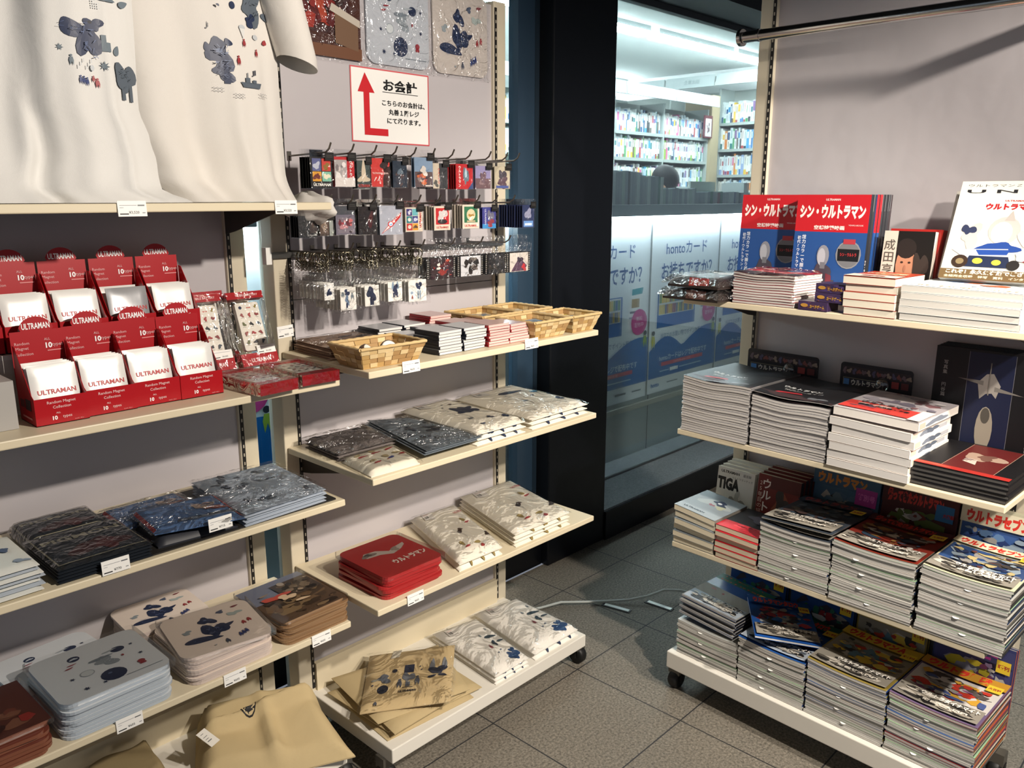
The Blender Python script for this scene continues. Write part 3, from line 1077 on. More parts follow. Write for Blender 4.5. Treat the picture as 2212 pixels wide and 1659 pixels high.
def tshirt(lab, xl, xr, y0, seed, art, tint, sleeve=None, depth=0.11, folds=(), step=None):
    t = empty('t_shirt', LF, 0, 0, 0)
    C = P(tint, 0.8, 0, 0.15, 'cloth')
    fl, fr_ = curve(xl), curve(xr)
    zb, zt = 1.5832, 2.36
    nz = waves(seed, 4, 5, 11)

    def fy(u, z):
        k = max(0, min(1, (2.12 - z) / 0.5))
        y = y0 + 0.012 * k * nz(u * 1.3, z * 0.35) * 2
        for c, w_, a in folds:
            y += a * k * math.exp(-((u - c - (2.0 - z) * 0.06) / w_) ** 2)
        if step:
            q = fl(z) + (fr_(z) - fl(z)) * u - (step - (2.0 - z) * 0.11)
            y += 0.028 * (1 - math.tanh(q / 0.016)) * min(1, max(0.25, (z - 1.56) / 0.2))
        if z < 1.66:
            y -= (1.66 - z) ** 2 * 7.0
        y += 0.035 * (2 * u - 1) ** 4
        return max(y, AY + 0.004)

    def fp(u, z):
        x = fl(z) + (fr_(z) - fl(z)) * u
        return (x, fy(u, z), z)

    b = MB()
    nu, nv = 56, 44
    F = []
    for j in range(nv + 1):
        z = zb + (zt - zb) * (j / nv) ** 1.25
        for i in range(nu + 1):
            F.append(fp(i / nu, z))
    w = nu + 1
    b.add(F, [(j * w + i, j * w + i + 1, (j + 1) * w + i + 1, (j + 1) * w + i) for j in range(nv) for i in range(nu)], C, True)
    Bk = []
    for j in range(nv + 1):
        z = zb + (zt - zb) * (j / nv) ** 1.25
        for i in range(nu + 1):
            u = i / nu
            x, y, _ = fp(u, z)
            Bk.append((x, min(y + depth * (1 - abs(2 * u - 1) ** 6) + 0.001, 2.05), z))
    b.add(Bk, [(j * w + i + 1, j * w + i, (j + 1) * w + i, (j + 1) * w + i + 1) for j in range(nv) for i in range(nu)], C, True)
    hem = [fp(i / nu, zb) for i in range(nu + 1)]
    for dz in (0.012, 0.014):
        pass

    def mp(x, z, h):
        a, c = fl(z), fr_(z)
        u = (x - a) / (c - a)
        return (x, fy(u, z) - h - 0.0012, z)
    b.art(art, mp, 1, 1, 0.0008, 1e-4, True)
    b.build('body', t)
    if sleeve:
        b = MB()
        n = 20
        rings = []
        for (cx, cy, cz, rx, ry) in sleeve:
            rings.append([(cx + rx * cos(2 * pi * k / n), cy + ry * sin(2 * pi * k / n), cz - 0.35 * rx * cos(2 * pi * k / n)) for k in range(n)])
        vs = [p for r_ in rings for p in r_]
        b.add(vs, [(i * n + k, i * n + (k + 1) % n, (i + 1) * n + (k + 1) % n, (i + 1) * n + k) for i in range(len(rings) - 1) for k in range(n)], C, True)
        b.build('sleeve', t)
    tag(t, lab, 'T-shirt', 'white T-shirts standing on the top shelf')
    return t, C


art1 = [('leaf', 0.632, 1.905, 0.040, 0.018, 1.9, NAVY), ('bl', 0.660, 1.885, 0.018, 0.036, NAVY, 3), ('bl', 0.672, 1.915, 0.014, 0.013, NAVY, 8), ('e', 0.665, 1.918, 0.004, 0.003, '#1a1a22'),
        ('st', 0.607, 1.868, 0.007, 0.007, GREY, 7), ('r', 0.683, 1.868, 0.692, 1.898, GREY), ('r', 0.692, 1.868, 0.700, 1.885, GREY), ('leaf', 0.713, 1.873, 0.010, 0.010, 1.2, GREY),
        ('man', 0.624, 1.846, 0.020, 0.008, GREY), ('st', 0.684, 1.841, 0.010, 0.010, GREY, 8), ('man', 0.637, 1.812, 0.016, 0.006, '#2c3a6e'), ('man', 0.643, 1.811, 0.016, 0.006, '#2c3a6e'), ('man', 0.649, 1.809, 0.016, 0.006, '#2c3a6e'), ('man', 0.668, 1.808, 0.018, 0.009, RED), ('man', 0.661, 1.815, 0.012, 0.006, RED),
        ('bl', 0.728, 1.825, 0.020, 0.030, '#59626c', 4), ('r', 0.717, 1.782, 0.725, 1.812, '#59626c'), ('r', 0.735, 1.780, 0.743, 1.812, '#59626c'), ('leaf', 0.70, 1.965, 0.020, 0.010, -0.3, GREY), ('leaf', 0.738, 1.962, 0.012, 0.010, 0.5, GREY), ('st', 0.646, 1.968, 0.006, 0.006, GREY, 7)] + [('r', 0.634 + 0.005 * i, 1.832 + 0.006 * (i % 3), 0.6352 + 0.005 * i, 1.839 + 0.006 * (i % 3), LGREY) for i in range(6)] + [('e', 0.660, 1.835, 0.004, 0.006, LGREY)] + [('e', 0.672 + 0.004 * (i % 4), 1.945 + 0.004 * (i // 4), 0.0012, 0.0012, LGREY) for i in range(14)]
art1 += [('ht', 0.660, 1.880, 0.013, 0.026, '#55658a', 16, 1), ('ht', 0.632, 1.905, 0.022, 0.010, '#55658a', 8, 2), ('ht', 0.728, 1.822, 0.012, 0.018, '#39424c', 12, 3)]
tshirt('white printed T-shirt leftmost on the top shelf, hem spread out', [(1.583, 0.36), (1.70, 0.40), (2.36, 0.45)], [(1.583, 0.838), (1.61, 0.785), (1.664, 0.787), (1.71, 0.777), (1.77, 0.760), (1.97, 0.766), (2.36, 0.80)], 1.742, 21, art1, '#dad9d6', None, 0.045, [(0.42, 0.05, 0.035), (0.80, 0.03, -0.012), (0.62, 0.06, -0.010)], 0.565)
art2 = [('bl', 0.968, 1.905, 0.024, 0.034, NAVY, 12), ('bl', 0.975, 1.868, 0.022, 0.018, NAVY, 5), ('leaf', 0.942, 1.918, 0.013, 0.010, 1.8, NAVY), ('leaf', 0.988, 1.932, 0.015, 0.008, 1.9, NAVY), ('r', 0.975, 1.843, 0.988, 1.862, NAVY), ('e', 0.968, 1.912, 0.007, 0.005, '#51607f'), ('t', '♪', 0.944, 1.962, 0.024, '#55565c'), ('t', '♫', 1.052, 1.872, 0.022, '#55565c'),
        ('e', 1.007, 2.012, 0.007, 0.008, NAVY), ('bl', 1.060, 2.015, 0.03, 0.03, '#59626c', 6), ('bl', 1.053, 1.986, 0.013, 0.013, NAVY, 2), ('leaf', 1.098, 2.00, 0.014, 0.01, -1.0, '#59626c'),
        ('e', 1.028, 1.968, 0.008, 0.006, LGREY), ('p', [(1.021, 1.966), (1.035, 1.966), (1.031, 1.945), (1.029, 1.945)], '#d3d4d2'), ('man', 1.031, 1.935, 0.018, 0.008, RED), ('e', 1.064, 1.952, 0.008, 0.006, LGREY), ('man', 1.064, 1.917, 0.018, 0.008, RED), ('man', 1.012, 1.895, 0.022, 0.010, RED), ('leaf', 1.092, 1.945, 0.010, 0.006, 1.5, RED),
        ('boat', 1.042, 1.848, 0.030, 0.018, '#59626c'), ('wave', 0.96, 1.833, 0.012, 0.003, '#77797d'), ('wave', 1.005, 1.822, 0.013, 0.003, '#77797d'), ('wave', 1.074, 1.828, 0.012, 0.003, '#77797d'), ('leaf', 0.967, 2.005, 0.006, 0.003, -1.2, NAVY)]
art2 += [('ht', 0.968, 1.905, 0.016, 0.024, '#6a7692', 20, 4), ('ht', 0.975, 1.868, 0.014, 0.014, '#6a7692', 16, 5), ('ht', 1.060, 2.01, 0.018, 0.02, '#39424c', 12, 6)]
_, CL = tshirt('white printed T-shirt on the top shelf, nearer the payment sign', [(1.583, 0.845), (1.64, 0.80), (1.75, 0.765), (2.36, 0.70)], [(1.583, 1.150), (1.66, 1.146), (1.75, 1.143), (1.886, 1.139), (2.035, 1.124), (2.36, 1.10)], 1.822, 33, art2, '#d9d5cf', [(1.10, 1.83, 2.20, 0.055, 0.07), (1.13, 1.83, 2.06, 0.055, 0.06), (1.168, 1.83, 1.93, 0.050, 0.055), (1.174, 1.83, 1.905, 0.047, 0.05)], 0.10, [(0.10, 0.08, -0.008), (0.35, 0.10, 0.03), (0.62, 0.05, -0.012), (0.86, 0.04, 0.012)])
b = MB()
ball(b, (1.204, 1.86, 1.566), (.041, .10, .038), CL, 28, 16, fn=lambda a, e: 1 + .10 * sin(4 * a + 1) + .08 * sin(7 * e + 2 * a))
b.build('hem_fold', _)

# ---------------------------------------------------------------- red card boxes with white sachets
REDC = P('#a80e19', 0.35, 0, 0.35)
REDI = P('#e9e4de', 0.6)
SATIN = P('#e3e3e0', 0.33, 0.1, 0.5)
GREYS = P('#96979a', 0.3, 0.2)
CW, CD = 0.0985, 0.092


def red_box(x, y, z, label, seed):
    t = empty('card_box', LF, x, y, z)
    th = 0.0012
    h = 0.054
    b = MB()
    b.box((0, 0, 0), (CW, CD, th), REDI)
    b.box((0, 0, 0), (CW, th, h), REDC)
    for xx in (0, CW - th):
        b.prism([(th, 0), (CD, 0), (CD, 0.150), (CD - 0.012, 0.148), (0.012, 0.060), (th, h)], xx, xx + th, REDC, lambda a, c, e: (e, a, c))
    b.art([('t', 'Random Magnet', 0.5, 0.81, 0.15, '#eecfcf'), ('t', 'Collection', 0.5, 0.64, 0.15, '#eecfcf'), ('t', 'ALL', 0.42, 0.42, 0.09, '#f3dcdc'), ('t', '10', 0.35, 0.24, 0.2, '#ffffff', {'b': 0.03}), ('t', 'types', 0.58, 0.235, 0.15, '#f0d3d3'), ('t', '¥660円（税込）', 0.8, 0.09, 0.05, '#e2a9a9')], front(CW, h), CW, h)
    b.art([('r', 0.12, 0.30, 0.40, 0.46, '#5e2a2c'), ('r', 0.45, 0.28, 0.80, 0.50, '#3a2426'), ('r', 0.2, 0.1, 0.8, 0.14, '#d78a8a')], lambda u, v, hh: (-hh, CD * (1 - u), 0.1 * v), CD, 0.1)
    b.build('tray', t)
    b = MB()
    HH = 0.175
    out = [(0, 0.0), (CW, 0.0), (CW, HH)] + [(CW * 0.79 - 0, HH)] + [(CW / 2 + CW * 0.33 * cos(radians(a)), HH - 0.001 + 0.029 * sin(radians(a))) for a in range(8, 173, 12)] + [(CW * 0.21, HH), (0, HH)]
    b.prism(out, 0, th, REDC, lambda a, c, e: (a, -e, c))
    b.art([('t', 'ULTRAMAN', 0.5, 0.935, 0.085, '#ffffff', {'b': 0.02, 'w': 0.53}), ('t', 'Random', 0.20, 0.765, 0.042, '#e7b4b4'), ('t', 'Magnet', 0.195, 0.71, 0.042, '#e7b4b4'), ('t', 'Collection', 0.215, 0.655, 0.042, '#e7b4b4'), ('t', 'ALL', 0.68, 0.79, 0.035, '#e7b4b4'), ('t', '10', 0.70, 0.725, 0.075, '#ffffff', {'b': 0.03}), ('t', 'types', 0.865, 0.72, 0.05, '#e7b4b4'), ('r', 0.66, 0.665, 0.95, 0.675, '#e08f8f')], front(CW, 0.197, -th), CW, 0.197)
    b.build('header_card', t, (0, CD, 0), (radians(-3), 0, 0))
    tag(t, label, 'card box', 'red display boxes of sachets')
    return t


def sachet(x, y, z, rz, rx, seed, label, mat=SATIN, txt=True):
    w, h, d = 0.089, 0.114, 0.006
    nz = waves(seed, 4, 3, 8)
    b = MB()
    n = 10

    def fp(u, v):
        e = min(1, min(u, 1 - u, v, 1 - v) / 0.15)
        return d * (0.12 + 0.5 * e * (2 - e)) + 0.0012 * nz(u, v) * e
    for sgn in (-1, 1):
        vs = [((i / n - 0.5) * w, sgn * fp(i / n, j / n), j / n * h) for j in range(n + 1) for i in range(n + 1)]
        q = [(j * (n + 1) + i, j * (n + 1) + i + 1, (j + 1) * (n + 1) + i + 1, (j + 1) * (n + 1) + i) for j in range(n) for i in range(n)]
        b.add(vs, q if sgn < 0 else [tuple(reversed(f)) for f in q], mat, True)
    if txt:
        b.art([('t', 'ULTRAMAN', 0.52, 0.40 if txt is True else txt, 0.115, '#c0474a', {'b': 0.02, 'w': 0.80})], lambda u, v, hh: ((u - 0.5) * w, -fp(u, v) - hh - 0.0004, v * h), w, h)
    o = b.build('sachet')
    place(o, LF, x, y, z, rz, rx)
    return tag(o, label, 'sachet', 'white sachets in the red boxes')


FRN = ['leftmost front', 'second front', 'third front', 'rightmost front']
BKN = ['leftmost back', 'second back', 'third back', 'fourth back', 'rightmost back']
g = random.Random(9)
for i, (x, y) in enumerate(((0.486, 1.738), (0.586, 1.747), (0.684, 1.752), (0.783, 1.750))):
    z = AZ[1] + 0.0006
    red_box(x, y, z, '%s red card box of white sachets on the rack shelf' % FRN[i], i)
    n = (5, 5, 4, 4)[i]
    for k in range(n):
        yy = y + 0.012 + k * 0.0125
        sachet(x + CW / 2 + g.uniform(-0.0015, 0.0015), yy, z + 0.0018, g.uniform(-0.02, 0.02), radians(-14), 50 + i * 7 + k, '%s white sachet in the %s red box' % (nth(k, 'foremost'), FRN[i]), SATIN, (0.57 if i in (2, 3) else 0.53) if k == 0 else False)
ZB = AZ[1] + 0.128
b = MB()
b.box((-0.265, -0.054, 0.0), (0.265, 0.054, 0.1265), P('#c9c6c0', 0.5))
b.box((-0.255, -0.0545, 0.01), (0.255, -0.054, 0.1165), P('#b9b5ae', 0.5))
tag(b.build('display_riser', None, (0.643, 1.918, AZ[1] + 0.0006)), 'pale riser block under the back row of red boxes', 'riser')
for i, x in enumerate((0.386, 0.489, 0.592, 0.697, 0.801)):
    y = 1.872
    red_box(x, y, ZB + 0.0006, '%s red card box, raised on the riser' % BKN[i], 20 + i)
    for k in range(4 if i != 3 else 2):
        yy = y + 0.012 + k * 0.014 + (0.03 if i == 3 and k == 1 else 0)
        sachet(x + CW / 2 + (0.003 if i == 3 and k == 0 else g.uniform(-0.0015, 0.0015)), yy, ZB + 0.0024, g.uniform(-0.02, 0.02), radians(-15), 150 + i * 7 + k, '%s sachet in the %s red box' % (nth(k, 'foremost'), BKN[i]) if not (i == 3 and k == 0) else 'dull grey sachet alone at the front of the fourth back box', GREYS if i == 3 and k == 0 else SATIN, 0.57 if k == 0 else False)
b = MB().box((0, 0, 0), (0.125, 0.10, 0.095), P('#a9a6a2', 0.5)).box((0.125, 0.01, 0.01), (0.1254, 0.09, 0.085), P('#8f8c88', 0.6))
tag(b.build('carton', None, (0.335, 1.755, AZ[1] + 0.0006)), 'plain grey carton at the left end beside the red boxes', 'carton')

# clear battery packs
SLABW = P('#e6e1d6', 0.4)
CLEAR = film(base=0.07, wrinkle=0.35, scale=25, rough=0.06)


def battery(lab, loc, rot, tagged=False, front_='ULTRAMAN'):
    w, h, d = 0.105, 0.200, 0.028
    t = empty('battery_pack', LF, *loc)
    t.rotation_euler = rot
    b = MB()
    b.box((-w / 2, 0, 0), (w / 2, d, 0.001), CLEAR)
    for a, c in (((-w / 2, 0, 0), (-w / 2, d, h)), ((w / 2, 0, 0), (w / 2, d, h)), ((-w / 2, 0, 0), (w / 2, 0, h)), ((-w / 2, d, 0), (w / 2, d, h))):
        x0, y0, z0 = a
        x1, y1, z1 = c
        vs = [(x0, y0, z0), (x1, y1, z0), (x1, y1, z1), (x0, y0, z1)]
        b.add(vs, [(0, 1, 2, 3)], CLEAR)
    b.build('clear_case', t)
    b = MB().box((-w / 2 + 0.001, 0.001, 0.001), (w / 2 - 0.001, d - 0.001, 0.034), REDC)
    b.art([('t', front_, 0.52, 0.45, 0.42, '#f3dada', {'b': 0.02, 'w': 0.52})], front(w, 0.034, 0.0008, -w / 2), w, 0.034)
    b.build('red_base', t)
    b = MB().box((-w / 2 + 0.001, 0.001, h - 0.020), (w / 2 - 0.001, d - 0.001, h - 0.001), REDC)
    b.art([('t', 'MOBILE BATTERY', 0.55, 0.5, 0.4, '#f0c9c9', {'b': 0.02, 'w': 0.6})], front(w, 0.019, 0.0008, -w / 2, h - 0.020), w, 0.019)
    b.build('red_header', t)
    b = MB()
    b.prism(rrect(0.066, 0.128, 0.006), 0, 0.013, SLABW, lambda x, y, z: (x, 0.017 - z, y + 0.106))
    a = [('e', 0.2, 0.9, 0.07, 0.035, NAVY), ('t', '●●●', 0.55, 0.89, 0.035, '#b8493f'), ('bl', 0.84, 0.91, 0.06, 0.03, '#8c7a3a', 2)]
    for r_ in range(1, 5):
        for c_ in range(3):
            a.append(('bl', 0.2 + 0.31 * c_, 0.93 - r_ * 0.19, 0.07, 0.035, ['#6b6f4f', '#2b2b30', '#4a5560', '#9c5a5a', '#a8494b', '#8b3f40'][(r_ * 3 + c_) % 6], r_ * 5 + c_))
            a.append(('r', 0.13 + 0.31 * c_, 0.87 - r_ * 0.19, 0.27 + 0.31 * c_, 0.875 - r_ * 0.19, '#77736b'))
    b.art(a, front(0.066, 0.128, 0.004, -0.033, 0.042), 0.066, 0.128)
    b.build('battery', t)
    if tagged:
        b = MB().box((-0.005, -0.003, 0.030), (0.047, -0.002, 0.052), PT)
        b.art([('t', '¥4,400', 0.6, 0.25, 0.25, '#55575a'), ('r', 0.06, 0.15, 0.34, 0.24, '#2c2d30'), ('r', 0.07, 0.75, 0.9, 0.79, '#a0a2a6')], front(0.052, 0.022, -0.003, -0.005, 0.030), 0.052, 0.022, 0.0003)
        b.build('price_label', t)
    tag(t, lab, 'battery pack', 'clear packs with red bands')


battery('clear battery pack leaning on the panel, white printed slab facing out', (1.082, 1.925, AZ[1] + 0.0115), (radians(-21), 0, 0), True)
battery('clear battery pack leaning behind, next to the red boxes', (0.962, 1.930, AZ[1] + 0.0105), (radians(-19), 0, 0), True)
battery('clear battery pack leaning at the back, topmost red header', (0.985, 1.992, AZ[1] + 0.006), (radians(-10), 0, 0))
for i, (x, y, rz, lab) in enumerate(((0.968, 1.650, 0.08, 'clear battery pack lying on the shelf edge beside the red box'), (1.088, 1.663, -0.02, 'clear battery pack lying at the right corner of the shelf'))):
    t_ = battery(lab, (x, y, AZ[1] + 0.0292), (radians(-90), 0, rz), False, ' ')

# ---------------------------------------------------------------- shelf of pouches and mats (left rack)
z = AZ[2] + 0.0006
b = MB()
b.rslab(0.50, 0.33, 0, 0.003, 0.004, P('#23211f', 0.6))
tag(b.build('shelf_liner', None, (0.885, 1.86, z)), 'thin black liner sheet under the pouches', 'liner')
z += 0.0032
CLOTHG = P('#a9b3c0', 0.75, 0, 0.2)


def splat(seed, n, cols, sz=0.06):
    g = random.Random(seed)
    a = []
    for i in range(n):
        a.append(('bl', g.uniform(0.1, 0.9), g.uniform(0.1, 0.9), sz * g.uniform(0.35, 1), sz * g.uniform(0.3, 0.8), g.choice(cols), seed * 31 + i))
    return a


def parcel(name, cat, label, cor, loc, t, mat, seed, art, group=None, bag=True, amp=0.002, grow=0.012, bagamp=0.005, rz=0, fr=LF, soft=0.1, bagmat=None, WH=(0.2, 0.25), lift=None, extra=None):
    e = empty(name, fr, *loc, rz)
    b = MB()
    mp = puff(b, cor, t, mat, seed, amp, soft=soft, lift=lift)
    if art:
        b.art(art, mp, *WH, 0.0006, 1e-4, True)
    b.build('cloth', e)
    if bag:
        filmbag(e, cor, t, seed + 3, grow, bagamp, bagmat, lift=lift)
    tag(e, label, cat, group)
    return e


def rel(pts):
    cx, cy = sum(p[0] for p in pts) / 4, sum(p[1] for p in pts) / 4
    return (cx, cy), [(x - cx, y - cy) for x, y in pts]


(c, cor) = rel([(0.880, 1.690), (1.108, 1.700), (1.125, 1.985), (0.895, 1.990)])
for k in range(5):
    j = rnd.uniform(-0.006, 0.006)
    parcel('pouch', 'pouch', '%s pale grey splash-print pouch from the top of its stack' % ORD[4 - k] if k < 4 else 'topmost pale grey splash-print pouch in its crumpled clear bag', cor, (c[0] + j, c[1] + j, z + k * 0.0072), 0.0068, CLOTHG, 70 + k, splat(3, 16, ['#3b4456', '#2f3a4c', '#59616d'], 0.055) if k == 4 else None, 'grey pouches on the left rack', k == 4, 0.0012, bagamp=0.010, rz=j * 2)
BLUE = P('#55739f', 0.6)
for nm, pts, dz, seed in (('blue pouch with red zip behind, against the dark mats', [(0.665, 1.845), (0.85, 1.84), (0.852, 1.99), (0.667, 1.985)], 0.012, 5), ('blue pouch with red zip ends in front', [(0.683, 1.722), (0.868, 1.668), (0.888, 1.858), (0.698, 1.876)], 0.012, 6)):
    (c2, cor2) = rel(pts)
    e = parcel('pouch', 'pouch', nm, cor2, (*c2, z + (0.030 if seed == 6 else 0.010)), 0.010, BLUE, seed, [('r', 0.0, 0.05, 0.035, 0.95, '#a82229'), ('r', 0.95, 0.05, 1, 0.95, '#a82229'), ('bl', 0.72, 0.60, 0.10, 0.12, '#b29a8c', 4), ('bl', 0.76, 0.62, 0.05, 0.06, '#5a4f55', 3), ('bl', 0.82, 0.45, 0.12, 0.06, '#8c4a3c', 5), ('p', [(0.3, 0.16), (0.98, 0.2), (0.98, 0.3), (0.32, 0.24)], '#3c4452'), ('e', 0.38, 0.2, 0.04, 0.03, '#8d97a6'), ('e', 0.5, 0.21, 0.04, 0.03, '#8d97a6'), ('e', 0.62, 0.225, 0.04, 0.03, '#8d97a6')], 'blue pouches', True, 0.002)
(c2, cor2) = rel([(0.685, 1.715), (0.865, 1.70), (0.875, 1.85), (0.69, 1.86)])
parcel('pouch', 'pouch', 'dark pouch lying under the front blue pouch', cor2, (*c2, z), 0.022, P('#22242c', 0.5), 15, None, None, False)
MAT = P('#1f242b', 0.4)
mart = [('r', 0.02, 0.06, 0.98, 0.94, '#2b323b'), ('r', 0.03, 0.93, 0.97, 0.945, '#8f8a78'), ('r', 0.03, 0.06, 0.97, 0.075, '#8f8a78'), ('r', 0.025, 0.06, 0.04, 0.94, '#8f8a78'), ('r', 0.955, 0.06, 0.97, 0.94, '#8f8a78'), ('bl', 0.55, 0.35, 0.25, 0.2, '#4b2a2e', 3), ('bl', 0.62, 0.3, 0.13, 0.12, '#5f2f33', 6), ('t', 'PIGMON', 0.5, 0.73, 0.16, '#a39e8c', {'b': 0.03, 'w': 0.84})]
for k in range(6):
    pts = [(0.475, 1.690), (0.662, 1.690), (0.660, 1.885), (0.472, 1.885)] if k < 5 else [(0.485, 1.78), (0.655, 1.775), (0.662, 1.985), (0.49, 1.99)]
    if k == 5:
        pts = [(x, y) for x, y in pts]
    (c2, cor2) = rel(pts)
    zz = z + (k * 0.0066 if k < 5 else 0.0335)
    if k == 5:
        c2 = (c2[0], c2[1] + 0.0)
    j = rnd.uniform(-0.004, 0.004)
    lab = ('%s black lettered mat counted from the bottom of its stack' % nth(k, 'lowest')) if k < 5 else 'black lettered mat slipped back on top of its stack'
    if k == 5:
        zz = z
        pts = [(0.485, 1.893), (0.655, 1.893), (0.660, 2.03), (0.487, 2.03)]
        (c2, cor2) = rel(pts)
        lab = 'black lettered mat lying behind the stack against the panel'
    parcel('mat', 'mat', lab, cor2, (c2[0] + j, c2[1], zz), 0.0062 if k < 5 else 0.028, MAT, 90 + k, mart if k >= 4 else None, 'black lettered mats', k >= 4, 0.0006, 0.006, 0.002, WH=(0.19, 0.2), bagmat=SLEEVE)
CW2 = P('#d5d6d0', 0.7)
for k in range(7):
    (c2, cor2) = rel([(0.24, 1.688), (0.452, 1.695), (0.450, 1.89), (0.24, 1.89)])
    parcel('hand_towel', 'towel', '%s white and blue patterned cloth from the bottom, by the dark mats' % nth(k, 'lowest'), cor2, (c2[0] + rnd.uniform(-.006, .004), c2[1] + rnd.uniform(-.004, .004), z + k * 0.0085), 0.0075, CW2 if k % 2 == 0 else P('#a9b2bc', 0.7), 110 + k, splat(8, 14, ['#3a4a68', '#54647f', '#8c99a8'], 0.09) if k == 6 else None, 'white and blue cloths at the left end', False, 0.001)


# ---------------------------------------------------------------- rounded towels and mats in stacks
def rstack(n, w, d, r, t, loc, cat, name, label, group, top_art, face, edge, jx=0.004, jr=0.03, seed=0, rz=0.0, WH=None, bagtop=True, toplabel=None, shift=None):
    g = random.Random(seed)
    base = MB()
    base.rslab(w, d, 0, t * 0.86, r, face, edge)
    me = None
    for k in range(n):
        if k == n - 1:
            b = MB()
            b.rslab(w, d, 0, t * 0.86, r, face, edge)
            b.art(top_art, flat(w, d, t * 0.86, -w / 2, -d / 2), w, d)
            o = b.build(name)
        elif me is None:
            o = base.build(name)
            me = o
        else:
            o = me.copy()
            COL.objects.link(o)
        dx, dy, dr = (g.uniform(-jx, jx), g.uniform(-jx, jx), g.uniform(-jr, jr))
        if k == n - 1 and shift:
            dx, dy, dr = shift
        place(o, LF, loc[0] + dx, loc[1] + dy, loc[2] + k * t, rz + dr)
        tag(o, toplabel if (k == n - 1 and toplabel) else '%s %s' % (ORD[n - 1 - k], label), cat, group)
        if k == n - 1 and bagtop:
            b = MB()
            b.rslab(w + 0.012, d + 0.012, 0.0003, t + 0.0042, 0.012, SMOOTH)
            b.build('clear_sleeve', o)


z = AZ[3] + 0.0006
circ = [('e', 0.53, 0.23, 0.115, 0.115, NAVY), ('e', 0.51, 0.27, 0.02, 0.015, '#5a6a8c'), ('e', 0.73, 0.66, 0.065, 0.055, NAVY), ('e', 0.36, 0.78, 0.055, 0.055, NAVY), ('bl', 0.36, 0.78, 0.03, 0.02, '#c4cbd3', 3), ('e', 0.36, 0.42, 0.065, 0.06, '#9aa2aa'), ('e', 0.36, 0.42, 0.055, 0.05, '#c9cfd2'), ('bl', 0.57, 0.52, 0.09, 0.09, '#8e979f', 5), ('leaf', 0.55, 0.60, 0.12, 0.04, 0.2, '#77818b'), ('leaf', 0.66, 0.68, 0.08, 0.02, 0.5, '#a8b0b6'), ('st', 0.22, 0.40, 0.028, 0.028, NAVY, 6), ('st', 0.26, 0.15, 0.034, 0.034, NAVY, 7), ('st', 0.42, 0.14, 0.026, 0.026, NAVY, 6), ('st', 0.86, 0.42, 0.028, 0.028, NAVY, 7), ('st', 0.86, 0.66, 0.024, 0.024, NAVY, 6), ('e', 0.80, 0.26, 0.035, 0.035, '#8f2f38'), ('r', 0.77, 0.20, 0.83, 0.23, '#8f2f38'), ('leaf', 0.27, 0.62, 0.05, 0.015, 0.8, '#8f2f38'), ('leaf', 0.31, 0.67, 0.05, 0.014, 0.5, '#8f2f38'), ('e', 0.72, 0.50, 0.012, 0.02, '#8f2f38'), ('r', 0.60, 0.10, 0.94, 0.108, '#7d8790')]
circ += [('ht', 0.57, 0.52, 0.06, 0.06, '#c3cad0', 12, 10), ('ht', 0.73, 0.66, 0.04, 0.035, '#56648a', 6, 11)]
PALE, PALEE = P('#d8dde2', 0.7), P('#aeb9c4', 0.3, 0, 0.6)
rstack(11, 0.232, 0.225, 0.028, 0.0074, (0.565, 1.800, z), 'towel', 'mini_towel', 'pale blue star-and-ball towel from the top of its stack', 'pale blue towels', circ, PALE, PALEE, 0.004, 0.02, 3, 0.02)
rstack(6, 0.22, 0.20, 0.028, 0.0074, (0.515, 1.952, z), 'towel', 'mini_towel', 'pale blue towel of the low pile behind the star-and-ball stack', 'pale blue towels', circ, PALE, PALEE, 0.004, 0.02, 4, 0.1, bagtop=False)
tailp = [('leaf', 0.32, 0.30, 0.22, 0.10, -0.5, NAVY), ('bl', 0.48, 0.45, 0.12, 0.16, NAVY, 7), ('bl', 0.46, 0.70, 0.08, 0.09, NAVY, 11), ('leaf', 0.62, 0.48, 0.12, 0.06, 0.7, NAVY), ('e', 0.45, 0.72, 0.02, 0.014, '#5a6a8c'), ('bl', 0.20, 0.55, 0.05, 0.04, '#8f9aa0', 2), ('bl', 0.78, 0.70, 0.07, 0.05, '#aab6b4', 4), ('bl', 0.65, 0.82, 0.05, 0.03, '#4f5a70', 6), ('man', 0.80, 0.42, 0.09, 0.05, RED), ('man', 0.87, 0.45, 0.09, 0.05, RED), ('leaf', 0.84, 0.86, 0.05, 0.03, 0.4, '#7d3a40'), ('man', 0.52, 0.12, 0.10, 0.05, '#41495c'), ('man', 0.68, 0.17, 0.10, 0.04, '#2c3a6e'), ('man', 0.72, 0.19, 0.10, 0.04, '#2c3a6e'), ('man', 0.76, 0.21, 0.10, 0.04, '#2c3a6e'), ('st', 0.38, 0.10, 0.02, 0.02, '#8f9aa0', 6)]
tailp += [('ht', 0.48, 0.47, 0.08, 0.13, '#56648a', 18, 7), ('ht', 0.32, 0.30, 0.14, 0.06, '#56648a', 10, 8), ('ht', 0.46, 0.70, 0.05, 0.06, '#56648a', 8, 9)]
PINK, PINKE = P('#e8dace', 0.7), P('#c9bab2', 0.3, 0, 0.6)
rstack(11, 0.215, 0.215, 0.028, 0.0066, (0.826, 1.795, z), 'towel', 'mini_towel', 'pale pink towel from the top of the navy-figure stack', 'pale pink towels', tailp, PINK, PINKE, 0.003, 0.02, 5, 0.0, shift=(0.004, -0.01, -0.16))
rstack(9, 0.20, 0.17, 0.028, 0.0066, (0.785, 1.988, z), 'towel', 'mini_towel', 'pale pink towel of the pile behind, against the panel', 'pale pink towels', tailp, PINK, PINKE, 0.003, 0.02, 6, -0.05, bagtop=False)
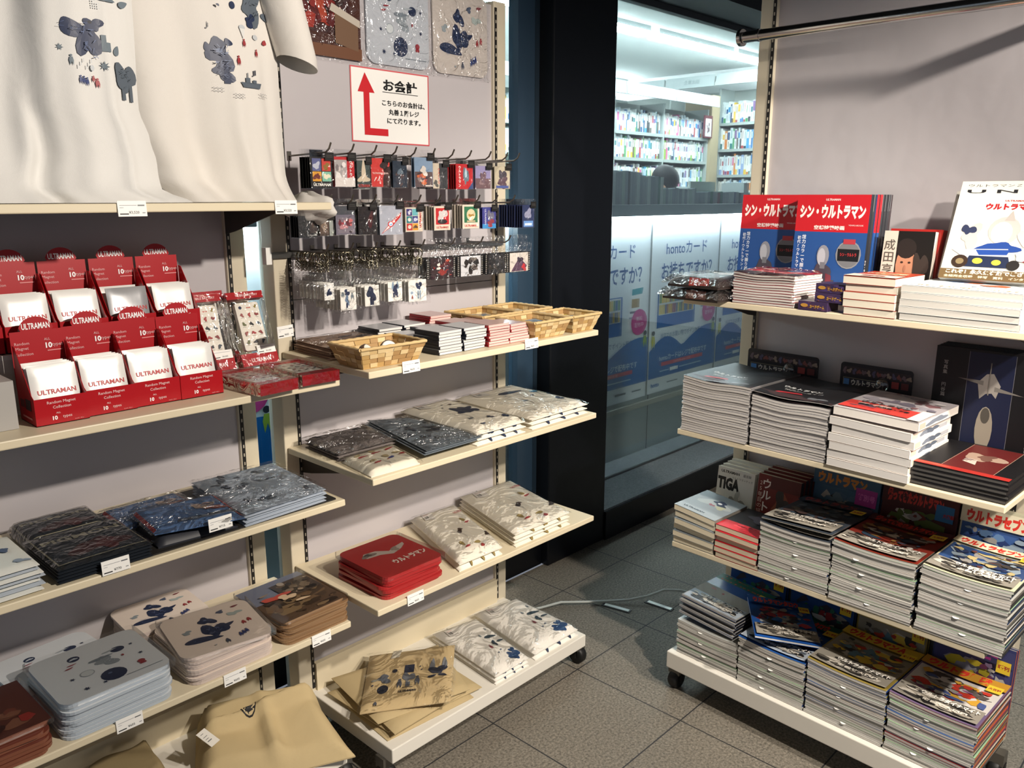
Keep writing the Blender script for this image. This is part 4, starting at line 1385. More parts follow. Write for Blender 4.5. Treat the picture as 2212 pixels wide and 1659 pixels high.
dio = [('r', 0, 0, 1, 1, '#8d93a8'), ('ph', 0.0, 0.0, 1, 0.55, ['#6a5340', '#4b3a2c', '#85694c', '#9c8260', '#3a2d24', '#5c4a3a'], 34, 5), ('ph', 0.42, 0.45, 0.98, 0.85, ['#5a4c42', '#3b332d', '#6f5d4c', '#8a7864', '#2d2723'], 22, 8), ('bl', 0.30, 0.55, 0.17, 0.06, '#a2453a', 4), ('bl', 0.42, 0.47, 0.10, 0.07, '#b9a184', 9), ('leaf', 0.55, 0.30, 0.12, 0.04, -0.6, '#b9a184'), ('e', 0.56, 0.80, 0.05, 0.05, '#8c7f72'), ('leaf', 0.22, 0.68, 0.08, 0.03, 0.4, '#7a6a5c')]
rstack(11, 0.195, 0.225, 0.022, 0.0056, (1.062, 1.805, z), 'mat', 'printed_mat', 'brown scenery-print mat from the top of its stack', 'brown scenery mats', dio, P('#8a6a4a', 0.5), P('#8c6e50', 0.35, 0, 0.6), 0.004, 0.05, 7, 0.0, shift=(-0.006, 0.008, 0.04))
rd_ = [('r', 0, 0, 1, 1, '#5a2a24'), ('ph', 0.02, 0.02, 0.98, 0.98, ['#5f3127', '#7a3f30', '#3f1f1b', '#8c5a44', '#a0332c'], 26, 3)]
rstack(8, 0.225, 0.20, 0.022, 0.0086, (0.312, 1.79, z), 'mat', 'printed_mat', 'red-brown print mat from the top, at the shelf left end', 'red-brown mats', rd_, P('#70392c', 0.4), P('#7d4a36', 0.35, 0, 0.6), 0.006, 0.06, 9, 0.0)

# tote bags on the left base
CANV = P('#b9a67f', 0.85, 0, 0.1, 'cloth')
INK = P('#1c1c1e', 0.6)


def crumple(b, cor, hfun, mat, n=34, th=0.004):
    q = quad(cor)
    hi = [(*q(i / n, j / n), hfun(i / n, j / n)) for j in range(n + 1) for i in range(n + 1)]
    lo = [(x, y, 0.0) for x, y, zz in hi]
    w = n + 1
    fs = [(j * w + i, j * w + i + 1, (j + 1) * w + i + 1, (j + 1) * w + i) for j in range(n) for i in range(n)]
    b.add(hi, fs, mat, True)
    b.add(lo, [tuple(reversed(f)) for f in fs], mat, True)
    for e in ([(i, 0) for i in range(n + 1)], [(n, j) for j in range(n + 1)], [(n - i, n) for i in range(n + 1)], [(0, n - j) for j in range(n + 1)]):
        ids = [j * w + i for i, j in e]
        b.add([lo[k] for k in ids] + [hi[k] for k in ids], [(k, k + 1, n + 1 + k + 1, n + 1 + k) for k in range(n)], mat, True)
    return lambda x, y, h: (*q(x, y), hfun(x, y) + h + 0.0008)


z = 0.1296
t = empty('tote_bag', LF, 0.965, 1.83, z)
nz, nz2 = waves(41, 5, 4, 10), waves(42, 4, 2, 6)


def hf(u, v):
    e = min(1, min(u, 1 - u, v, 1 - v) / 0.16)
    e = e * (2 - e)
    fold = 0.028 * math.exp(-((v - 0.62 - 0.25 * (u - 0.5)) / 0.05) ** 2) + 0.022 * math.exp(-((u - 0.52) / 0.05) ** 2) * (1 if v < 0.6 else 0.3)
    return 0.004 + e * (0.050 + 0.070 * v + 0.030 * nz(u, v) + 0.030 * nz2(u, v) + 1.25 * fold)


b = MB()
mp = crumple(b, [(-0.22, -0.03), (0.150, -0.195), (0.190, 0.06), (-0.10, 0.205)], hf, CANV)
sm = [('e', 0.40, 0.62, 0.060, 0.075, '#1c1c1e'), ('e', 0.40, 0.62, 0.053, 0.067, '#b9a67f'), ('p', [(0.36, 0.60), (0.44, 0.60), (0.43, 0.575), (0.40, 0.565), (0.37, 0.575)], '#1c1c1e'), ('e', 0.375, 0.65, 0.007, 0.010, '#1c1c1e'), ('e', 0.425, 0.65, 0.007, 0.010, '#1c1c1e')]
b.art(sm, mp, 0.3, 0.3, 0.002, 3e-4, True)
b.build('cloth', t)
b = MB().box((0, 0, 0), (0.035, 0.0006, 0.052), P('#dcd9d2', 0.35)).art([('r', 0.2, 0.8, 0.5, 0.83, '#6c6c70'), ('r', 0.15, 0.6, 0.6, 0.63, '#6c6c70'), ('r', 0.15, 0.45, 0.5, 0.48, '#6c6c70'), ('r', 0.15, 0.3, 0.6, 0.35, '#6c6c70')], front(0.035, 0.052), 0.035, 0.052)
b.build('hang_tag', t, (-0.155, -0.01, 0.10), (radians(-62), 0.1, 0.5))
tag(t, 'crumpled beige tote bag with small black face print heaped on the left base', 'tote bag', 'beige tote bags')
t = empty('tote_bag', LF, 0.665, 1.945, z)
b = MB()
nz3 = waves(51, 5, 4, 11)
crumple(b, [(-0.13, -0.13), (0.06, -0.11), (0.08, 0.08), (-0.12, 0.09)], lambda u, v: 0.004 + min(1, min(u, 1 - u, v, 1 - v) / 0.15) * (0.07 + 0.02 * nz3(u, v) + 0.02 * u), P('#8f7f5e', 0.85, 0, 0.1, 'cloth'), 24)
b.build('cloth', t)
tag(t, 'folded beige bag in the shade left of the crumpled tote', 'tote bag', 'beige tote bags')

# ---------------------------------------------------------------- right-hand left rack: panel and hooks
b = MB().box((0, -0.0008, 0), (0.286, 0, 0.203), PT)
AR = '#c8202a'
b.art([('r', 0.0, 0.0, 1, 0.018, '#d05a60'), ('r', 0.0, 0.982, 1, 1, '#d05a60'), ('r', 0, 0, 0.013, 1, '#d05a60'), ('r', 0.987, 0, 1, 1, '#d05a60'),
       ('p', [(0.175, 0.93), (0.29, 0.67), (0.225, 0.67), (0.225, 0.20), (0.44, 0.20), (0.44, 0.10), (0.155, 0.10), (0.155, 0.67), (0.085, 0.67)][0:1] + [(0.29, 0.67), (0.085, 0.67)], AR), ('r', 0.155, 0.10, 0.225, 0.68, AR), ('r', 0.155, 0.10, 0.45, 0.195, AR),
       ('t', 'お会計', 0.62, 0.795, 0.165, '#1a1a1c', {'b': 0.03, 'w': 0.44}), ('r', 0.39, 0.695, 0.85, 0.703, '#1a1a1c'),
       ('t', 'こちらのお会計は、', 0.66, 0.555, 0.085, '#1a1a1c', {'b': 0.02, 'w': 0.56}), ('t', '丸善１階レジ', 0.66, 0.435, 0.085, '#1a1a1c', {'b': 0.02, 'w': 0.40}), ('t', 'にて承ります。', 0.66, 0.315, 0.085, '#1a1a1c', {'b': 0.02, 'w': 0.44})], front(0.286, 0.203, -0.0008), 0.286, 0.203, 0.0003)
tag(b.build('payment_sign', None, (1.4405, BPY - 0.0012, 1.747), (0, radians(0.3), 0)), 'white payment notice with red border and bent red arrow', 'sign')

maple = [('r', 0, 0, 1, 1, '#4a2a22'), ('ph', 0.0, 0.25, 0.85, 1, ['#3d1d1c', '#7c2422', '#9c3327', '#5a1a1c', '#a8442f', '#2e1615'], 40, 6), ('r', 0.0, 0.0, 1, 0.13, '#6a4632'), ('p', [(0.62, 0.16), (0.95, 0.10), (0.95, 0.42), (0.62, 0.55)], '#6d5340'), ('p', [(0.55, 0.50), (0.98, 0.36), (0.98, 0.44), (0.58, 0.58)], '#b5aca0'), ('r', 0.02, 0.48, 0.18, 0.58, '#a99c92')]
for i, (x, lab, art, c) in enumerate(((1.365, 'maple-red photo mat hanging in clear film on the rack panel', maple, '#5a3126'), (1.613, 'pale grey ball-and-star towel hanging in clear film on the panel', circ, '#b7bcc4'), (1.858, 'pale towel with big navy figure hanging in clear film beside the post', tailp, '#c2bab4'))):
    w, h = 0.228, 0.236
    o = MB()
    o.prism(rrect(w, h, 0.03), 0, 0.005, P(c, 0.7), lambda x_, y_, z_: (x_, -z_, y_))
    o.art(art, front(w, h, -0.005, -w / 2, -h / 2), w, h, 0.0003)
    t = o.build('hanging_mat', None, (x, BPY - 0.003, 1.962 + h / 2), (0, radians(0.6 * (1 - i)), 0))
    b = MB()
    n = 16
    nz = waves(200 + i, 5, 5, 18)
    vs = [((u / n - 0.5) * (w + 0.018), -0.0085 - 0.003 * abs(nz(u / n, v / n)), (v / n - 0.5) * (h + 0.02)) for v in range(n + 1) for u in range(n + 1)]
    b.add(vs, [(v * (n + 1) + u, v * (n + 1) + u + 1, (v + 1) * (n + 1) + u + 1, (v + 1) * (n + 1) + u) for v in range(n) for u in range(n)], film(base=0.10, wrinkle=0.8, scale=20, rough=0.12), True)
    b.build('clear_film', t)
    tag(t, lab, 'hanging mat', 'mats hanging on the panel')

HOOK = P('#77736d', 0.3, 0.9)


def peg(x, z, row, i, lng=0.19):
    b = MB()
    y = BPY - 0.001
    b.tube([(0, 0, 0), (0, -lng + 0.02, 0.004), (0, -lng + 0.005, 0.012), (0, -lng - 0.004, 0.026)], 0.0024, HOOK, 8)
    b.box((-0.006, -0.002, -0.012), (0.006, 0, 0.012), HOOK)
    o = b.build('peg_hook', None, (x, y, z))
    tag(o, 'steel peg hook, %s from the left in the %s' % (nth(i), row), 'hook', 'peg hooks on the rack')


R1X = [1.236, 1.306, 1.378, 1.446, 1.512, 1.580, 1.652, 1.720, 1.800, 1.872, 1.925]
R2X = [1.232, 1.298, 1.371, 1.445, 1.525, 1.598, 1.665, 1.752, 1.828, 1.905]
R3X = [1.216, 1.292, 1.370, 1.448, 1.535, 1.650, 1.765, 1.885]
for i, x in enumerate(R1X):
    peg(x, 1.700, 'top hook row', i)
for i, x in enumerate(R2X):
    peg(x, 1.574, 'middle hook row', i)
for i, x in enumerate(R3X):
    peg(x, 1.452, 'lowest hook row', i)
t = empty('hook_bar', LF, 1.56, BPY - 0.020, 1.443)
MB().box((-0.412, -0.004, -0.008), (0.47, 0.004, 0.008), STEEL).build('bar', t)
MB().box((-0.428, -0.012, -0.022), (-0.412, 0.008, 0.022), WHITE).build('end_cap', t)
tag(t, 'steel bar with white end carrying the lowest hook row', 'hook bar')

# card packs
PK = [  # x, z top, height, width, name, base colour, art, copies behind
    (1.226, 1.712, 0.098, 0.070, 'black pack with four coloured squares', '#1b1a1c', [('r', 0.08, 0.55, 0.48, 0.95, '#5a5f8c'), ('bl', 0.28, 0.72, 0.12, 0.13, '#b9bdcb', 1), ('r', 0.52, 0.55, 0.93, 0.95, '#c23f35'), ('bl', 0.72, 0.7, 0.14, 0.10, '#8a6a2c', 2), ('r', 0.08, 0.22, 0.48, 0.53, '#d79b35'), ('bl', 0.28, 0.37, 0.14, 0.11, '#6a2a20', 3), ('r', 0.52, 0.22, 0.93, 0.53, '#7fb9a2'), ('bl', 0.72, 0.38, 0.13, 0.10, '#e3dcc2', 4), ('t', 'ULTRAMAN', 0.5, 0.11, 0.12, '#e9e6e0', {'b': 0.03, 'w': 0.8})], 4),
    (1.296, 1.714, 0.096, 0.068, 'red and white pack with glaring film', '#b8272c', [('ph', 0.0, 0.0, 0.62, 0.9, ['#a8a3a3', '#d5d0cf', '#7c7576', '#c9bfbd', '#e6e1df'], 10, 2), ('t', 'ウルトラマン', 0.8, 0.82, 0.13, '#efe9e6', {'v': 1, 'b': 0.03}), ('r', 0, 0.0, 1, 0.30, '#d9d3cf')], 2),
    (1.356, 1.706, 0.092, 0.048, 'dark green pack with cream bust print', '#3d4a49', [('leaf', 0.5, 0.65, 0.28, 0.42, 1.57, '#cdbfa8'), ('bl', 0.5, 0.35, 0.36, 0.14, '#c9bba4', 3), ('t', 'ULTRAMAN', 0.5, 0.10, 0.14, '#b83a35', {'b': 0.03, 'w': 0.9})], 2),
    (1.412, 1.714, 0.095, 0.068, 'red pack with black cut-out shape', '#c63a35', [('bl', 0.75, 0.72, 0.25, 0.22, '#2a1a18', 5), ('p', [(0.62, 0.0), (1, 0.0), (1, 0.75), (0.75, 0.6), (0.62, 0.3)], '#3a201c'), ('t', 'ULTRAMAN BELIAL', 0.5, 0.48, 0.08, '#e9c7c0', {'b': 0.03, 'w': 0.85}), ('t', '〃', 0.3, 0.27, 0.3, '#e9d6d0', {'w': 0.35})], 2),
    (1.478, 1.708, 0.09, 0.055, 'dark dusk-blue photo pack', '#22303f', [('ph', 0.05, 0.0, 0.95, 0.6, ['#2a3340', '#3a3f4a', '#4a3a3c', '#1c2430', '#5a4644'], 14, 4), ('bl', 0.5, 0.6, 0.16, 0.13, '#5f6f7c', 3)], 4),
    (1.553, 1.722, 0.103, 0.073, 'sky-blue photo pack hanging foremost', '#7c93ac', [('ph', 0.02, 0.0, 0.98, 0.52, ['#5a4a4c', '#8a7a78', '#a8524a', '#3c3438', '#b9aca4', '#c4683c'], 18, 8), ('bl', 0.48, 0.55, 0.18, 0.14, '#c9c2bb', 5), ('r', 0.55, 0.03, 0.95, 0.07, '#d6cfc8')], 1),
    (1.625, 1.706, 0.09, 0.062, 'charcoal pack with cream side and red lettering', '#2f3336', [('r', 0, 0, 0.42, 1, '#c4b8a6'), ('t', 'ウルトラQ', 0.4, 0.75, 0.12, '#b0302c', {'v': 1, 'b': 0.03}), ('bl', 0.2, 0.2, 0.15, 0.12, '#5a5a58', 5)], 6),
    (1.720, 1.707, 0.092, 0.074, 'red pack with white vertical lettering', '#b3262b', [('t', 'ウルトラマン', 0.22, 0.86, 0.135, '#ece4e0', {'v': 1, 'b': 0.04}), ('bl', 0.58, 0.52, 0.14, 0.34, '#5f7480', 7), ('leaf', 0.58, 0.66, 0.12, 0.2, 1.5, '#a9c4d0'), ('p', [(0.7, 0.0), (1, 0.0), (1, 0.3), (0.85, 0.15)], '#3c4c78')], 4),
    (1.797, 1.702, 0.085, 0.070, 'lilac sky pack with brown shape', '#8d86ac', [('ph', 0.0, 0.0, 1, 0.45, ['#6a5358', '#7d6468', '#4f3f46', '#8a7478'], 10, 3), ('bl', 0.5, 0.5, 0.14, 0.3, '#6b5560', 8)], 2),
    (1.880, 1.703, 0.086, 0.074, 'pale oval pack beside the post', '#a89f8c', [('e', 0.5, 0.5, 0.48, 0.5, '#b9b09a'), ('bl', 0.5, 0.62, 0.2, 0.24, '#4a454e', 4), ('bl', 0.52, 0.28, 0.36, 0.2, '#5a4650', 6), ('r', 0.1, 0.03, 0.9, 0.14, '#4a5a94')], 1),
]
PK2 = [
    (1.178, 1.562, 0.07, 0.060, 'black pack half hidden below the T-shirt hem', '#26282a', [('t', 'ULTRAMAN', 0.7, 0.1, 0.1, '#d6d6d4', {'w': 0.5}), ('ph', 0.6, 0.2, 1, 0.9, ['#3a3230', '#6a5648', '#4c3c34'], 6, 3)], 3),
    (1.232, 1.565, 0.07, 0.045, 'brown creature-photo pack under the top shelf end', '#4b3f38', [('ph', 0, 0.1, 0.7, 0.95, ['#5a4a40', '#8a7664', '#3a2e28', '#a8988a'], 14, 6), ('r', 0.72, 0, 1, 1, '#9aa09a')], 2),
    (1.292, 1.590, 0.094, 0.066, 'cloudy red-figure photo pack', '#6f6a78', [('r', 0, 0.7, 1, 1, '#4a4d54'), ('ph', 0.1, 0.05, 0.9, 0.6, ['#7d747f', '#a2414a', '#6a2a34', '#b9848a', '#3a2c34', '#c46a6c'], 18, 5)], 1),
    (1.362, 1.588, 0.094, 0.064, 'near-black pack with red streak', '#1c1719', [('leaf', 0.7, 0.55, 0.2, 0.35, 1.0, '#4a2024')], 6),
    (1.443, 1.591, 0.100, 0.085, 'clear pack with red and white pointed badge', '#a9adb9', [('p', [(0.05, 0.03), (0.45, 0.42), (0.95, 0.78), (0.90, 0.60), (0.55, 0.30)], '#c22c2c'), ('p', [(0.12, 0.08), (0.46, 0.40), (0.66, 0.52), (0.56, 0.34)], '#e5dfdc'), ('e', 0.47, 0.37, 0.13, 0.10, '#c22c2c'), ('e', 0.47, 0.37, 0.09, 0.07, '#d9e2ee'), ('e', 0.47, 0.37, 0.055, 0.04, '#4a8ac4'), ('t', 'ULTRA', 0.76, 0.62, 0.10, '#f0e9e6', {'b': 0.03, 'r': 0.65, 'w': 0.34})], 1),
    (1.524, 1.583, 0.086, 0.068, 'cream pack with six coloured squares', '#d5c9b8', [('r', 0.06, 0.66, 0.38, 0.94, '#3a3474'), ('r', 0.40, 0.66, 0.72, 0.94, '#6ab0b8'), ('r', 0.06, 0.36, 0.38, 0.64, '#2f7a80'), ('r', 0.40, 0.36, 0.72, 0.64, '#34407f'), ('r', 0.06, 0.06, 0.38, 0.34, '#b83a34'), ('r', 0.40, 0.06, 0.72, 0.34, '#d59a36'), ('e', 0.22, 0.5, 0.1, 0.08, '#d9d6cc'), ('e', 0.56, 0.5, 0.1, 0.08, '#b9bcd2'), ('e', 0.22, 0.2, 0.1, 0.08, '#e0d8cc'), ('bl', 0.56, 0.2, 0.1, 0.08, '#5a3a20', 3), ('bl', 0.22, 0.8, 0.1, 0.08, '#c9c6d8', 2), ('t', 'ULTRAMAN', 0.86, 0.5, 0.13, '#b83a34', {'b': 0.03, 'r': 1.5708})], 6),
    (1.630, 1.586, 0.088, 0.068, 'cream pack with red panel and white round head shape', '#d8cdbd', [('r', 0.10, 0.24, 0.92, 0.92, '#b8262a'), ('bl', 0.5, 0.62, 0.27, 0.24, '#c9c4c2', 31), ('e', 0.5, 0.36, 0.3, 0.1, '#2d2a2c'), ('t', 'ULTRAMAN', 0.5, 0.12, 0.12, '#c24a42', {'b': 0.03, 'w': 0.75})], 4),
    (1.745, 1.590, 0.090, 0.075, 'cream pack with green panel and round cream shape', '#d8cdbd', [('r', 0.10, 0.25, 0.90, 0.92, '#2f6f4e'), ('e', 0.5, 0.58, 0.26, 0.24, '#cfc3a0'), ('bl', 0.5, 0.55, 0.14, 0.07, '#a8823a', 4), ('r', 0.25, 0.27, 0.75, 0.34, '#b9a888'), ('t', 'ULTRAMAN', 0.5, 0.12, 0.12, '#c24a42', {'b': 0.03, 'w': 0.75})], 4),
    (1.822, 1.580, 0.082, 0.064, 'blue and purple pack with sideways lettering', '#3d3f86', [('r', 0, 0, 1, 0.22, '#3f8cc4'), ('bl', 0.6, 0.6, 0.2, 0.26, '#6a6a7c', 7), ('bl', 0.6, 0.25, 0.24, 0.16, '#8a3a44', 2), ('t', 'ULTRAMAN', 0.22, 0.55, 0.14, '#c9cbe2', {'b': 0.02, 'r': -1.5708})], 1),
    (2.000, 1.588, 0.092, 0.062, 'blue-black pack at the free end of the middle row', '#2c3558', [('bl', 0.5, 0.62, 0.22, 0.26, '#8d8fa8', 21), ('r', 0.1, 0.04, 0.9, 0.3, '#6a94cc'), ('r', 0.2, 0.1, 0.8, 0.2, '#d0dcec')], 9),
]


def pack(x, zt, h, w, nm, base, art, n, row, i):
    hx = min((R1X if row == 'top' else R2X), key=lambda q: abs(q - x))
    for k in range(n + 1):
        y = 1.828 + k * 0.0115 - (0.012 if 'foremost' in nm else 0)
        t = empty('card_pack', LF, x + (0.001 * (k % 3) if k else 0), y, zt - h)
        b = MB()
        b.box((-w / 2 + 0.003, -0.0015, 0.002), (w / 2 - 0.003, 0.0015, h * 0.80), P(base, 0.4))
        if k == 0:
            b.art(art, front(w - 0.006, h * 0.8 - 0.002, -0.0015, -w / 2 + 0.003, 0.002), w - 0.006, h * 0.8 - 0.002, 0.0002)
        b.build('card', t)
        b = MB()
        if k == 0:
            m = 8
            nz = waves(300 + i + (50 if row == 'top' else 0), 4, 3, 9)
            vs = [((u / m - 0.5) * w, -0.0045 - 0.0018 * nz(u / m, v / m), v / m * h) for v in range(m + 1) for u in range(m + 1)]
            b.add(vs, [(v * (m + 1) + u, v * (m + 1) + u + 1, (v + 1) * (m + 1) + u + 1, (v + 1) * (m + 1) + u) for v in range(m) for u in range(m)], SLEEVE, True)
        else:
            b.box((-w / 2, -0.0025, 0), (w / 2, -0.0022, h), FILM)
        b.build('sleeve', t)
        if k == 0:
            lw = min(0.026, w * 0.4)
            b = MB().box((w * 0.5 - lw - 0.001, -0.0082, h - 0.028), (w * 0.5 - 0.001, -0.0072, h - 0.008), P('#161514', 0.45))
            b.art([('r', 0.15, 0.6, 0.8, 0.66, '#4a4846'), ('r', 0.15, 0.4, 0.85, 0.46, '#4a4846')], front(lw, 0.02, -0.0082, w * 0.5 - lw - 0.001, h - 0.028), lw, 0.02, 0.0002)
            b.build('price_label', t)
        lab = '%s in the %s hook row' % (nm, row) if k == 0 else '%s pack behind the %s' % (nth(k - 1, 'next'), nm)
        if len(lab.split()) > 16:
            lab = ' '.join(lab.split()[:16])
        tag(t, lab, 'card pack', 'card packs on the hooks')


for i, a in enumerate(PK):
    pack(*a, 'top', i)
for i, a in enumerate(PK2):
    pack(*a, 'middle', i)

# key rings and film-strip packs on the lowest row
BRASS = P('#8c8674', 0.22, 1.0)
ring = MB()
for j in range(3):
    ring.tube([(0.014 * cos(a), -0.0014 * j + 0.001, 0.014 * sin(a)) for a in [2 * pi * q / 14 for q in range(15)]], 0.0014, BRASS, 5, False)
for j in range(15):
    ring.tube([(0.0035 * cos(a) + (j % 2) * 0.001 + (j // 5 - 1) * 0.011, 0.0022 * (j % 2) * sin(a), -0.013 - 0.0045 * (j % 5) + 0.0032 * sin(a)) for a in [2 * pi * q / 8 for q in range(9)]], 0.0011, BRASS, 4, False)
KEY = [(1.216, 0.072, 0.098, 'white key tag with dotted frame', [('r', 0, 0, 1, 1, '#e9e8e4'), ('bl', 0.5, 0.45, 0.2, 0.25, NAVY, 3)] + [('e', 0.08 + 0.84 * q, 0.1 + 0.16 * r_, 0.03, 0.02, NAVY) for q in (0, 1) for r_ in range(6)], (0.030, 0.044, 0.03, 0.012)),
       (1.292, 0.076, 0.126, 'key tag with tall navy figure on white card', [('r', 0, 0, 1, 0.75, '#e5e3dd'), ('bl', 0.42, 0.78, 0.14, 0.14, NAVY, 9), ('bl', 0.42, 0.45, 0.12, 0.2, '#6f84a0', 5), ('r', 0.34, 0.1, 0.46, 0.32, NAVY), ('man', 0.15, 0.7, 0.24, 0.2, GREY), ('man', 0.75, 0.6, 0.3, 0.2, GREY), ('r', 0.3, 0.06, 0.8, 0.075, GREY)], (0.050, 0.060, 0.005, 0.008)),
       (1.370, 0.068, 0.120, 'key tag with dark blue shape', [('r', 0, 0, 1, 0.7, '#dfddd6'), ('bl', 0.45, 0.6, 0.26, 0.34, '#1f2a45', 12), ('r', 0.35, 0.05, 0.62, 0.4, '#1f2a45')], (0.048, 0.056, 0.002, 0.006)),
       (1.448, 0.066, 0.118, 'key tag with winged navy shape', [('r', 0, 0, 1, 0.8, '#e8e6e0'), ('leaf', 0.35, 0.82, 0.14, 0.22, 1.4, '#7f97ac'), ('leaf', 0.68, 0.82, 0.14, 0.22, 1.7, '#7f97ac'), ('bl', 0.52, 0.6, 0.2, 0.22, NAVY, 6), ('r', 0.35, 0.2, 0.45, 0.45, NAVY), ('r', 0.6, 0.2, 0.7, 0.45, NAVY)], (0.050, 0.054, 0.002, 0.01)),
       (1.530, 0.088, 0.124, 'key tag with navy suit shape and round-cornered card', [('r', 0, 0, 1, 0.62, '#e8e6e0'), ('bl', 0.58, 0.72, 0.13, 0.2, NAVY, 8), ('r', 0.50, 0.12, 0.57, 0.5, '#7f97ac'), ('r', 0.61, 0.12, 0.68, 0.5, '#7f97ac'), ('e', 0.18, 0.42, 0.08, 0.07, '#8ea0b4'), ('man', 0.2, 0.2, 0.2, 0.1, '#8f4a40')], (0.066, 0.062, 0.004, 0.008))]
rm = None
for i, (x, w, h, nm, art, (cw, ch, cx, cz)) in enumerate(KEY):
    for k in range(8):
        y = 1.822 + k * 0.0162
        t = empty('key_ring', LF, x, y, 1.452)
        if rm is None:
            rm = ring.build('split_ring', t, (0, 0, -0.013))
        else:
            o = rm.copy()
            COL.objects.link(o)
            o.parent = t
            o.location = (0.002 * (k % 2), 0, -0.013)
            o.rotation_euler = (0, rnd.uniform(-0.3, 0.3), rnd.uniform(-0.5, 0.5))
        b = MB()
        m = 10
        nz = waves(400 + i * 7 + k, 4, 3, 10)
        top = -0.034
        vs = [((u / m - 0.5) * w, 0.002 * nz(u / m, v / m) - 0.002, top - h * (1 - v / m)) for v in range(m + 1) for u in range(m + 1)]
        b.add(vs, [(v * (m + 1) + u, v * (m + 1) + u + 1, (v + 1) * (m + 1) + u + 1, (v + 1) * (m + 1) + u) for v in range(m) for u in range(m)], film(base=0.06, wrinkle=0.9, scale=26, rough=0.1), True)
        b.build('clear_bag', t)
        b = MB()
        x0, z0 = -w / 2 + cx + 0.004, top - h + cz
        b.box((x0, 0.001, z0), (x0 + cw, 0.003, z0 + ch), P('#e3e1da', 0.5))
        if k == 0:
            b.art(art, front(cw, ch, 0.001, x0, z0), cw, ch, 0.0003)
        b.build('card', t)
        tag(t, '%s %s, lowest row' % ('foremost' if k == 0 else nth(k), nm), 'key ring', 'key rings in clear bags')
FS = [(1.618, 0.120, 'dark red scene', ['#2a1a1e', '#8a2e2a', '#5a2024', '#b04a38', '#d9d2ca', '#3a2a34']), (1.735, 0.115, 'black creature scene', ['#c3c4c8', '#1c1a1a', '#2e2826', '#3a3230', '#6a625c']), (1.845, 0.10, 'black scene', ['#2a2a2c', '#17171a', '#3a3a3c', '#4c4644']), (1.948, 0.118, 'white scene with purple and red figure', ['#cfc8c0', '#3a2c3c', '#5a3f55', '#4a3a4a', '#b8353c'])]
for i, (x, w, nm, pal) in enumerate(FS):
    for k in range(3):
        y = 1.822 + k * 0.018
        t = empty('film_pack', LF, x, y, 1.452)
        b = MB()
        hx = 0.085
        b.box((-w / 2 + 0.004, 0, -0.092), (w / 2 - 0.004, 0.002, -0.030), P('#141314', 0.4))
        if k == 0:
            a = [('r', 0.02 + 0.0, 0.06 + 0.094 * q, 0.07, 0.10 + 0.094 * q, '#9a968e') for q in range(10)] + [('r', 0.93, 0.06 + 0.094 * q, 0.98, 0.10 + 0.094 * q, '#9a968e') for q in range(10)]
            if i == 3:
                a += [('r', 0.12, 0.02, 0.90, 0.98, pal[0]), ('p', [(0.18, 0.04), (0.75, 0.04), (0.85, 0.3), (0.62, 0.62), (0.5, 0.7), (0.36, 0.42)], pal[2]), ('bl', 0.55, 0.62, 0.10, 0.16, pal[1], 4), ('bl', 0.72, 0.22, 0.09, 0.16, pal[4], 5)]
            else:
                a += [('ph', 0.12, 0.02, 0.90, 0.98, pal, 16, 50 + i)]
            b.art(a, front(w - 0.008, 0.062, 0, -w / 2 + 0.004, -0.092), w - 0.008, 0.062, 0.0003)
        b.build('film_card', t)
        b = MB()
        m = 10
        nz = waves(500 + i * 7 + k, 4, 3, 10)
        vs = [((u / m - 0.5) * w, 0.002 * nz(u / m, v / m) - 0.0045, -0.095 + 0.120 * v / m) for v in range(m + 1) for u in range(m + 1)]
        b.add(vs, [(v * (m + 1) + u, v * (m + 1) + u + 1, (v + 1) * (m + 1) + u + 1, (v + 1) * (m + 1) + u) for v in range(m) for u in range(m)], film(base=0.06, wrinkle=0.7, scale=22, rough=0.1), True)
        b.build('clear_bag', t)
        tag(t, '%s film-strip pack with %s, lowest row' % ('foremost' if k == 0 else nth(k), nm), 'film pack', 'film-strip packs')

# ---------------------------------------------------------------- basket shelf
z = BZ[0] + 0.0006
BRN = P('#a98f7c', 0.75, 0, 0.15)
for k in range(7):
    j = rnd.uniform(-0.005, 0.005)
    (c2, cor2) = rel([(1.190, 1.775), (1.405, 1.790), (1.400, 1.955), (1.200, 1.960)])
    parcel('hand_towel', 'towel', '%s folded brown cloth from the bottom of the pile behind the badge basket' % nth(k, 'lowest'), cor2, (c2[0] + j, c2[1] + j, z + k * 0.0048), 0.0044, BRN, 600 + k, [('leaf', 0.6, 0.6, 0.14, 0.05, 0.5, '#3a3a48'), ('bl', 0.78, 0.45, 0.09, 0.06, '#3a3a48', 3), ('bl', 0.4, 0.4, 0.03, 0.03, '#4a4450', 4), ('bl', 0.5, 0.25, 0.04, 0.03, '#4a4450', 5), ('bl', 0.65, 0.2, 0.05, 0.02, '#6a5a58', 6)] if k == 6 else None, 'brown cloths', k == 6, 0.001, 0.006, 0.002)

WV = [P(c, 0.6, 0, 0.3) for c in ('#c9ad7c', '#b8965f', '#d6be90', '#a9875a')]


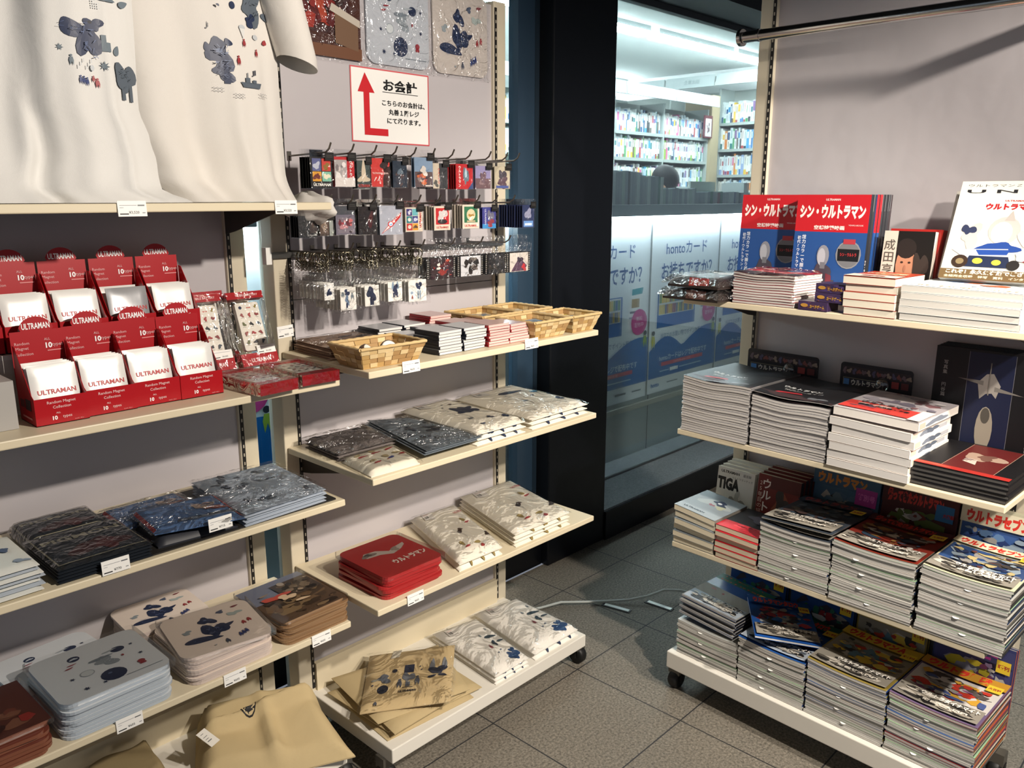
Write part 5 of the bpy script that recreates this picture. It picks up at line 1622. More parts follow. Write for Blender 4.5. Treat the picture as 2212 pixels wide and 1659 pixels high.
def basket(x, y, w, d, h, label, rz=0.0, flare=0.018):
    """Shallow basket of woven flat chips: alternating strips on the sides, a bound rim."""
    t = empty('basket', LF, x, y, z, rz)
    b = MB()
    g = random.Random(int(x * 1000))
    rows = 4
    for (ax, ln, off, dr) in ((0, w, -d / 2, -1), (0, w, d / 2, 1), (1, d, -w / 2, -1), (1, d, w / 2, 1)):
        n = max(5, int(ln / 0.019))
        for r_ in range(rows):
            for c_ in range(n):
                out = (r_ + c_) % 2
                z0, z1 = 0.003 + (h - 0.006) * r_ / rows, 0.003 + (h - 0.006) * (r_ + 1) / rows - 0.0004
                pts = []
                for (tt, zz) in ((c_ / n, z0), ((c_ + 1) / n - 0.004, z0), ((c_ + 1) / n - 0.004, z1), (c_ / n, z1)):
                    fl = flare * zz / h
                    a = (tt - 0.5) * (ln + 2 * fl)
                    o = off + dr * (fl + (0.0016 if out else 0))
                    pts.append((a, o, zz) if ax == 0 else (o, a, zz))
                pin = []
                for (px, py, pz) in pts:
                    pin.append((px, py - dr * 0.0016, pz) if ax == 0 else (px - dr * 0.0016, py, pz))
                vs = pts + pin
                b.add(vs, [(0, 1, 2, 3), (7, 6, 5, 4), (0, 4, 5, 1), (1, 5, 6, 2), (2, 6, 7, 3), (3, 7, 4, 0)], g.choice(WV))
    b.build('woven_sides', t)
    b = MB()
    b.box((-w / 2, -d / 2, 0), (w / 2, d / 2, 0.003), WV[1])
    b.build('bottom', t)
    b = MB()
    W2, D2 = w / 2 + flare, d / 2 + flare
    cs = [(-W2, -D2), (W2, -D2), (W2, D2), (-W2, D2)]
    for (x0, y0), (x1, y1) in zip(cs, cs[1:] + cs[:1]):
        n = max(6, int(math.hypot(x1 - x0, y1 - y0) / 0.012))
        b.tube([(x0 + (x1 - x0) * q / n, y0 + (y1 - y0) * q / n, h + 0.0008 * (q % 2)) for q in range(n + 1)], [0.0042 + 0.0007 * (q % 2) for q in range(n + 1)], WV[0], 7)
    b.build('rim', t)
    tag(t, label, 'basket', 'woven chip baskets')
    return t


basket(1.262, 1.668, 0.165, 0.105, 0.052, 'woven chip basket with round badges beside the brown cloths', -0.03)
basket(1.853, 1.668, 0.128, 0.125, 0.052, 'woven chip basket of bluish packs, in front')
basket(2.012, 1.664, 0.102, 0.120, 0.052, 'woven chip basket with yellow packs at the shelf end')
basket(1.999, 1.872, 0.108, 0.140, 0.052, 'woven chip basket of white bags at the back corner')
basket(1.836, 1.872, 0.130, 0.140, 0.052, 'woven chip basket behind the bluish packs, against the panel')
for i, (x, y, rz) in enumerate(((1.225, 1.672, 0.5), (1.302, 1.678, -0.3))):
    t = empty('round_badge', LF, x, y, z + 0.026, rz, radians(62))
    b = MB()
    b.lathe([(0.021, -0.004), (0.0235, 0.0), (0.0235, 0.010), (0.021, 0.013)], P('#5a4638', 0.35), 24)
    b.build('case', t)
    b = MB()
    b.lathe([(0.0205, 0.013), (0.019, 0.0142)], P('#e3ded2', 0.4), 24)
    b.art([('t', 'なう', 0.4, 0.62, 0.3, '#2a2a2c', {'b': 0.03}), ('bl', 0.65, 0.35, 0.2, 0.14, '#77848c', 3)], flat(0.03, 0.03, 0.0142, -0.015, -0.015), 0.03, 0.03, 0.0003)
    b.build('face', t)
    tag(t, ('round lettered badge leaning at the left of its basket', 'round badge leaning at the right of its basket')[i], 'badge', 'round badges')
g = random.Random(77)
for bi, (bx, by, nm, cols) in enumerate(((1.858, 1.668, 'the front basket', ['#8aa0b0', '#7590a4', '#a4b4bc']), (2.008, 1.664, 'the shelf-end basket', ['#cdbb4a', '#d9d3c4', '#8a9a8c']), (1.996, 1.868, 'the back corner basket', ['#e9e8e4', '#dcdad4', '#f0efec']), (1.838, 1.868, 'the basket against the panel', ['#c3b49a', '#9fb0b8', '#d3cdbf']))):
    for k in range(4):
        w, d = 0.078, 0.085
        b = MB()
        mp = puff(b, box4(w, d), 0.005, P(cols[k % 3], 0.35), 700 + bi * 9 + k, 0.001, 8, 8)
        b.art([('bl', 0.5, 0.5, 0.25, 0.2, '#5f7080', bi * 5 + k), ('r', 0.1, 0.82, 0.9, 0.9, '#c9b43a' if bi == 1 else '#8d99a2')], mp, w, d, 0.0006, 1e-4, True)
        o = b.build('card_pack', None, (bx + g.uniform(-0.006, 0.006), by + g.uniform(-0.008, 0.008), z + 0.006 + k * 0.0095), (g.uniform(-0.05, 0.05), g.uniform(-0.05, 0.05), g.uniform(-0.25, 0.25)))
        tag(o, '%s flat pack from the top in %s' % (nth(3 - k, 'topmost'), nm), 'card pack', 'packs lying in the baskets')

# small spined sets in stacks
SET = [(1.468, 1.670, 8, '#232733', 'navy-spined', 'in front, beside the badge basket', 0), (1.560, 1.672, 8, '#252a38', 'dark-spined', 'second from the badge basket', 0.03), (1.650, 1.664, 8, '#a31d26', 'red-spined', 'in front', 0), (1.738, 1.668, 7, '#b0323a', 'pinkish red', 'at the price tag', 0.02),
       (1.452, 1.785, 5, '#232733', 'black-spined', 'in the middle row', -0.05), (1.548, 1.790, 6, '#272c3a', 'slate-spined', 'in the middle row', 0.04), (1.640, 1.785, 7, '#a82029', 'bright red', 'in the middle row', 0.0), (1.722, 1.800, 6, '#b33038', 'pale red', 'in the middle row, by the baskets', 0.03),
       (1.452, 1.905, 6, '#232733', 'black', 'in the back row', 0.0), (1.548, 1.915, 6, '#2a3040', 'dark blue', 'in the back row', 0.06), (1.650, 1.915, 8, '#a31d26', 'crimson', 'in the back row against the panel', -0.04)]
for si, (x, y, n, c, nm, wh, rz) in enumerate(SET):
    g = random.Random(si)
    w, d, t_ = 0.083, 0.098, 0.0078
    for k in range(n):
        e = empty('note_set', LF, x + g.uniform(-0.003, 0.003), y + g.uniform(-0.003, 0.003), z + k * t_, rz + g.uniform(-0.04, 0.04))
        warm = c > '#9'
        MB().box((-w / 2 + 0.002, -d / 2, 0.0006), (w / 2, d / 2, t_ - 0.0012), pages('#d9d5d0' if not warm else '#d8bdb4', 0.5, 500, 0.2)).build('pages', e)
        b = MB().box((-w / 2, -d / 2 - 0.0006, 0), (-w / 2 + 0.002, d / 2 + 0.0006, t_ - 0.0004), P(c, 0.35))
        b.box((-w / 2, -d / 2 - 0.0006, t_ - 0.0012), (w / 2 + 0.0006, d / 2 + 0.0006, t_ - 0.0004), P('#c3c4c6' if not warm else '#c9a9a4', 0.25, 0, 0.6))
        b.box((-w / 2, -d / 2 - 0.0006, 0), (w / 2 + 0.0006, d / 2 + 0.0006, 0.0006), P(c, 0.35))
        b.build('cover', e)
        tag(e, '%s set from top, %s stack %s' % (nth(n - 1 - k, 'topmost'), nm, wh), 'note set', 'small spined sets')

# ---------------------------------------------------------------- bagged goods on the second shelf
z = BZ[1] + 0.0006
LIN = P('#ece6d8', 0.8, 0, 0.1, 'cloth')
COLS = ['#2a3350', '#39415a', '#222a44']
(c2, cor2) = rel([(1.195, 1.765), (1.385, 1.765), (1.385, 1.935), (1.205, 1.940)])
for k in range(3):
    parcel('carry_bag', 'bag', ('lowest', 'middle', 'topmost')[k] + ' taupe grey bag with black handles in shiny film', cor2, (c2[0], c2[1], z + k * 0.0095), 0.009, P('#6f6764', 0.7), 800 + k, [('p', [(0.1, 0.98), (0.17, 0.98), (0.2, 0.8), (0.13, 0.8)], '#1a1818'), ('e', 0.23, 0.83, 0.09, 0.07, '#1a1818'), ('e', 0.23, 0.81, 0.06, 0.05, '#6f6764'), ('e', 0.85, 0.84, 0.07, 0.05, '#1a1818'), ('e', 0.85, 0.825, 0.045, 0.03, '#6f6764')] if k == 2 else None, 'taupe bags', k == 2, 0.002, 0.018, 0.012)
(c2, cor2) = rel([(1.176, 1.600), (1.330, 1.595), (1.362, 1.750), (1.195, 1.752)])
fig = []
for q, (x, y) in enumerate(((0.22, 0.78), (0.5, 0.82), (0.78, 0.86), (0.30, 0.38), (0.58, 0.42), (0.84, 0.48))):
    fig += [('leaf', x, y + 0.06, 0.09, 0.07, 0.9 + q, '#b3a37c'), ('leaf', x + 0.05, y - 0.05, 0.10, 0.04, -0.3 + 0.4 * q, '#a83238' if q != 4 else '#3c4a86'), ('r', x - 0.06, y - 0.10, x, y - 0.085, '#a83238')]
parcel('pouch', 'pouch', 'white pouch with six small red figures beside the taupe bag', cor2, (*c2, z), 0.016, P('#e2dccb', 0.7), 810, fig, None, True, 0.0015, 0.012, 0.003, bagmat=SHEER)
(c2, cor2) = rel([(1.395, 1.600), (1.520, 1.600), (1.50, 1.84), (1.415, 1.86)])
for k in range(3):
    parcel('clear_file', 'file', ('lowest', 'middle', 'topmost')[k] + ' grey printed file between the white pouch and shirts', [(x - 0.0, y) for x, y in rel([(1.325, 1.600), (1.535, 1.600), (1.505, 1.90), (1.40, 1.96)])[1]], (1.475 - 0.004 * (2 - k), 1.765, z + 0.0175 + k * 0.0052), 0.0045, P('#6f7880', 0.45), 820 + k, [('leaf', 0.62, 0.4, 0.12, 0.05, -0.4, '#2a2f3a'), ('bl', 0.72, 0.45, 0.08, 0.09, '#2a2f3a', 4), ('bl', 0.35, 0.55, 0.08, 0.06, '#3a404c', 6)] + splat(5, 12, ['#3a404c', '#2f3540', '#4c525e'], 0.04) if k == 2 else None, 'grey files', k == 2, 0.0008, 0.006, 0.003)
shirtart = [('bl', 0.62, 0.55, 0.12, 0.12, '#2f3850', 4), ('bl', 0.72, 0.50, 0.10, 0.08, '#2f3850', 9), ('leaf', 0.82, 0.58, 0.10, 0.05, 0.6, '#2f3850'), ('leaf', 0.52, 0.48, 0.09, 0.04, -0.5, '#2f3850'), ('e', 0.60, 0.80, 0.02, 0.015, NAVY), ('e', 0.45, 0.70, 0.015, 0.012, NAVY), ('e', 0.75, 0.78, 0.03, 0.018, '#4a2c34'), ('boat', 0.38, 0.30, 0.05, 0.04, GREY), ('bl', 0.65, 0.22, 0.04, 0.03, NAVY, 5), ('bl', 0.85, 0.15, 0.05, 0.03, '#32405f', 6), ('bl', 0.30, 0.10, 0.03, 0.02, '#32405f', 7)]
barc = [('p', [(0.14, 0.80), (0.34, 0.76), (0.37, 0.90), (0.17, 0.94)], '#e4dfd8'), ('r', 0.18, 0.89, 0.30, 0.895, '#c46a6a'), ('r', 0.19, 0.82, 0.20, 0.87, '#4a4a4c'), ('r', 0.215, 0.82, 0.222, 0.87, '#4a4a4c'), ('r', 0.235, 0.82, 0.25, 0.87, '#4a4a4c'), ('e', 0.27, 0.95, 0.015, 0.012, '#5a5a5c')]


def shirts(n, cor, zz, t_, art, where, seed, cols=LIN, bagmat=None, dy=0.003):
    (c2, cor2) = rel(cor)
    g = random.Random(seed)
    for k in range(n):
        last = k == n - 1
        parcel('folded_shirt', 'folded shirt', '%s folded white printed shirt from the top, %s' % (nth(n - 1 - k, 'topmost'), where), cor2, (c2[0] + g.uniform(-dy, dy), c2[1] + g.uniform(-dy, dy), zz + k * t_), t_ * 0.94, cols, seed + k, (art + barc) if last else [('bl', q, 0.035, 0.04, 0.03, NAVY if 'gold' not in where else '#8c7a4a', int(q * 50) + k) for q in (0.3, 0.55, 0.8)], 'folded shirts in clear bags', last, 0.0022, 0.008, 0.002, bagmat=SHEER)


shirts(3, [(1.545, 1.600), (1.745, 1.600), (1.740, 1.955), (1.560, 1.955)], z, 0.0155, shirtart, 'in the shelf middle under the notebooks', 840)
shirts(3, [(1.772, 1.600), (2.045, 1.605), (2.050, 1.958), (1.790, 1.958)], z, 0.0145, [('leaf', 0.62, 0.72, 0.2, 0.07, -0.2, '#2f3850'), ('e', 0.72, 0.5, 0.03, 0.02, NAVY), ('boat', 0.45, 0.4, 0.05, 0.04, GREY), ('bl', 0.9, 0.6, 0.05, 0.04, '#5f9ac0', 4), ('bl', 0.85, 0.25, 0.05, 0.04, '#32405f', 6)], 'at the end below the woven baskets', 850)

# ---------------------------------------------------------------- third shelf
z = BZ[2] + 0.0006
rstack(7, 0.205, 0.222, 0.024, 0.0096, (1.318, 1.722, z), 'mat', 'printed_mat', 'red mat from the top of the red stack', 'red mats', [('p', [(0.16, 0.66), (0.24, 0.74), (0.42, 0.72), (0.56, 0.60), (0.70, 0.66), (0.88, 0.70), (0.86, 0.64), (0.74, 0.56), (0.56, 0.50), (0.40, 0.58), (0.20, 0.60)], '#b9b0a6'), ('bl', 0.27, 0.67, 0.09, 0.06, '#7d766e', 3), ('bl', 0.26, 0.68, 0.05, 0.03, '#4a4642', 5), ('bl', 0.66, 0.60, 0.07, 0.05, '#8f867c', 6), ('t', 'ウルトラマン', 0.66, 0.30, 0.13, '#e3d9cd', {'b': 0.05, 'w': 0.56, 'r': 0.03})], P('#ab2b2c', 0.45), P('#a32628', 0.28, 0, 0.6), 0.006, 0.06, 13, 0.0, shift=(0.0, -0.004, 0.0))
figs = []
for q, (x, y) in enumerate(((0.52, 0.42), (0.80, 0.56), (0.62, 0.10), (0.92, 0.22), (0.35, 0.16))):
    if q in (0, 3):
        figs += [('leaf', x, y, 0.06, 0.05, 0.5 + q, '#3c2c26'), ('leaf', x + 0.04, y + 0.03, 0.05, 0.03, -0.6, '#4a3630')]
    else:
        figs += [('leaf', x - 0.02, y + 0.05, 0.06, 0.045, 1.0 + q, '#a08c54'), ('leaf', x + 0.02, y - 0.02, 0.06, 0.025, -0.5 + q, '#a83a3c')]
figs += [('t', 'ULTRA', 0.86, 0.78, 0.05, '#b83a3c', {'b': 0.02})]
shirts(2, [(1.470, 1.600), (1.640, 1.595), (1.765, 1.945), (1.585, 1.955)], z, 0.020, figs, 'beside the red mats, gold figures', 870, dy=0.002)
shirts(4, [(1.700, 1.600), (1.955, 1.598), (2.045, 1.950), (1.805, 1.958)], z, 0.0125, figs, 'at the end of the shelf, gold figures', 880, dy=0.002)

# ---------------------------------------------------------------- base deck: tote bags and shirts
z = 0.1294
totes = [[(1.215, 1.625), (1.520, 1.600), (1.560, 1.86), (1.235, 1.90)], [(1.230, 1.640), (1.560, 1.605), (1.575, 1.88), (1.22, 1.92)], [(1.225, 1.605), (1.500, 1.61), (1.59, 1.83), (1.27, 1.93)], [(1.21, 1.66), (1.50, 1.595), (1.60, 1.85), (1.25, 1.94)]]
for k, q in enumerate(totes):
    (c2, cor2) = rel(q)
    parcel('tote_bag', 'tote bag', '%s folded beige tote from the bottom, under the printed tote' % nth(k, 'lowest'), cor2, (*c2, z + k * 0.0128), 0.0122, CANV, 900 + k, None, 'beige tote bags', False, 0.0028, 0.006, 0.004)
(c2, cor2) = rel([(1.190, 1.715), (1.405, 1.575), (1.620, 1.790), (1.390, 1.935)])
tt = [('e', 0.22, 0.28, 0.062, 0.07, '#1f2536'), ('bl', 0.22, 0.46, 0.07, 0.07, '#5a5f68', 5), ('e', 0.33, 0.58, 0.03, 0.03, '#1f2536'), ('leaf', 0.12, 0.45, 0.05, 0.03, 0.3, '#8c8a80'), ('r', 0.44, 0.52, 0.55, 0.66, '#252c40'), ('bl', 0.495, 0.44, 0.06, 0.08, '#6a6e76', 7), ('r', 0.47, 0.28, 0.52, 0.36, '#5a5f68'), ('man', 0.40, 0.34, 0.16, 0.06, '#4c515c'), ('man', 0.60, 0.36, 0.16, 0.06, '#4c515c'), ('r', 0.44, 0.26, 0.56, 0.268, '#3a3f4c'), ('leaf', 0.76, 0.62, 0.05, 0.10, 1.45, '#7d8188'), ('leaf', 0.90, 0.62, 0.05, 0.10, 1.7, '#7d8188'), ('bl', 0.83, 0.50, 0.08, 0.08, '#2a3144', 8), ('leaf', 0.77, 0.40, 0.06, 0.03, 0.7, '#2a3144'), ('leaf', 0.89, 0.40, 0.06, 0.03, -0.7, '#2a3144'), ('t', 'ULTRAMAN', 0.50, 0.20, 0.045, '#2a2c34', {'b': 0.04, 'w': 0.2}), ('e', 0.62, 0.60, 0.01, 0.01, NAVY), ('e', 0.64, 0.54, 0.01, 0.01, NAVY), ('e', 0.10, 0.36, 0.012, 0.012, NAVY), ('man', 0.16, 0.06, 0.06, 0.04, '#4c515c'), ('p', [(0.26, 0.80), (0.36, 0.82), (0.38, 0.97), (0.28, 0.96)], '#cfc8b8'), ('r', 0.30, 0.93, 0.34, 0.935, '#77736a'), ('r', 0.28, 0.86, 0.33, 0.865, '#77736a')]
parcel('tote_bag', 'tote bag', 'topmost beige tote in clear film with three navy prints', cor2, (*c2, z + 0.053), 0.014, P('#c3ad84', 0.85, 0, 0.1, 'cloth'), 910, tt, 'beige tote bags', True, 0.003, 0.014, 0.003, WH=(0.29, 0.32), bagmat=SHEER)
base_art = [('bl', 0.78, 0.12, 0.10, 0.09, '#2d4a74', 4), ('leaf', 0.68, 0.10, 0.07, 0.05, -0.7, '#2d4a74'), ('bl', 0.84, 0.20, 0.05, 0.05, '#2d4a74', 8), ('leaf', 0.78, 0.55, 0.14, 0.045, -0.6, '#3a4a55'), ('leaf', 0.86, 0.42, 0.08, 0.03, -0.3, '#4a5862'), ('bl', 0.70, 0.42, 0.05, 0.04, '#33424f', 6), ('man', 0.62, 0.62, 0.06, 0.04, GREY), ('man', 0.86, 0.70, 0.06, 0.04, GREY), ('man', 0.56, 0.38, 0.08, 0.05, '#8a3a48'), ('e', 0.66, 0.28, 0.02, 0.012, '#4a5a78'), ('e', 0.56, 0.25, 0.018, 0.012, '#4a5a78'), ('e', 0.93, 0.55, 0.012, 0.01, GREY)]
SHW = P('#ece8e0', 0.8, 0, 0.1, 'cloth')
shirts(3, [(1.612, 1.598), (1.762, 1.598), (1.818, 1.90), (1.645, 1.93)], z, 0.0125, base_art, 'on the base deck beside the totes', 920, SHW)
shirts(2, [(1.795, 1.600), (2.015, 1.600), (2.020, 1.90), (1.842, 1.93)], z, 0.020, base_art, 'at the outer end of the base deck', 930, SHW)

# ---------------------------------------------------------------- magazine rack: stacks and standing copies
def book_stack(name, cat, n, u0, u1, d0, d1, z, H, lab, where, group, cover, spine, page, art=None, amp=0.003, seed=0, jit=0.0015, wave=None, lab_top=None, artWH=None, topshift=None, spine_art=None, tint=0.14, line=0.3, front_art=None, skew=0.0, covth=0.0005, gloss=False, slips=False):
    """n copies lying face up: leaves, and a cover that wraps them at the spine (towards +u). Copies bend with the pile."""
    g = random.Random(seed)
    w, d, t = u1 - u0, d1 - d0, H / n
    wave = wave or (lambda u: 0.55 * cos(2 * pi * u * 1.05 + 0.4) - 0.45 * u)
    PG = pages(page, line, 900, tint)
    ws = [(wave(i / 12) + 0.25 * cos(3 * j / 4), i / 12 - 0.5) for i in range(13) for j in range(5)]
    off0 = max(0.0, -min(amp / n * a_ for a_, b_ in ws)) + 0.0002
    th = t - amp / n * max(0.0, -min(a_ for a_, b_ in ws)) - abs(skew) / n * 0.5 - 0.0002
    for k in range(n):
        a = amp * (k + 1) / n
        top = k == n - 1
        dx, dy, dr = g.uniform(-jit, jit), g.uniform(-jit, jit), g.uniform(-0.012, 0.012)
        if top and topshift:
            dx, dy, dr = topshift
        e = empty(name, RF, u0 + w / 2 + dx, d0 + d / 2 + dy, z + k * t, dr)

        def fn(zz, grow=0.0):
            def f(u, v):
                return ((u - 0.5) * (w + grow), (v - 0.5) * (d + grow), zz + a * wave(u) + a * 0.25 * cos(3 * v) + skew * (k / n) * (u - 0.5))
            return f
        off = off0
        b = MB()
        b.slab(fn(off + covth), th - 2.2 * covth, 12, 3, PG)
        b.build('pages', e)
        b = MB()
        cm = cover if not isinstance(cover, list) else cover[k % len(cover)]
        CM = P(cm, 0.25 if gloss or top else 0.4, 0, 0.5)
        SP = P(spine if not isinstance(spine, list) else spine[k % len(spine)], 0.4, 0, 0.4)
        b.slab(fn(off + th - 1.2 * covth, 0.0007), covth, 12, 3, CM)
        b.slab(fn(off + 0.0001, 0.0007), covth * 0.8, 12, 1, CM)
        ff = fn(off)
        pe = [ff(1, v / 3) for v in range(4)]
        vs = [(p[0] + 0.0007, p[1], p[2] + 0.0001) for p in pe] + [(p[0] + 0.0007, p[1], p[2] + th - covth) for p in pe]
        b.add(vs, [(q, q + 1, 4 + q + 1, 4 + q) for q in range(3)], SP)
        if spine_art:
            b.art(spine_art, lambda x, y, h: (w / 2 + 0.0008 + h, (x - 0.5) * d, ff(1, x)[2] + y * (th - covth)), d, t, 0.0002)
        if top and art:
            f2 = fn(off + th - 0.2 * covth, 0.0012)
            b.art(art, lambda x, y, h: (lambda p: (p[0], p[1], p[2] + h))(f2(x, y)), w, d, 0.0007, 1e-4, True)
        b.build('cover', e)
        if slips and not top and k % 5 == seed % 3 + 1:
            b = MB()
            cx, r_ = w * (g.uniform(-0.2, 0.05)), 0.008
            y0, zz = -d / 2, ff(cx / w + 0.5, 0)[2] + th * 0.5
            pts = [(cx + r_ * cos(pi * q / 8), y0 - r_ * 0.7 * sin(pi * q / 8), zz - 0.0012 * sin(pi * q / 8)) for q in range(9)]
            b.add(pts + [(x_, y_, z_ + 0.0005) for x_, y_, z_ in pts], [tuple(range(9)), tuple(range(17, 8, -1))] + [(q, q + 1, 10 + q, 9 + q) for q in range(8)], P('#ecebe6', 0.5))
            b.build('order_slip', e)
        tag(e, lab_top if (top and lab_top) else '%s %s from the top, %s' % (nth(n - 1 - k, 'topmost'), lab, where), cat, group)


def standing(name, cat, u0, d0, z, w, h, t, lean, label, cover, spine, page, art=None, group=None, rz=0.0, spine_art=None, gl=0.3):
    e = empty(name, RF, u0, d0, z + t * sin(lean) + 0.0004, rz, -lean)
    MB().box((0.0, 0.0008, 0.0008), (w - 0.001, t - 0.0008, h - 0.0012), pages(page, 0.3, 300, 0.1)).build('pages', e)
    b = MB()
    C, SP = P(cover, gl, 0, 0.5), P(spine, 0.35, 0, 0.5)
    b.box((0, 0, 0), (w, 0.0008, h), C)
    b.box((0, t - 0.0008, 0), (w, t, h), C)
    b.box((w - 0.001, 0.0008, 0), (w, t - 0.0008, h), SP)
    if art:
        b.art(art, front(w, h), w, h, 0.0002, 1e-4)
    if spine_art:
        b.art(spine_art, lambda x, y, hh: (w + hh, x * t, y * h), t, h, 0.0002)
    b.build('cover', e)
    tag(e, label, cat, group)
    return e


WP = '#cfccc6'
# --- top shelf
z = RZ[0] + 0.0006
for k, (pts, lab) in enumerate((([(-0.035, -0.055), (0.150, -0.052), (0.152, 0.12), (-0.02, 0.13)], 'lower dark packet with brown label in clear film, overhanging the shelf end'), ([(-0.022, -0.050), (0.150, -0.055), (0.154, 0.13), (-0.015, 0.14)], 'upper dark packet with red label in clear film at the shelf end'))):
    (c2, cor2) = rel(pts)
    t = empty('packet', RF, *c2, z + k * 0.0365)
    b = MB()
    mp = puff(b, cor2, 0.031, P('#2a2220', 0.4), 20 + k, 0.002, soft=0.3)
    b.build('bundle', t)
    b = MB().box((-0.035, -0.012, 0.004), (0.030, -0.0105, 0.028), P('#a8332e' if k else '#5c3a34', 0.5))
    b.art([('t', 'ウルトラQ', 0.5, 0.5, 0.4, '#d9b9b0', {'b': 0.03, 'w': 0.8})], front(0.065, 0.024, -0.012, -0.035, 0.004), 0.065, 0.024, 0.0003)
    b.build('label', t, (0.02, -0.082, 0), (radians(-8), 0, 0))
    filmbag(t, cor2, 0.031, 30 + k, 0.02, 0.003)
    tag(t, lab, 'packet', 'dark packets in film')
redtop = [('r', 0, 0.0, 1, 0.55, '#221a1e'), ('r', 0, 0.45, 1, 1, '#d3202c'), ('p', [(0.05, 0.45), (0.6, 0.5), (0.95, 0.2), (0.3, 0.1)], '#3a2428'), ('bl', 0.55, 0.7, 0.3, 0.2, '#e23a3f', 5), ('t', 'シン・ウルトラマン', 0.5, 0.78, 0.13, '#f0d8d6', {'b': 0.04, 'w': 0.8}), ('bl', 0.7, 0.25, 0.2, 0.14, '#5a3038', 6)]
book_stack('magazine', 'magazine', 12, 0.163, 0.346, 0.004, 0.158, z, 0.084, 'magazine', 'stack below the red and blue standing covers', 'magazines of the film-topped stack', '#8e2228', '#d8d3cc', WP, redtop, 0.004, 101, 0.003, None, 'topmost red-covered magazine in film below the red and blue covers')
e = [o for o in COL.objects if o.get('label') == 'topmost red-covered magazine in film below the red and blue covers'][0]
filmbag(e, box4(0.186, 0.150), 0.009, 55, 0.006, 0.007)
for k, (u, lab) in enumerate(((0.378, 'lowest small purple card box beside the white-paged books'), (0.410, 'middle small purple card box of its stack'), (0.409, 'topmost small purple card box of its stack'))):
    b = MB().box((0, 0, 0), (0.080, 0.062, 0.0235), P('#3c2c4c', 0.35))
    b.art([('ph', 0.0, 0.0, 1, 1, ['#3c2c4c', '#5a3a52', '#2f2a58', '#6a4038', '#4a3a6a'], 14, k), ('t', 'カードゲーム', 0.66, 0.45, 0.42, '#c99a3a', {'b': 0.03, 'w': 0.5}), ('e', 0.22, 0.55, 0.13, 0.2, '#b5853a')], front(0.080, 0.0235), 0.080, 0.0235, 0.0003)
    o = b.build('card_box')
    place(o, RF, u - (0.014 if k == 0 else 0.004), 0.0 + 0.004 * k, z + k * 0.0242)
    tag(o, lab, 'card box', 'small purple boxes')
wart = [('r', 0, 0, 1, 1, '#c9573a'), ('ph', 0.02, 0.35, 0.98, 0.98, ['#b8442f', '#d98a5c', '#8f2f24', '#e2b48c'], 14, 4), ('r', 0.0, 0.0, 1, 0.34, '#d9d2c4'), ('t', 'ウルトラ怪獣', 0.5, 0.6, 0.14, '#f0e2c4', {'b': 0.04, 'w': 0.8}), ('t', '画集', 0.5, 0.16, 0.16, '#8f2f24', {'b': 0.04})]
book_stack('thick_book', 'book', 5, 0.484, 0.612, 0.0, 0.185, z, 0.097, 'white-paged thick book', 'stack beside the purple boxes', 'thick white-paged books', '#b24a38', '#e9e2d6', '#d9d2c0', wart, 0.0015, 103, 0.004, lambda u: -0.6 * u, 'topmost thick book with red and orange cover beside the purple boxes', tint=0.06, line=0.2, covth=0.0008)
unis = [('r', 0, 0, 1, 1, '#dde6ea'), ('bl', 0.5, 0.5, 0.3, 0.25, '#a9b7c4', 3), ('ph', 0.1, 0.25, 0.9, 0.75, ['#c9d3da', '#8f9cab', '#5a6f94', '#b8653f', '#e9eef0'], 12, 2), ('t', 'これぞ！永久保存版でございます', 0.5, 0.10, 0.06, '#c98a3a', {'b': 0.03, 'w': 0.9})]
book_stack('large_book', 'book', 5, 0.624, 0.884, 0.0, 0.290, z, 0.083, 'large white book', 'flat stack, near end of top shelf', 'large white books', '#e6e6e2', '#e9e7e1', '#c9c6bf', unis, 0.0022, 104, 0.002, lambda u: 0.6 * cos(2.2 * u + 0.4), 'topmost large white book lying flat under the standing white cover', tint=0.05, line=0.25, covth=0.0012)

SB, SR = '#27508f', '#c01e28'
shin = [('r', 0, 0, 1, 1, SB), ('r', 0, 0.66, 1, 1, SR), ('t', 'ULTRAMAN', 0.5, 0.955, 0.026, '#e9d9d6', {'b': 0.03, 'w': 0.2}), ('t', 'シン・ウルトラマン', 0.5, 0.845, 0.13, '#efe6e0', {'b': 0.06, 'w': 0.90}), ('t', '空想特撮映画', 0.48, 0.70, 0.04, '#efe6e0', {'b': 0.03, 'w': 0.42}), ('t', 'YEARS-BOOK', 0.84, 0.725, 0.018, '#efe6e0', {'w': 0.2}),
        ('t', '総力カラーで振り返る', 0.145, 0.61, 0.042, '#dfe6f0', {'v': 1, 'b': 0.02}), ('t', '初代「ウルトラマン」の世界', 0.075, 0.60, 0.036, '#dfe6f0', {'v': 1, 'b': 0.02}),
        ('e', 0.78, 0.46, 0.17, 0.13, '#8f9094'), ('e', 0.78, 0.46, 0.155, 0.118, '#77787c'), ('p', [(0.64, 0.40), (0.92, 0.40), (0.925, 0.51), (0.635, 0.51)], '#17181c'), ('t', 'シン・ウルトラ', 0.78, 0.46, 0.035, '#c2383a', {'b': 0.03, 'w': 0.22}), ('r', 0.70, 0.555, 0.86, 0.60, '#b03a44'),
        ('bl', 0.47, 0.20, 0.17, 0.17, '#4c4550', 12), ('r', 0.36, 0.0, 0.62, 0.22, '#4c4550'), ('p', [(0.36, 0.0), (0.42, 0.0), (0.40, 0.24), (0.35, 0.18)], '#8c3038'), ('p', [(0.52, 0.02), (0.60, 0.03), (0.58, 0.26), (0.50, 0.28)], '#7a3440'), ('e', 0.44, 0.44, 0.085, 0.10, '#8d8f98'), ('e', 0.42, 0.43, 0.055, 0.08, '#b4b6be'), ('r', 0.41, 0.32, 0.48, 0.38, '#77787f')]
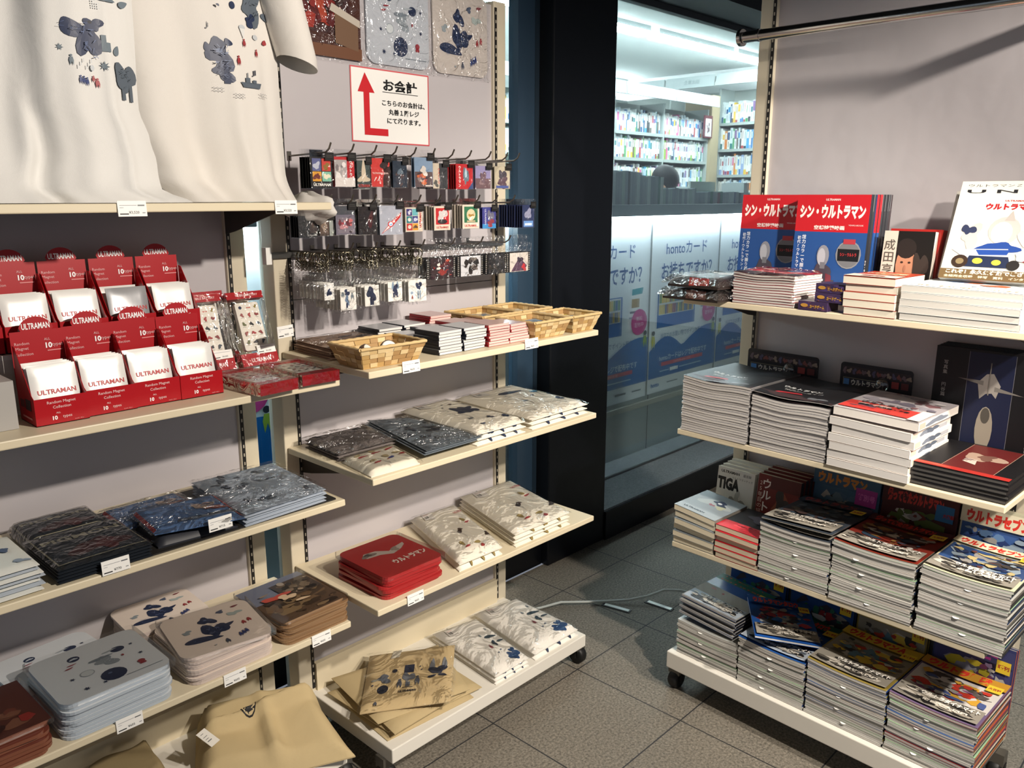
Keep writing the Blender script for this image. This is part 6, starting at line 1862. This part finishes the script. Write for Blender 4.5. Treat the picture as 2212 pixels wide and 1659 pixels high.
drk = ['#2e3034', '#2a2a2e', SB, '#33353a', '#2c2e33', '#303238', '#3a3034']
nmz = ['second', 'third', 'fourth', 'fifth', 'sixth', 'seventh', 'eighth']
standing('magazine', 'magazine', 0.246, 0.165, z, 0.208, 0.296, 0.012, radians(3), 'foremost red and blue magazine cover standing upright, fully seen', SB, SB, WP, shin, 'red and blue magazines standing on the top shelf', spine_art=[('r', 0, 0, 1, 1, '#23262c'), ('t', 'シン・ウルトラマン', 0.5, 0.30, 0.026, '#e6e6ea', {'r': -1.5708, 'b': 0.03})])
for k in range(7):
    u = 0.246 + 0.001 * (k % 3)
    standing('magazine', 'magazine', u, 0.181 + k * 0.0175, z, 0.208, 0.296, 0.0145, radians(3), '%s magazine behind the foremost red and blue cover, spine showing' % nmz[k], SB if k == 1 else '#3a3c42', drk[k], WP, None, 'red and blue magazines standing on the top shelf', spine_art=[('r', 0, 0.66, 1, 1, SR), ('r', 0, 0, 1, 0.66, SB)] if k in (1, 2) else [('r', 0.1, 0.85, 0.3, 1.0, '#77787c')])
standing('magazine', 'magazine', 0.034, 0.226, z, 0.205, 0.296, 0.012, radians(3), 'red and blue magazine cover standing behind at the shelf far end', SB, SB, WP, shin, 'red and blue magazines standing on the top shelf')

por = [('r', 0, 0, 1, 1, '#1a1716'), ('r', 0, 0, 0.28, 1, '#cfc8bb'), ('p', [(0.24, 0), (0.75, 0), (0.62, 0.3), (0.35, 0.3)], '#6f8cb4'), ('e', 0.49, 0.56, 0.19, 0.26, '#b9866a'), ('e', 0.48, 0.78, 0.20, 0.13, '#2a2422'), ('p', [(0.42, 0.28), (0.58, 0.28), (0.52, 0.1)], '#d9dfe8'), ('e', 0.42, 0.60, 0.03, 0.014, '#3a2a24'), ('e', 0.57, 0.60, 0.03, 0.014, '#3a2a24'), ('r', 0.43, 0.42, 0.56, 0.435, '#7f4a3c'), ('e', 0.49, 0.52, 0.025, 0.05, '#a8745c'), ('t', '成田亨', 0.14, 0.82, 0.15, '#55504a', {'v': 1}), ('bl', 0.78, 0.55, 0.12, 0.2, '#3a322e', 4)]
standing('paperback', 'book', 0.487, 0.19, z, 0.128, 0.202, 0.022, radians(5), 'book with a portrait of a person in blue shirt on its cover', '#1c1a19', '#e6ded2', '#e6dfd0', por, 'books standing behind the thick-book stack')
standing('paperback', 'book', 0.492, 0.214, z, 0.128, 0.205, 0.045, radians(5), 'white-paged red book standing behind the portrait cover', '#a3231f', '#b3281f', '#eee8da', None, 'books standing behind the thick-book stack')
zu = z + 0.0862
ucov = [('r', 0, 0, 1, 1, '#ebe8dc'), ('t', 'ウルトラマンＺ特写写真集', 0.52, 0.955, 0.032, '#2c2c30', {'w': 0.9}), ('t', 'U N I S', 0.5, 0.895, 0.05, '#2c2c30', {'b': 0.02, 'w': 0.86}), ('t', 'ULTRAMAN', 0.56, 0.80, 0.022, '#b83030', {'b': 0.03, 'w': 0.2}), ('t', 'ウルトラマン', 0.52, 0.74, 0.065, '#b8242c', {'b': 0.06, 'w': 0.46}), ('p', [(0.76, 0.76), (0.98, 0.78), (0.90, 0.70), (0.99, 0.67), (0.74, 0.66), (0.84, 0.73)], '#2a2f4a'),
        ('e', 0.52, 0.50, 0.15, 0.14, '#c6c0bb'), ('e', 0.50, 0.48, 0.10, 0.11, '#dcd7d2'), ('p', [(0.50, 0.60), (0.56, 0.70), (0.60, 0.60)], '#b9b2ac'), ('bl', 0.5, 0.33, 0.16, 0.06, '#2a4a94', 3), ('bl', 0.22, 0.44, 0.10, 0.10, '#c9c2bd', 6), ('bl', 0.18, 0.50, 0.06, 0.05, '#353c58', 7), ('bl', 0.82, 0.42, 0.12, 0.12, '#d2ccc8', 8), ('bl', 0.86, 0.47, 0.04, 0.05, '#b83a3c', 9), ('p', [(0.06, 0.30), (0.6, 0.32), (0.62, 0.24), (0.2, 0.22)], '#b8bcc4'), ('p', [(0.3, 0.30), (0.62, 0.31), (0.60, 0.26), (0.34, 0.25)], '#2a4c9a'), ('p', [(0.25, 0.24), (0.62, 0.24), (0.66, 0.13), (0.22, 0.13)], '#27304a'), ('e', 0.17, 0.18, 0.08, 0.065, '#3a2c24'), ('e', 0.17, 0.18, 0.04, 0.03, '#8a7a5a'), ('e', 0.34, 0.19, 0.05, 0.03, '#c9bd4a'), ('e', 0.52, 0.18, 0.045, 0.028, '#c9bd4a'), ('e', 0.68, 0.16, 0.06, 0.05, '#2c2a2a'), ('bl', 0.82, 0.22, 0.1, 0.07, '#8a2f36', 5), ('bl', 0.74, 0.26, 0.06, 0.05, '#cfd2d8', 2),
        ('r', 0.0, 0.0, 1, 0.10, '#6f5a3c'), ('t', 'これぞ！永久保存版でございます', 0.52, 0.075, 0.042, '#f5ecd6', {'b': 0.04, 'w': 0.92}), ('t', '全話完全収録　特写　資料　インタビュー', 0.5, 0.028, 0.026, '#f0e2c4', {'b': 0.02, 'w': 0.9})]
standing('large_book', 'book', 0.648, 0.165, zu, 0.235, 0.255, 0.016, radians(22), 'large white cover with toy-like machines leaning on the flat stack', '#e6e3d8', '#e6e3d8', '#dedbd2', ucov, 'large white books', gl=0.35)
standing('large_book', 'book', 0.625, 0.225, zu, 0.235, 0.225, 0.016, radians(18), 'large white book leaning behind the machine cover, only its edge seen', '#e3e0d6', '#3a3a3c', '#dedbd2', [('t', 'U', 0.04, 0.93, 0.06, '#2c2c30')], 'large white books')

# --- second shelf
z = RZ[1] + 0.0006
bcov = [('r', 0, 0, 1, 1, '#1d1d20'), ('p', [(0.0, 0.12), (0.55, 0.16), (1, 0.05), (1, 0.0), (0.3, 0.02)], '#3a2c2e'), ('p', [(0.18, 0.14), (0.50, 0.22), (0.46, 0.27), (0.2, 0.20)], '#b3333a'), ('t', 'ウルトラマン', 0.38, 0.42, 0.08, '#e3e1de', {'b': 0.04, 'w': 0.5}), ('t', '特撮アーカイブ', 0.45, 0.32, 0.05, '#b9b7b4', {'b': 0.02, 'w': 0.5}), ('bl', 0.7, 0.75, 0.2, 0.12, '#34363c', 3), ('bl', 0.75, 0.1, 0.1, 0.05, '#5f6166', 4)]
PGM = '#cbc7c2'
book_stack('magazine', 'magazine', 23, 0.014, 0.240, 0.0, 0.290, z, 0.166, 'grey-edged magazine', 'far stack, second shelf', 'magazines of the far stack, second shelf', '#a3a1a4', '#6a6868', PGM, bcov, 0.006, 201, 0.002, None, 'topmost glossy black-covered magazine of the far stack on the second shelf', gloss=True)
book_stack('magazine', 'magazine', 20, 0.248, 0.474, 0.0, 0.285, z, 0.148, 'grey-edged magazine', 'middle stack of the second shelf', 'magazines of the middle stack, second shelf', '#a09ea0', '#6a6868', PGM, bcov, 0.006, 202, 0.002, None, None, gloss=True)
book_stack('magazine', 'magazine', 1, 0.252, 0.478, 0.0, 0.290, z + 0.1515, 0.008, 'x', 'x', 'magazines of the middle stack, second shelf', '#2f2f33', '#6a6868', '#cdc9c3', bcov, 0.005, 203, 0.001, None, 'black-covered magazine sliding off the top of the middle stack', gloss=True)
wcov = [('r', 0, 0, 1, 1, '#b9b3b4'), ('ph', 0, 0.4, 1, 1, ['#a8a2a6', '#8f8a92', '#c3bcbc', '#6f6a76', '#7d5a5e'], 22, 9), ('r', 0.02, 0.05, 0.86, 0.36, '#c9403a'), ('ph', 0.02, 0.05, 0.7, 0.36, ['#c9403a', '#d9b8ac', '#e3d3c8', '#a83a3c', '#5a4c58'], 10, 3), ('t', 'ウルトラマン', 0.45, 0.36, 0.10, '#3a3034', {'b': 0.05, 'w': 0.6}), ('t', '画集・作品集・下巻', 0.48, 0.24, 0.06, '#2c2a2c', {'b': 0.03, 'w': 0.6}), ('r', 0.86, 0.0, 1, 0.4, '#e3dbd3')]
book_stack('thick_book', 'book', 6, 0.482, 0.690, -0.004, 0.255, z, 0.131, 'thick white paperback', 'lit stack beside the black art books', 'thick paperbacks of the second shelf', '#ddd6cf', '#ece4da', '#cfccc8', None, 0.005, 204, 0.003, lambda u: 0.5 * cos(2.4 * u) - 0.5 * u, None, spine_art=[('r', 0.03, 0.15, 0.16, 0.85, '#d9c9b8'), ('bl', 0.35, 0.5, 0.10, 0.4, '#7d8592', 3), ('bl', 0.52, 0.5, 0.12, 0.4, '#5f6876', 4), ('r', 0.70, 0.2, 0.9, 0.7, '#b3b4b8')], tint=0.05, line=0.15, covth=0.0008)
book_stack('thick_book', 'book', 1, 0.486, 0.700, -0.002, 0.268, z + 0.1335, 0.026, 'x', 'x', 'thick paperbacks of the second shelf', '#c9c1c0', '#ece4da', '#ded9d2', wcov, 0.004, 205, 0.001, lambda u: 0.4 * cos(2.4 * u) - 0.5 * u, 'topmost thick paperback with pink and grey cover on the lit stack', spine_art=[('r', 0.03, 0.15, 0.16, 0.85, '#c9b8a8'), ('bl', 0.45, 0.5, 0.2, 0.4, '#7d8592', 3)], tint=0.02, line=0.15, covth=0.0008)
dcov = [('r', 0, 0, 1, 1, '#151416'), ('r', 0.28, 0.08, 0.82, 0.97, '#5a1d1c'), ('r', 0.285, 0.08, 0.29, 0.97, '#a8917c'), ('r', 0.815, 0.08, 0.82, 0.97, '#a8917c'), ('bl', 0.55, 0.55, 0.17, 0.14, '#a08878', 4), ('bl', 0.57, 0.57, 0.10, 0.08, '#6a4a40', 6), ('p', [(0.40, 0.34), (0.56, 0.28), (0.52, 0.44)], '#c2b4a8'), ('r', 0.0, 0.0, 1, 0.09, '#a32c26'), ('bl', 0.2, 0.05, 0.15, 0.03, '#c8553f', 3)] + [('r', 0.40, 0.36 + 0.025 * q, 0.53, 0.368 + 0.025 * q, '#d8ccc2') for q in range(4)]
book_stack('art_book', 'book', 5, 0.688, 0.905, 0.012, 0.283, z, 0.056, 'black hardback art book', 'flat stack, near end of second shelf', 'black art books lying flat', '#1c1b1d', '#26211f', '#4c4a48', dcov, 0.0012, 206, 0.002, lambda u: 0.4 * cos(2.0 * u), 'topmost black hardback with red photograph cover, lying flat', tint=0.1, line=0.2, covth=0.0022, gloss=True)
yume = [('r', 0, 0, 1, 1, '#0f0f12'), ('r', 0.30, 0.02, 0.70, 0.98, '#141a34'), ('r', 0.30, 0.02, 0.304, 0.98, '#6a6a70'), ('r', 0.70, 0.02, 0.704, 0.98, '#6a6a70'), ('p', [(0.40, 0.72), (0.47, 0.80), (0.53, 0.81), (0.60, 0.71), (0.57, 0.60), (0.53, 0.64), (0.48, 0.63), (0.43, 0.58)], '#8f8a84'), ('p', [(0.22, 0.74), (0.45, 0.74), (0.45, 0.70)], '#6f6b66'), ('p', [(0.55, 0.70), (0.80, 0.65), (0.55, 0.66)], '#6f6b66'), ('e', 0.50, 0.32, 0.075, 0.20, '#8d8578'), ('e', 0.50, 0.44, 0.04, 0.07, '#4a4640'), ('r', 0.495, 0.62, 0.505, 0.9, '#77736c'),
        ('t', '夢のかけら', 0.885, 0.80, 0.072, '#d3d1cd', {'v': 1}), ('t', '特撮造形作品集', 0.88, 0.42, 0.036, '#b9b7b3', {'v': 1}), ('t', '写真集', 0.10, 0.86, 0.04, '#a8a6a2', {'v': 1}), ('t', '円谷篇', 0.10, 0.66, 0.04, '#a8a6a2', {'v': 1})]
for k in range(4):
    standing('art_book', 'book', 0.622 + 0.003 * k, 0.287 + k * 0.0118, z, 0.275, 0.305 + 0.002 * k, 0.011, radians(1.0), 'foremost black art book standing upright with a pale statue on it' if k == 0 else '%s black art book standing behind the pale-statue cover' % nmz[k - 1], '#121214', '#1c1b1d', '#55524e', yume if k == 0 else None, 'black art books standing on the second shelf', gl=0.35)
for k, (u, w, lab) in enumerate(((0.042, 0.24, 'dark printed header board with clear dome behind the far stack'), (0.352, 0.208, 'dark printed header board with clear dome behind the middle stack'))):
    t = empty('header_board', RF, u, 0.318, z)
    b = MB()
    b.prism(rrect(w, 0.218, 0.010), 0, 0.003, P('#23232a', 0.35), lambda x_, y_, z_: (x_ + w / 2, -z_, y_ + 0.109))
    a = [('r', 0.03, 0.84, 0.97, 0.95, '#3a3236')] + [('bl', 0.06 + 0.9 * q / 13, 0.89, 0.028, 0.035, ['#6a5a62', '#8a7a70', '#54506a', '#7a4a48'][q % 4], q) for q in range(14)] + [('r', 0.05, 0.68, 0.62, 0.80, '#6f6a5a'), ('r', 0.06, 0.69, 0.61, 0.79, '#2c2c36'), ('r', 0.06, 0.70, 0.14, 0.78, '#4a78b4'), ('t', 'ウルトラマン', 0.38, 0.74, 0.085, '#b8b4ae', {'b': 0.05, 'w': 0.42}), ('r', 0.73, 0.74, 0.83, 0.83, '#8a3a3c'), ('r', 0.86, 0.74, 0.96, 0.83, '#5a2c30'), ('ph', 0.03, 0.05, 0.97, 0.66, ['#2a2a30', '#3c3a3c', '#4a4440', '#2f2c3a', '#504a48'], 20, 7 + k)]
    b.art(a, front(w, 0.218, -0.003), w, 0.218, 0.0003)
    b.build('board', t)
    b = MB()
    ball(b, (w * 0.62, -0.012, 0.168), (0.020, 0.012, 0.022), film(base=0.14, wrinkle=0.2, scale=20), 16, 10)
    b.build('clear_dome', t)
    tag(t, lab, 'display board', 'printed header boards')

# --- third shelf
z = RZ[2] + 0.0006
gcov = [('r', 0, 0, 1, 1, '#8f979c'), ('bl', 0.55, 0.6, 0.28, 0.18, '#a9b0b0', 3), ('bl', 0.62, 0.66, 0.16, 0.10, '#2f3a52', 5), ('e', 0.60, 0.66, 0.05, 0.035, '#e3e6e6'), ('bl', 0.72, 0.5, 0.12, 0.06, '#b9b89a', 6), ('bl', 0.52, 0.5, 0.06, 0.04, '#8f4048', 7), ('t', 'ULTRAMAN', 0.4, 0.12, 0.07, '#3a4248', {'b': 0.04, 'w': 0.5})]
book_stack('thick_book', 'book', 6, 0.004, 0.150, 0.0, 0.185, z, 0.118, 'cream-edged thick book', 'far stack of third shelf', 'grey-covered thick books', '#6f777c', '#77736c', '#ddd3ba', gcov, 0.004, 301, 0.005, lambda u: 0.5 * cos(2.6 * u) - 0.4 * u, 'topmost thick book with pale grey film-like cover, third shelf far end', tint=0.06, line=0.2, covth=0.0007, skew=-0.012)
rcov = [('r', 0, 0, 1, 1, '#1c1a1d'), ('r', 0, 0.0, 1, 0.30, '#c22530'), ('ph', 0.1, 0.05, 0.9, 0.3, ['#c22530', '#7a1c24', '#3a1c20', '#d9404a'], 10, 3), ('bl', 0.55, 0.65, 0.25, 0.15, '#2c2c34', 5)]
book_stack('paperback', 'book', 6, 0.156, 0.298, 0.0, 0.185, z, 0.100, 'cream-edged red paperback', 'stack beside the grey thick books', 'red paperbacks', '#b3222c', '#2a2022', '#d3c6ac', rcov, 0.003, 302, 0.004, lambda u: 0.5 * cos(2.4 * u) - 0.5 * u, 'topmost red and black paperback of its stack, third shelf', tint=0.06, line=0.2, covth=0.0009)


def comic(bg, title, tc, stripe, seed, pal, sub='特集号', low=('#8f8a80', '#3c3a38')):
    return [('r', 0, 0, 1, 1, bg), ('ph', 0.02, 0.28, 0.98, 0.80, pal * 2 + ['#3a3836', '#8f8c88', '#b9b4ac'], 60, seed), ('r', 0.0, 0.80, 1, 0.98, stripe), ('t', title, 0.44, 0.89, 0.135, tc, {'b': 0.07, 'w': 0.74}), ('r', 0.80, 0.72, 0.97, 0.86, '#e0c23a'), ('t', sub, 0.885, 0.79, 0.05, '#9c2a2c', {'b': 0.04, 'w': 0.14}), ('ph', 0.02, 0.02, 0.98, 0.28, [low[0], low[1], '#c9c3b8', '#5a564f', '#a39c90', '#2a2827'], 44, seed + 50), ('t', 'ウルトラダイナマイト', 0.62, 0.20, 0.075, '#ece8e0', {'b': 0.05, 'w': 0.66}), ('t', '必殺技大図鑑', 0.6, 0.09, 0.05, '#e6e0d4', {'b': 0.03, 'w': 0.5})]


MAGP = ['#8f8f8c']
c1 = comic('#39404a', 'ウルトラマン', '#8a3a3c', '#2c3640', 3, ['#3c434c', '#55606a', '#4a3a38', '#2c3038', '#6a6258', '#394a5a'], '大百科')
c1[1] = ('ph', 0.02, 0.28, 0.98, 0.80, ['#38404a', '#4f5a64', '#4a3a38', '#2c3038', '#625c54', '#3a4a58'], 60, 3)
c2_ = comic('#7a2a1f', '帰ってきたウルトラマン', '#b8352c', '#4a221c', 5, ['#7a2a20', '#a8502a', '#3a2420', '#8c6a3a', '#54302a', '#2f3f52'], '大百科')
c3 = comic('#c9c4a8', 'ウルトラセブン', '#c8342a', '#d9d2b4', 7, ['#2f4a78', '#8a9aa8', '#3c4450', '#b8a878', '#5f3a34', '#27365a'], '超百科')
lows = [('t', 'アイスラッガー！', 0.68, 0.14, 0.10, '#ece8e0', {'b': 0.05, 'w': 0.5})]
GC = ['#a9a8a2', '#b5b2ac', '#a0a19d', '#8fae8c', '#b5aea4', '#aca69f']
for (u0, u1, H, n, art, where, seed, gr) in ((0.303, 0.512, 0.152, 20, c1, 'dark-covered stack of the third shelf', 303, 0.285), (0.519, 0.735, 0.166, 22, c2_, 'brown-red stack of the third shelf', 304, 0.285), (0.745, 0.946, 0.170, 22, c3 + lows, 'seven-letter stack at the near end, third shelf', 305, 0.29)):
    book_stack('magazine', 'magazine', n, u0, u1, -0.002, 0.258, z, H, 'magazine', where.replace('seven-letter', 'blue and cream'), 'magazines: ' + where.replace('seven-letter', 'blue and cream'), GC, ['#2c2a2c', '#3a3632', '#6f6a62', '#2a3a5a'], '#cdcac4', art, 0.0065, seed, 0.003, lambda u: 0.75 * (2 * u - 1) ** 2 - 0.35 * u, None, tint=0.20, line=0.26, slips=True)
    g = random.Random(seed)
book_stack('magazine', 'magazine', 1, 0.306, 0.516, -0.004, 0.254, z + 0.162, 0.0075, 'x', 'x', 'magazines: dark-covered stack of the third shelf', '#77766f', '#2c2a2c', '#b0aca4', c1, 0.012, 306, 0.001, lambda u: 0.8 * u - 0.1, 'lifted topmost magazine of the dark-covered stack, third shelf')
tiga = [('r', 0, 0, 1, 1, '#d3cfc6'), ('t', 'ULTRAMAN', 0.34, 0.93, 0.06, '#2a2a2a', {'b': 0.04, 'w': 0.5}), ('t', 'TIGA', 0.32, 0.73, 0.26, '#1c1c1c', {'b': 0.06, 'w': 0.6}), ('t', 'ウルトラマンティガ', 0.68, 0.85, 0.045, '#3a3a3a', {'w': 0.55}), ('t', '証言録', 0.80, 0.93, 0.05, '#3a3a3a'), ('bl', 0.58, 0.35, 0.20, 0.2, '#8c8780', 4), ('bl', 0.58, 0.52, 0.08, 0.10, '#a8a49c', 6), ('bl', 0.3, 0.25, 0.2, 0.15, '#6a665f', 7), ('bl', 0.8, 0.2, 0.15, 0.15, '#5a564f', 8), ('bl', 0.55, 0.2, 0.06, 0.08, '#8a4a40', 9)]
for k in range(4):
    standing('paperback', 'book', 0.004 + 0.003 * k, 0.222 + k * 0.021, z, 0.135, 0.196 + 0.004 * k, 0.019, radians(6), 'foremost white and black paperback standing at the third shelf far end' if k == 0 else '%s paperback behind the white and black cover' % nmz[k - 1], '#d3cfc6', '#cfcac0', '#d3c9b4', tiga if k == 0 else None, 'white and black paperbacks standing')
rede = [('r', 0, 0, 1, 1, '#6a221c'), ('t', 'ウルトラ', 0.22, 0.86, 0.17, '#e0d6cc', {'v': 1, 'b': 0.02}), ('t', '25年目の証言録', 0.075, 0.86, 0.085, '#d8b8a8', {'v': 1}), ('bl', 0.62, 0.42, 0.22, 0.3, '#8c4a34', 5), ('bl', 0.6, 0.62, 0.14, 0.18, '#3c3430', 9), ('e', 0.58, 0.46, 0.07, 0.09, '#d9cba8'), ('bl', 0.66, 0.35, 0.08, 0.14, '#b8843a', 3), ('r', 0.3, 0.8, 1, 1, '#53211d')]
for k in range(4):
    standing('paperback', 'book', 0.152 + 0.003 * k, 0.222 + k * 0.021, z, 0.144, 0.206 + 0.004 * k, 0.019, radians(6), 'foremost dark red paperback with vertical white lettering, standing' if k == 0 else '%s paperback behind the dark red cover' % nmz[k - 1], '#5f211c', '#2a2424', '#b8ad98', rede if k == 0 else None, 'dark red paperbacks standing')
s1 = comic('#3f5f78', 'ウルトラマン', '#c8823a', '#3f5f78', 13, ['#4a6a84', '#6a7f8c', '#3a4a58', '#54708a'], '大図解')
s1[4] = ('r', 0.66, 0.66, 0.97, 0.86, '#a83a8c')
s1[5] = ('t', '特別号', 0.82, 0.76, 0.08, '#d96ab8', {'b': 0.04, 'w': 0.25})
s2 = comic('#4a1f1c', '帰ってきたウルトラマン', '#c23a30', '#4a1f1c', 15, ['#4a1f1c', '#6a2f24', '#3a1c1a', '#54602c'], '大図解')
s2[4] = ('r', 0.72, 0.72, 0.95, 0.90, '#2f6a9c')
s3 = comic('#b8b49c', 'ウルトラセブン', '#c8342a', '#d3cdb4', 17, ['#3a5a94', '#5f7fa8', '#8fa0b0', '#2a3a6a'], '超図解')
for i, (u, w, art, cv, nm) in enumerate(((0.302, 0.205, s1, '#3f5f78', 'blue-grey magazine with orange lettering'), (0.514, 0.208, s2, '#4a1f1c', 'dark red magazine with red lettering'), (0.728, 0.208, s3, '#b8b49c', 'cream and blue magazine with red lettering'))):
    for k in range(2):
        standing('magazine', 'magazine', u + 0.002 * k, 0.283 + 0.0105 * k, z, w, 0.252, 0.009, radians(8), '%s %s standing behind the stacks, third shelf' % ('front' if k == 0 else 'rear', nm), cv, '#3a3634', '#8f8c86', art if k == 0 else None, 'magazines standing on the third shelf')

# --- base deck
z = 0.1450
bl = comic('#1f4f94', 'ウルトラマンタロウ', '#c8402f', '#1f5a4a', 23, ['#1f4f94', '#2a64ac', '#1f4f94', '#2a5aa4', '#7a2a34', '#a8a89c', '#2f6a5c', '#8c3a3a'], '増刊', ('#aab4c0', '#5a626c'))
book_stack('magazine', 'magazine', 15, 0.022, 0.242, 0.022, 0.285, z, 0.108, 'magazine', 'lower part of the far stack on the base deck', 'magazines of the far stack, base deck', GC, ['#2c2a2c', '#3a3632', '#6f6a62'], '#cdcac4', None, 0.007, 401, 0.003, lambda u: 0.75 * (2 * u - 1) ** 2 - 0.35 * u, None, tint=0.20, line=0.26, slips=True)
blx = [q for q in bl]
for k in range(6):
    book_stack('magazine', 'magazine', 1, 0.020, 0.222, 0.03 + 0.010 * (k % 2), 0.287, z + 0.1175 + k * 0.0108, 0.0072, 'x', 'x', 'blue magazines of the far stack, base deck', '#2b5288', '#1c1c20', '#a5a29b', blx if k == 5 else [('r', 0, 0, 1, 0.12, '#8f96a0'), ('ph', 0, 0, 1, 0.12, ['#8f96a0', '#3c4048', '#c3c3c0', '#5a5f68'], 10, k)], 0.016, 410 + k, 0.001, lambda u: -0.9 * u + 0.35, '%s blue magazine from the top, bulging over the far base stack' % nth(5 - k, 'topmost'), gloss=True)
book_stack('magazine', 'magazine', 20, 0.248, 0.462, 0.020, 0.285, z, 0.142, 'magazine', 'second stack on the base deck, under the turned copy', 'magazines of the second stack, base deck', GC, ['#2c2a2c', '#2a4a8c', '#6f6a62'], '#cdcac4', bl, 0.0065, 402, 0.003, lambda u: 0.75 * (2 * u - 1) ** 2 - 0.35 * u, None, tint=0.20, line=0.26, slips=True)
t_ = comic('#1d4f9c', 'ウルトラマンタロウ', '#c8402f', '#17508c', 29, ['#1f4f94', '#2a64ac', '#8c2f3c', '#8f9298', '#3a3f48', '#a83a44'], '増刊号')
w, h = 0.188, 0.250
e = empty('magazine', RF, 0.322, 0.138, z + 0.179, radians(36), 0, radians(5))
MB().box((-w / 2, -h / 2, 0.0005), (w / 2, h / 2, 0.0065), pages('#d8d4cc', 0.4, 900, 0.1)).build('pages', e)
b = MB().box((-w / 2 - 0.001, -h / 2 - 0.001, 0), (w / 2 + 0.001, h / 2 + 0.001, 0.0006), P('#1d5aa8', 0.3)).box((-w / 2 - 0.001, -h / 2 - 0.001, 0.0066), (w / 2 + 0.001, h / 2 + 0.001, 0.0074), P('#1d5aa8', 0.25))
b.art(t_, flat(w, h, 0.0074, -w / 2, -h / 2), w, h, 0.0003)
b.build('cover', e)
tag(e, 'blue magazine turned askew on top of the second base stack', 'magazine', 'blue magazines on the base deck')
yl = comic('#8c7a3a', 'ウルトラマンＡ', '#b8302a', '#c8a838', 33, ['#8f8a7c', '#c8a83a', '#a83a2c', '#5a7a8c', '#6a645a', '#d0b44a'], '増刊')
yl2 = comic('#6a5a7a', 'ウルトラ怪獣', '#c8342a', '#b8882f', 37, ['#c8c4c0', '#b83a2c', '#8f5f8c', '#4a5a8c', '#c89a3a', '#57504c'], '大百科')
book_stack('magazine', 'magazine', 23, 0.468, 0.690, 0.020, 0.282, z, 0.166, 'magazine', 'third stack on the base deck, yellow cover', 'magazines of the third stack, base deck', GC + ['#3a5a94'], ['#2c2a2c', '#2a4a8c', '#b8a84a'], '#cdcac4', yl, 0.0065, 403, 0.003, lambda u: 0.75 * (2 * u - 1) ** 2 - 0.35 * u, None, tint=0.20, line=0.26, slips=True)
book_stack('magazine', 'magazine', 23, 0.698, 0.912, 0.020, 0.282, z, 0.168, 'magazine', 'near stack on the base deck, purple and yellow cover', 'magazines of the near stack, base deck', GC + ['#a83a3c', '#3a5a94'], ['#2c2a2c', '#8a6a3a', '#6a2a4a', '#c86a2c'], '#cdcac4', yl2, 0.0065, 404, 0.003, lambda u: 0.75 * (2 * u - 1) ** 2 - 0.35 * u, None, tint=0.20, line=0.26, slips=True)
sb = comic('#1f4a8c', 'ウルトラマンタロウ', '#b83a3a', '#1f4a8c', 41, ['#1f4a8c', '#c3c8cc', '#2f6a5a', '#8c2f34', '#3a3a4a'], '増刊')
sp = comic('#3a3f6a', '大百科', '#a83a8c', '#3a3f6a', 43, ['#4a4a7a', '#8a7a9c', '#c8b83a', '#6a3a5a', '#9c9aa8'], '増刊')
for i, (u, w, art, cv, nm) in enumerate(((0.035, 0.205, sb, '#1f4a8c', 'blue and green magazine at the far end'), (0.258, 0.208, sb, '#1f4a8c', 'blue magazine in the middle'), (0.478, 0.205, yl, '#8c7a3a', 'yellow-edged magazine'), (0.700, 0.205, sp, '#3a3f6a', 'purple magazine at the near end'))):
    for k in range(2):
        standing('magazine', 'magazine', u + 0.002 * k, 0.297 + 0.0115 * k, z, w, 0.256, 0.009, radians(4), '%s %s, standing on the base deck' % ('front' if k == 0 else 'rear', nm), cv, '#b8552f' if i == 3 else '#3a3634', '#8f8c86', art if k == 0 else None, 'magazines standing on the base deck')
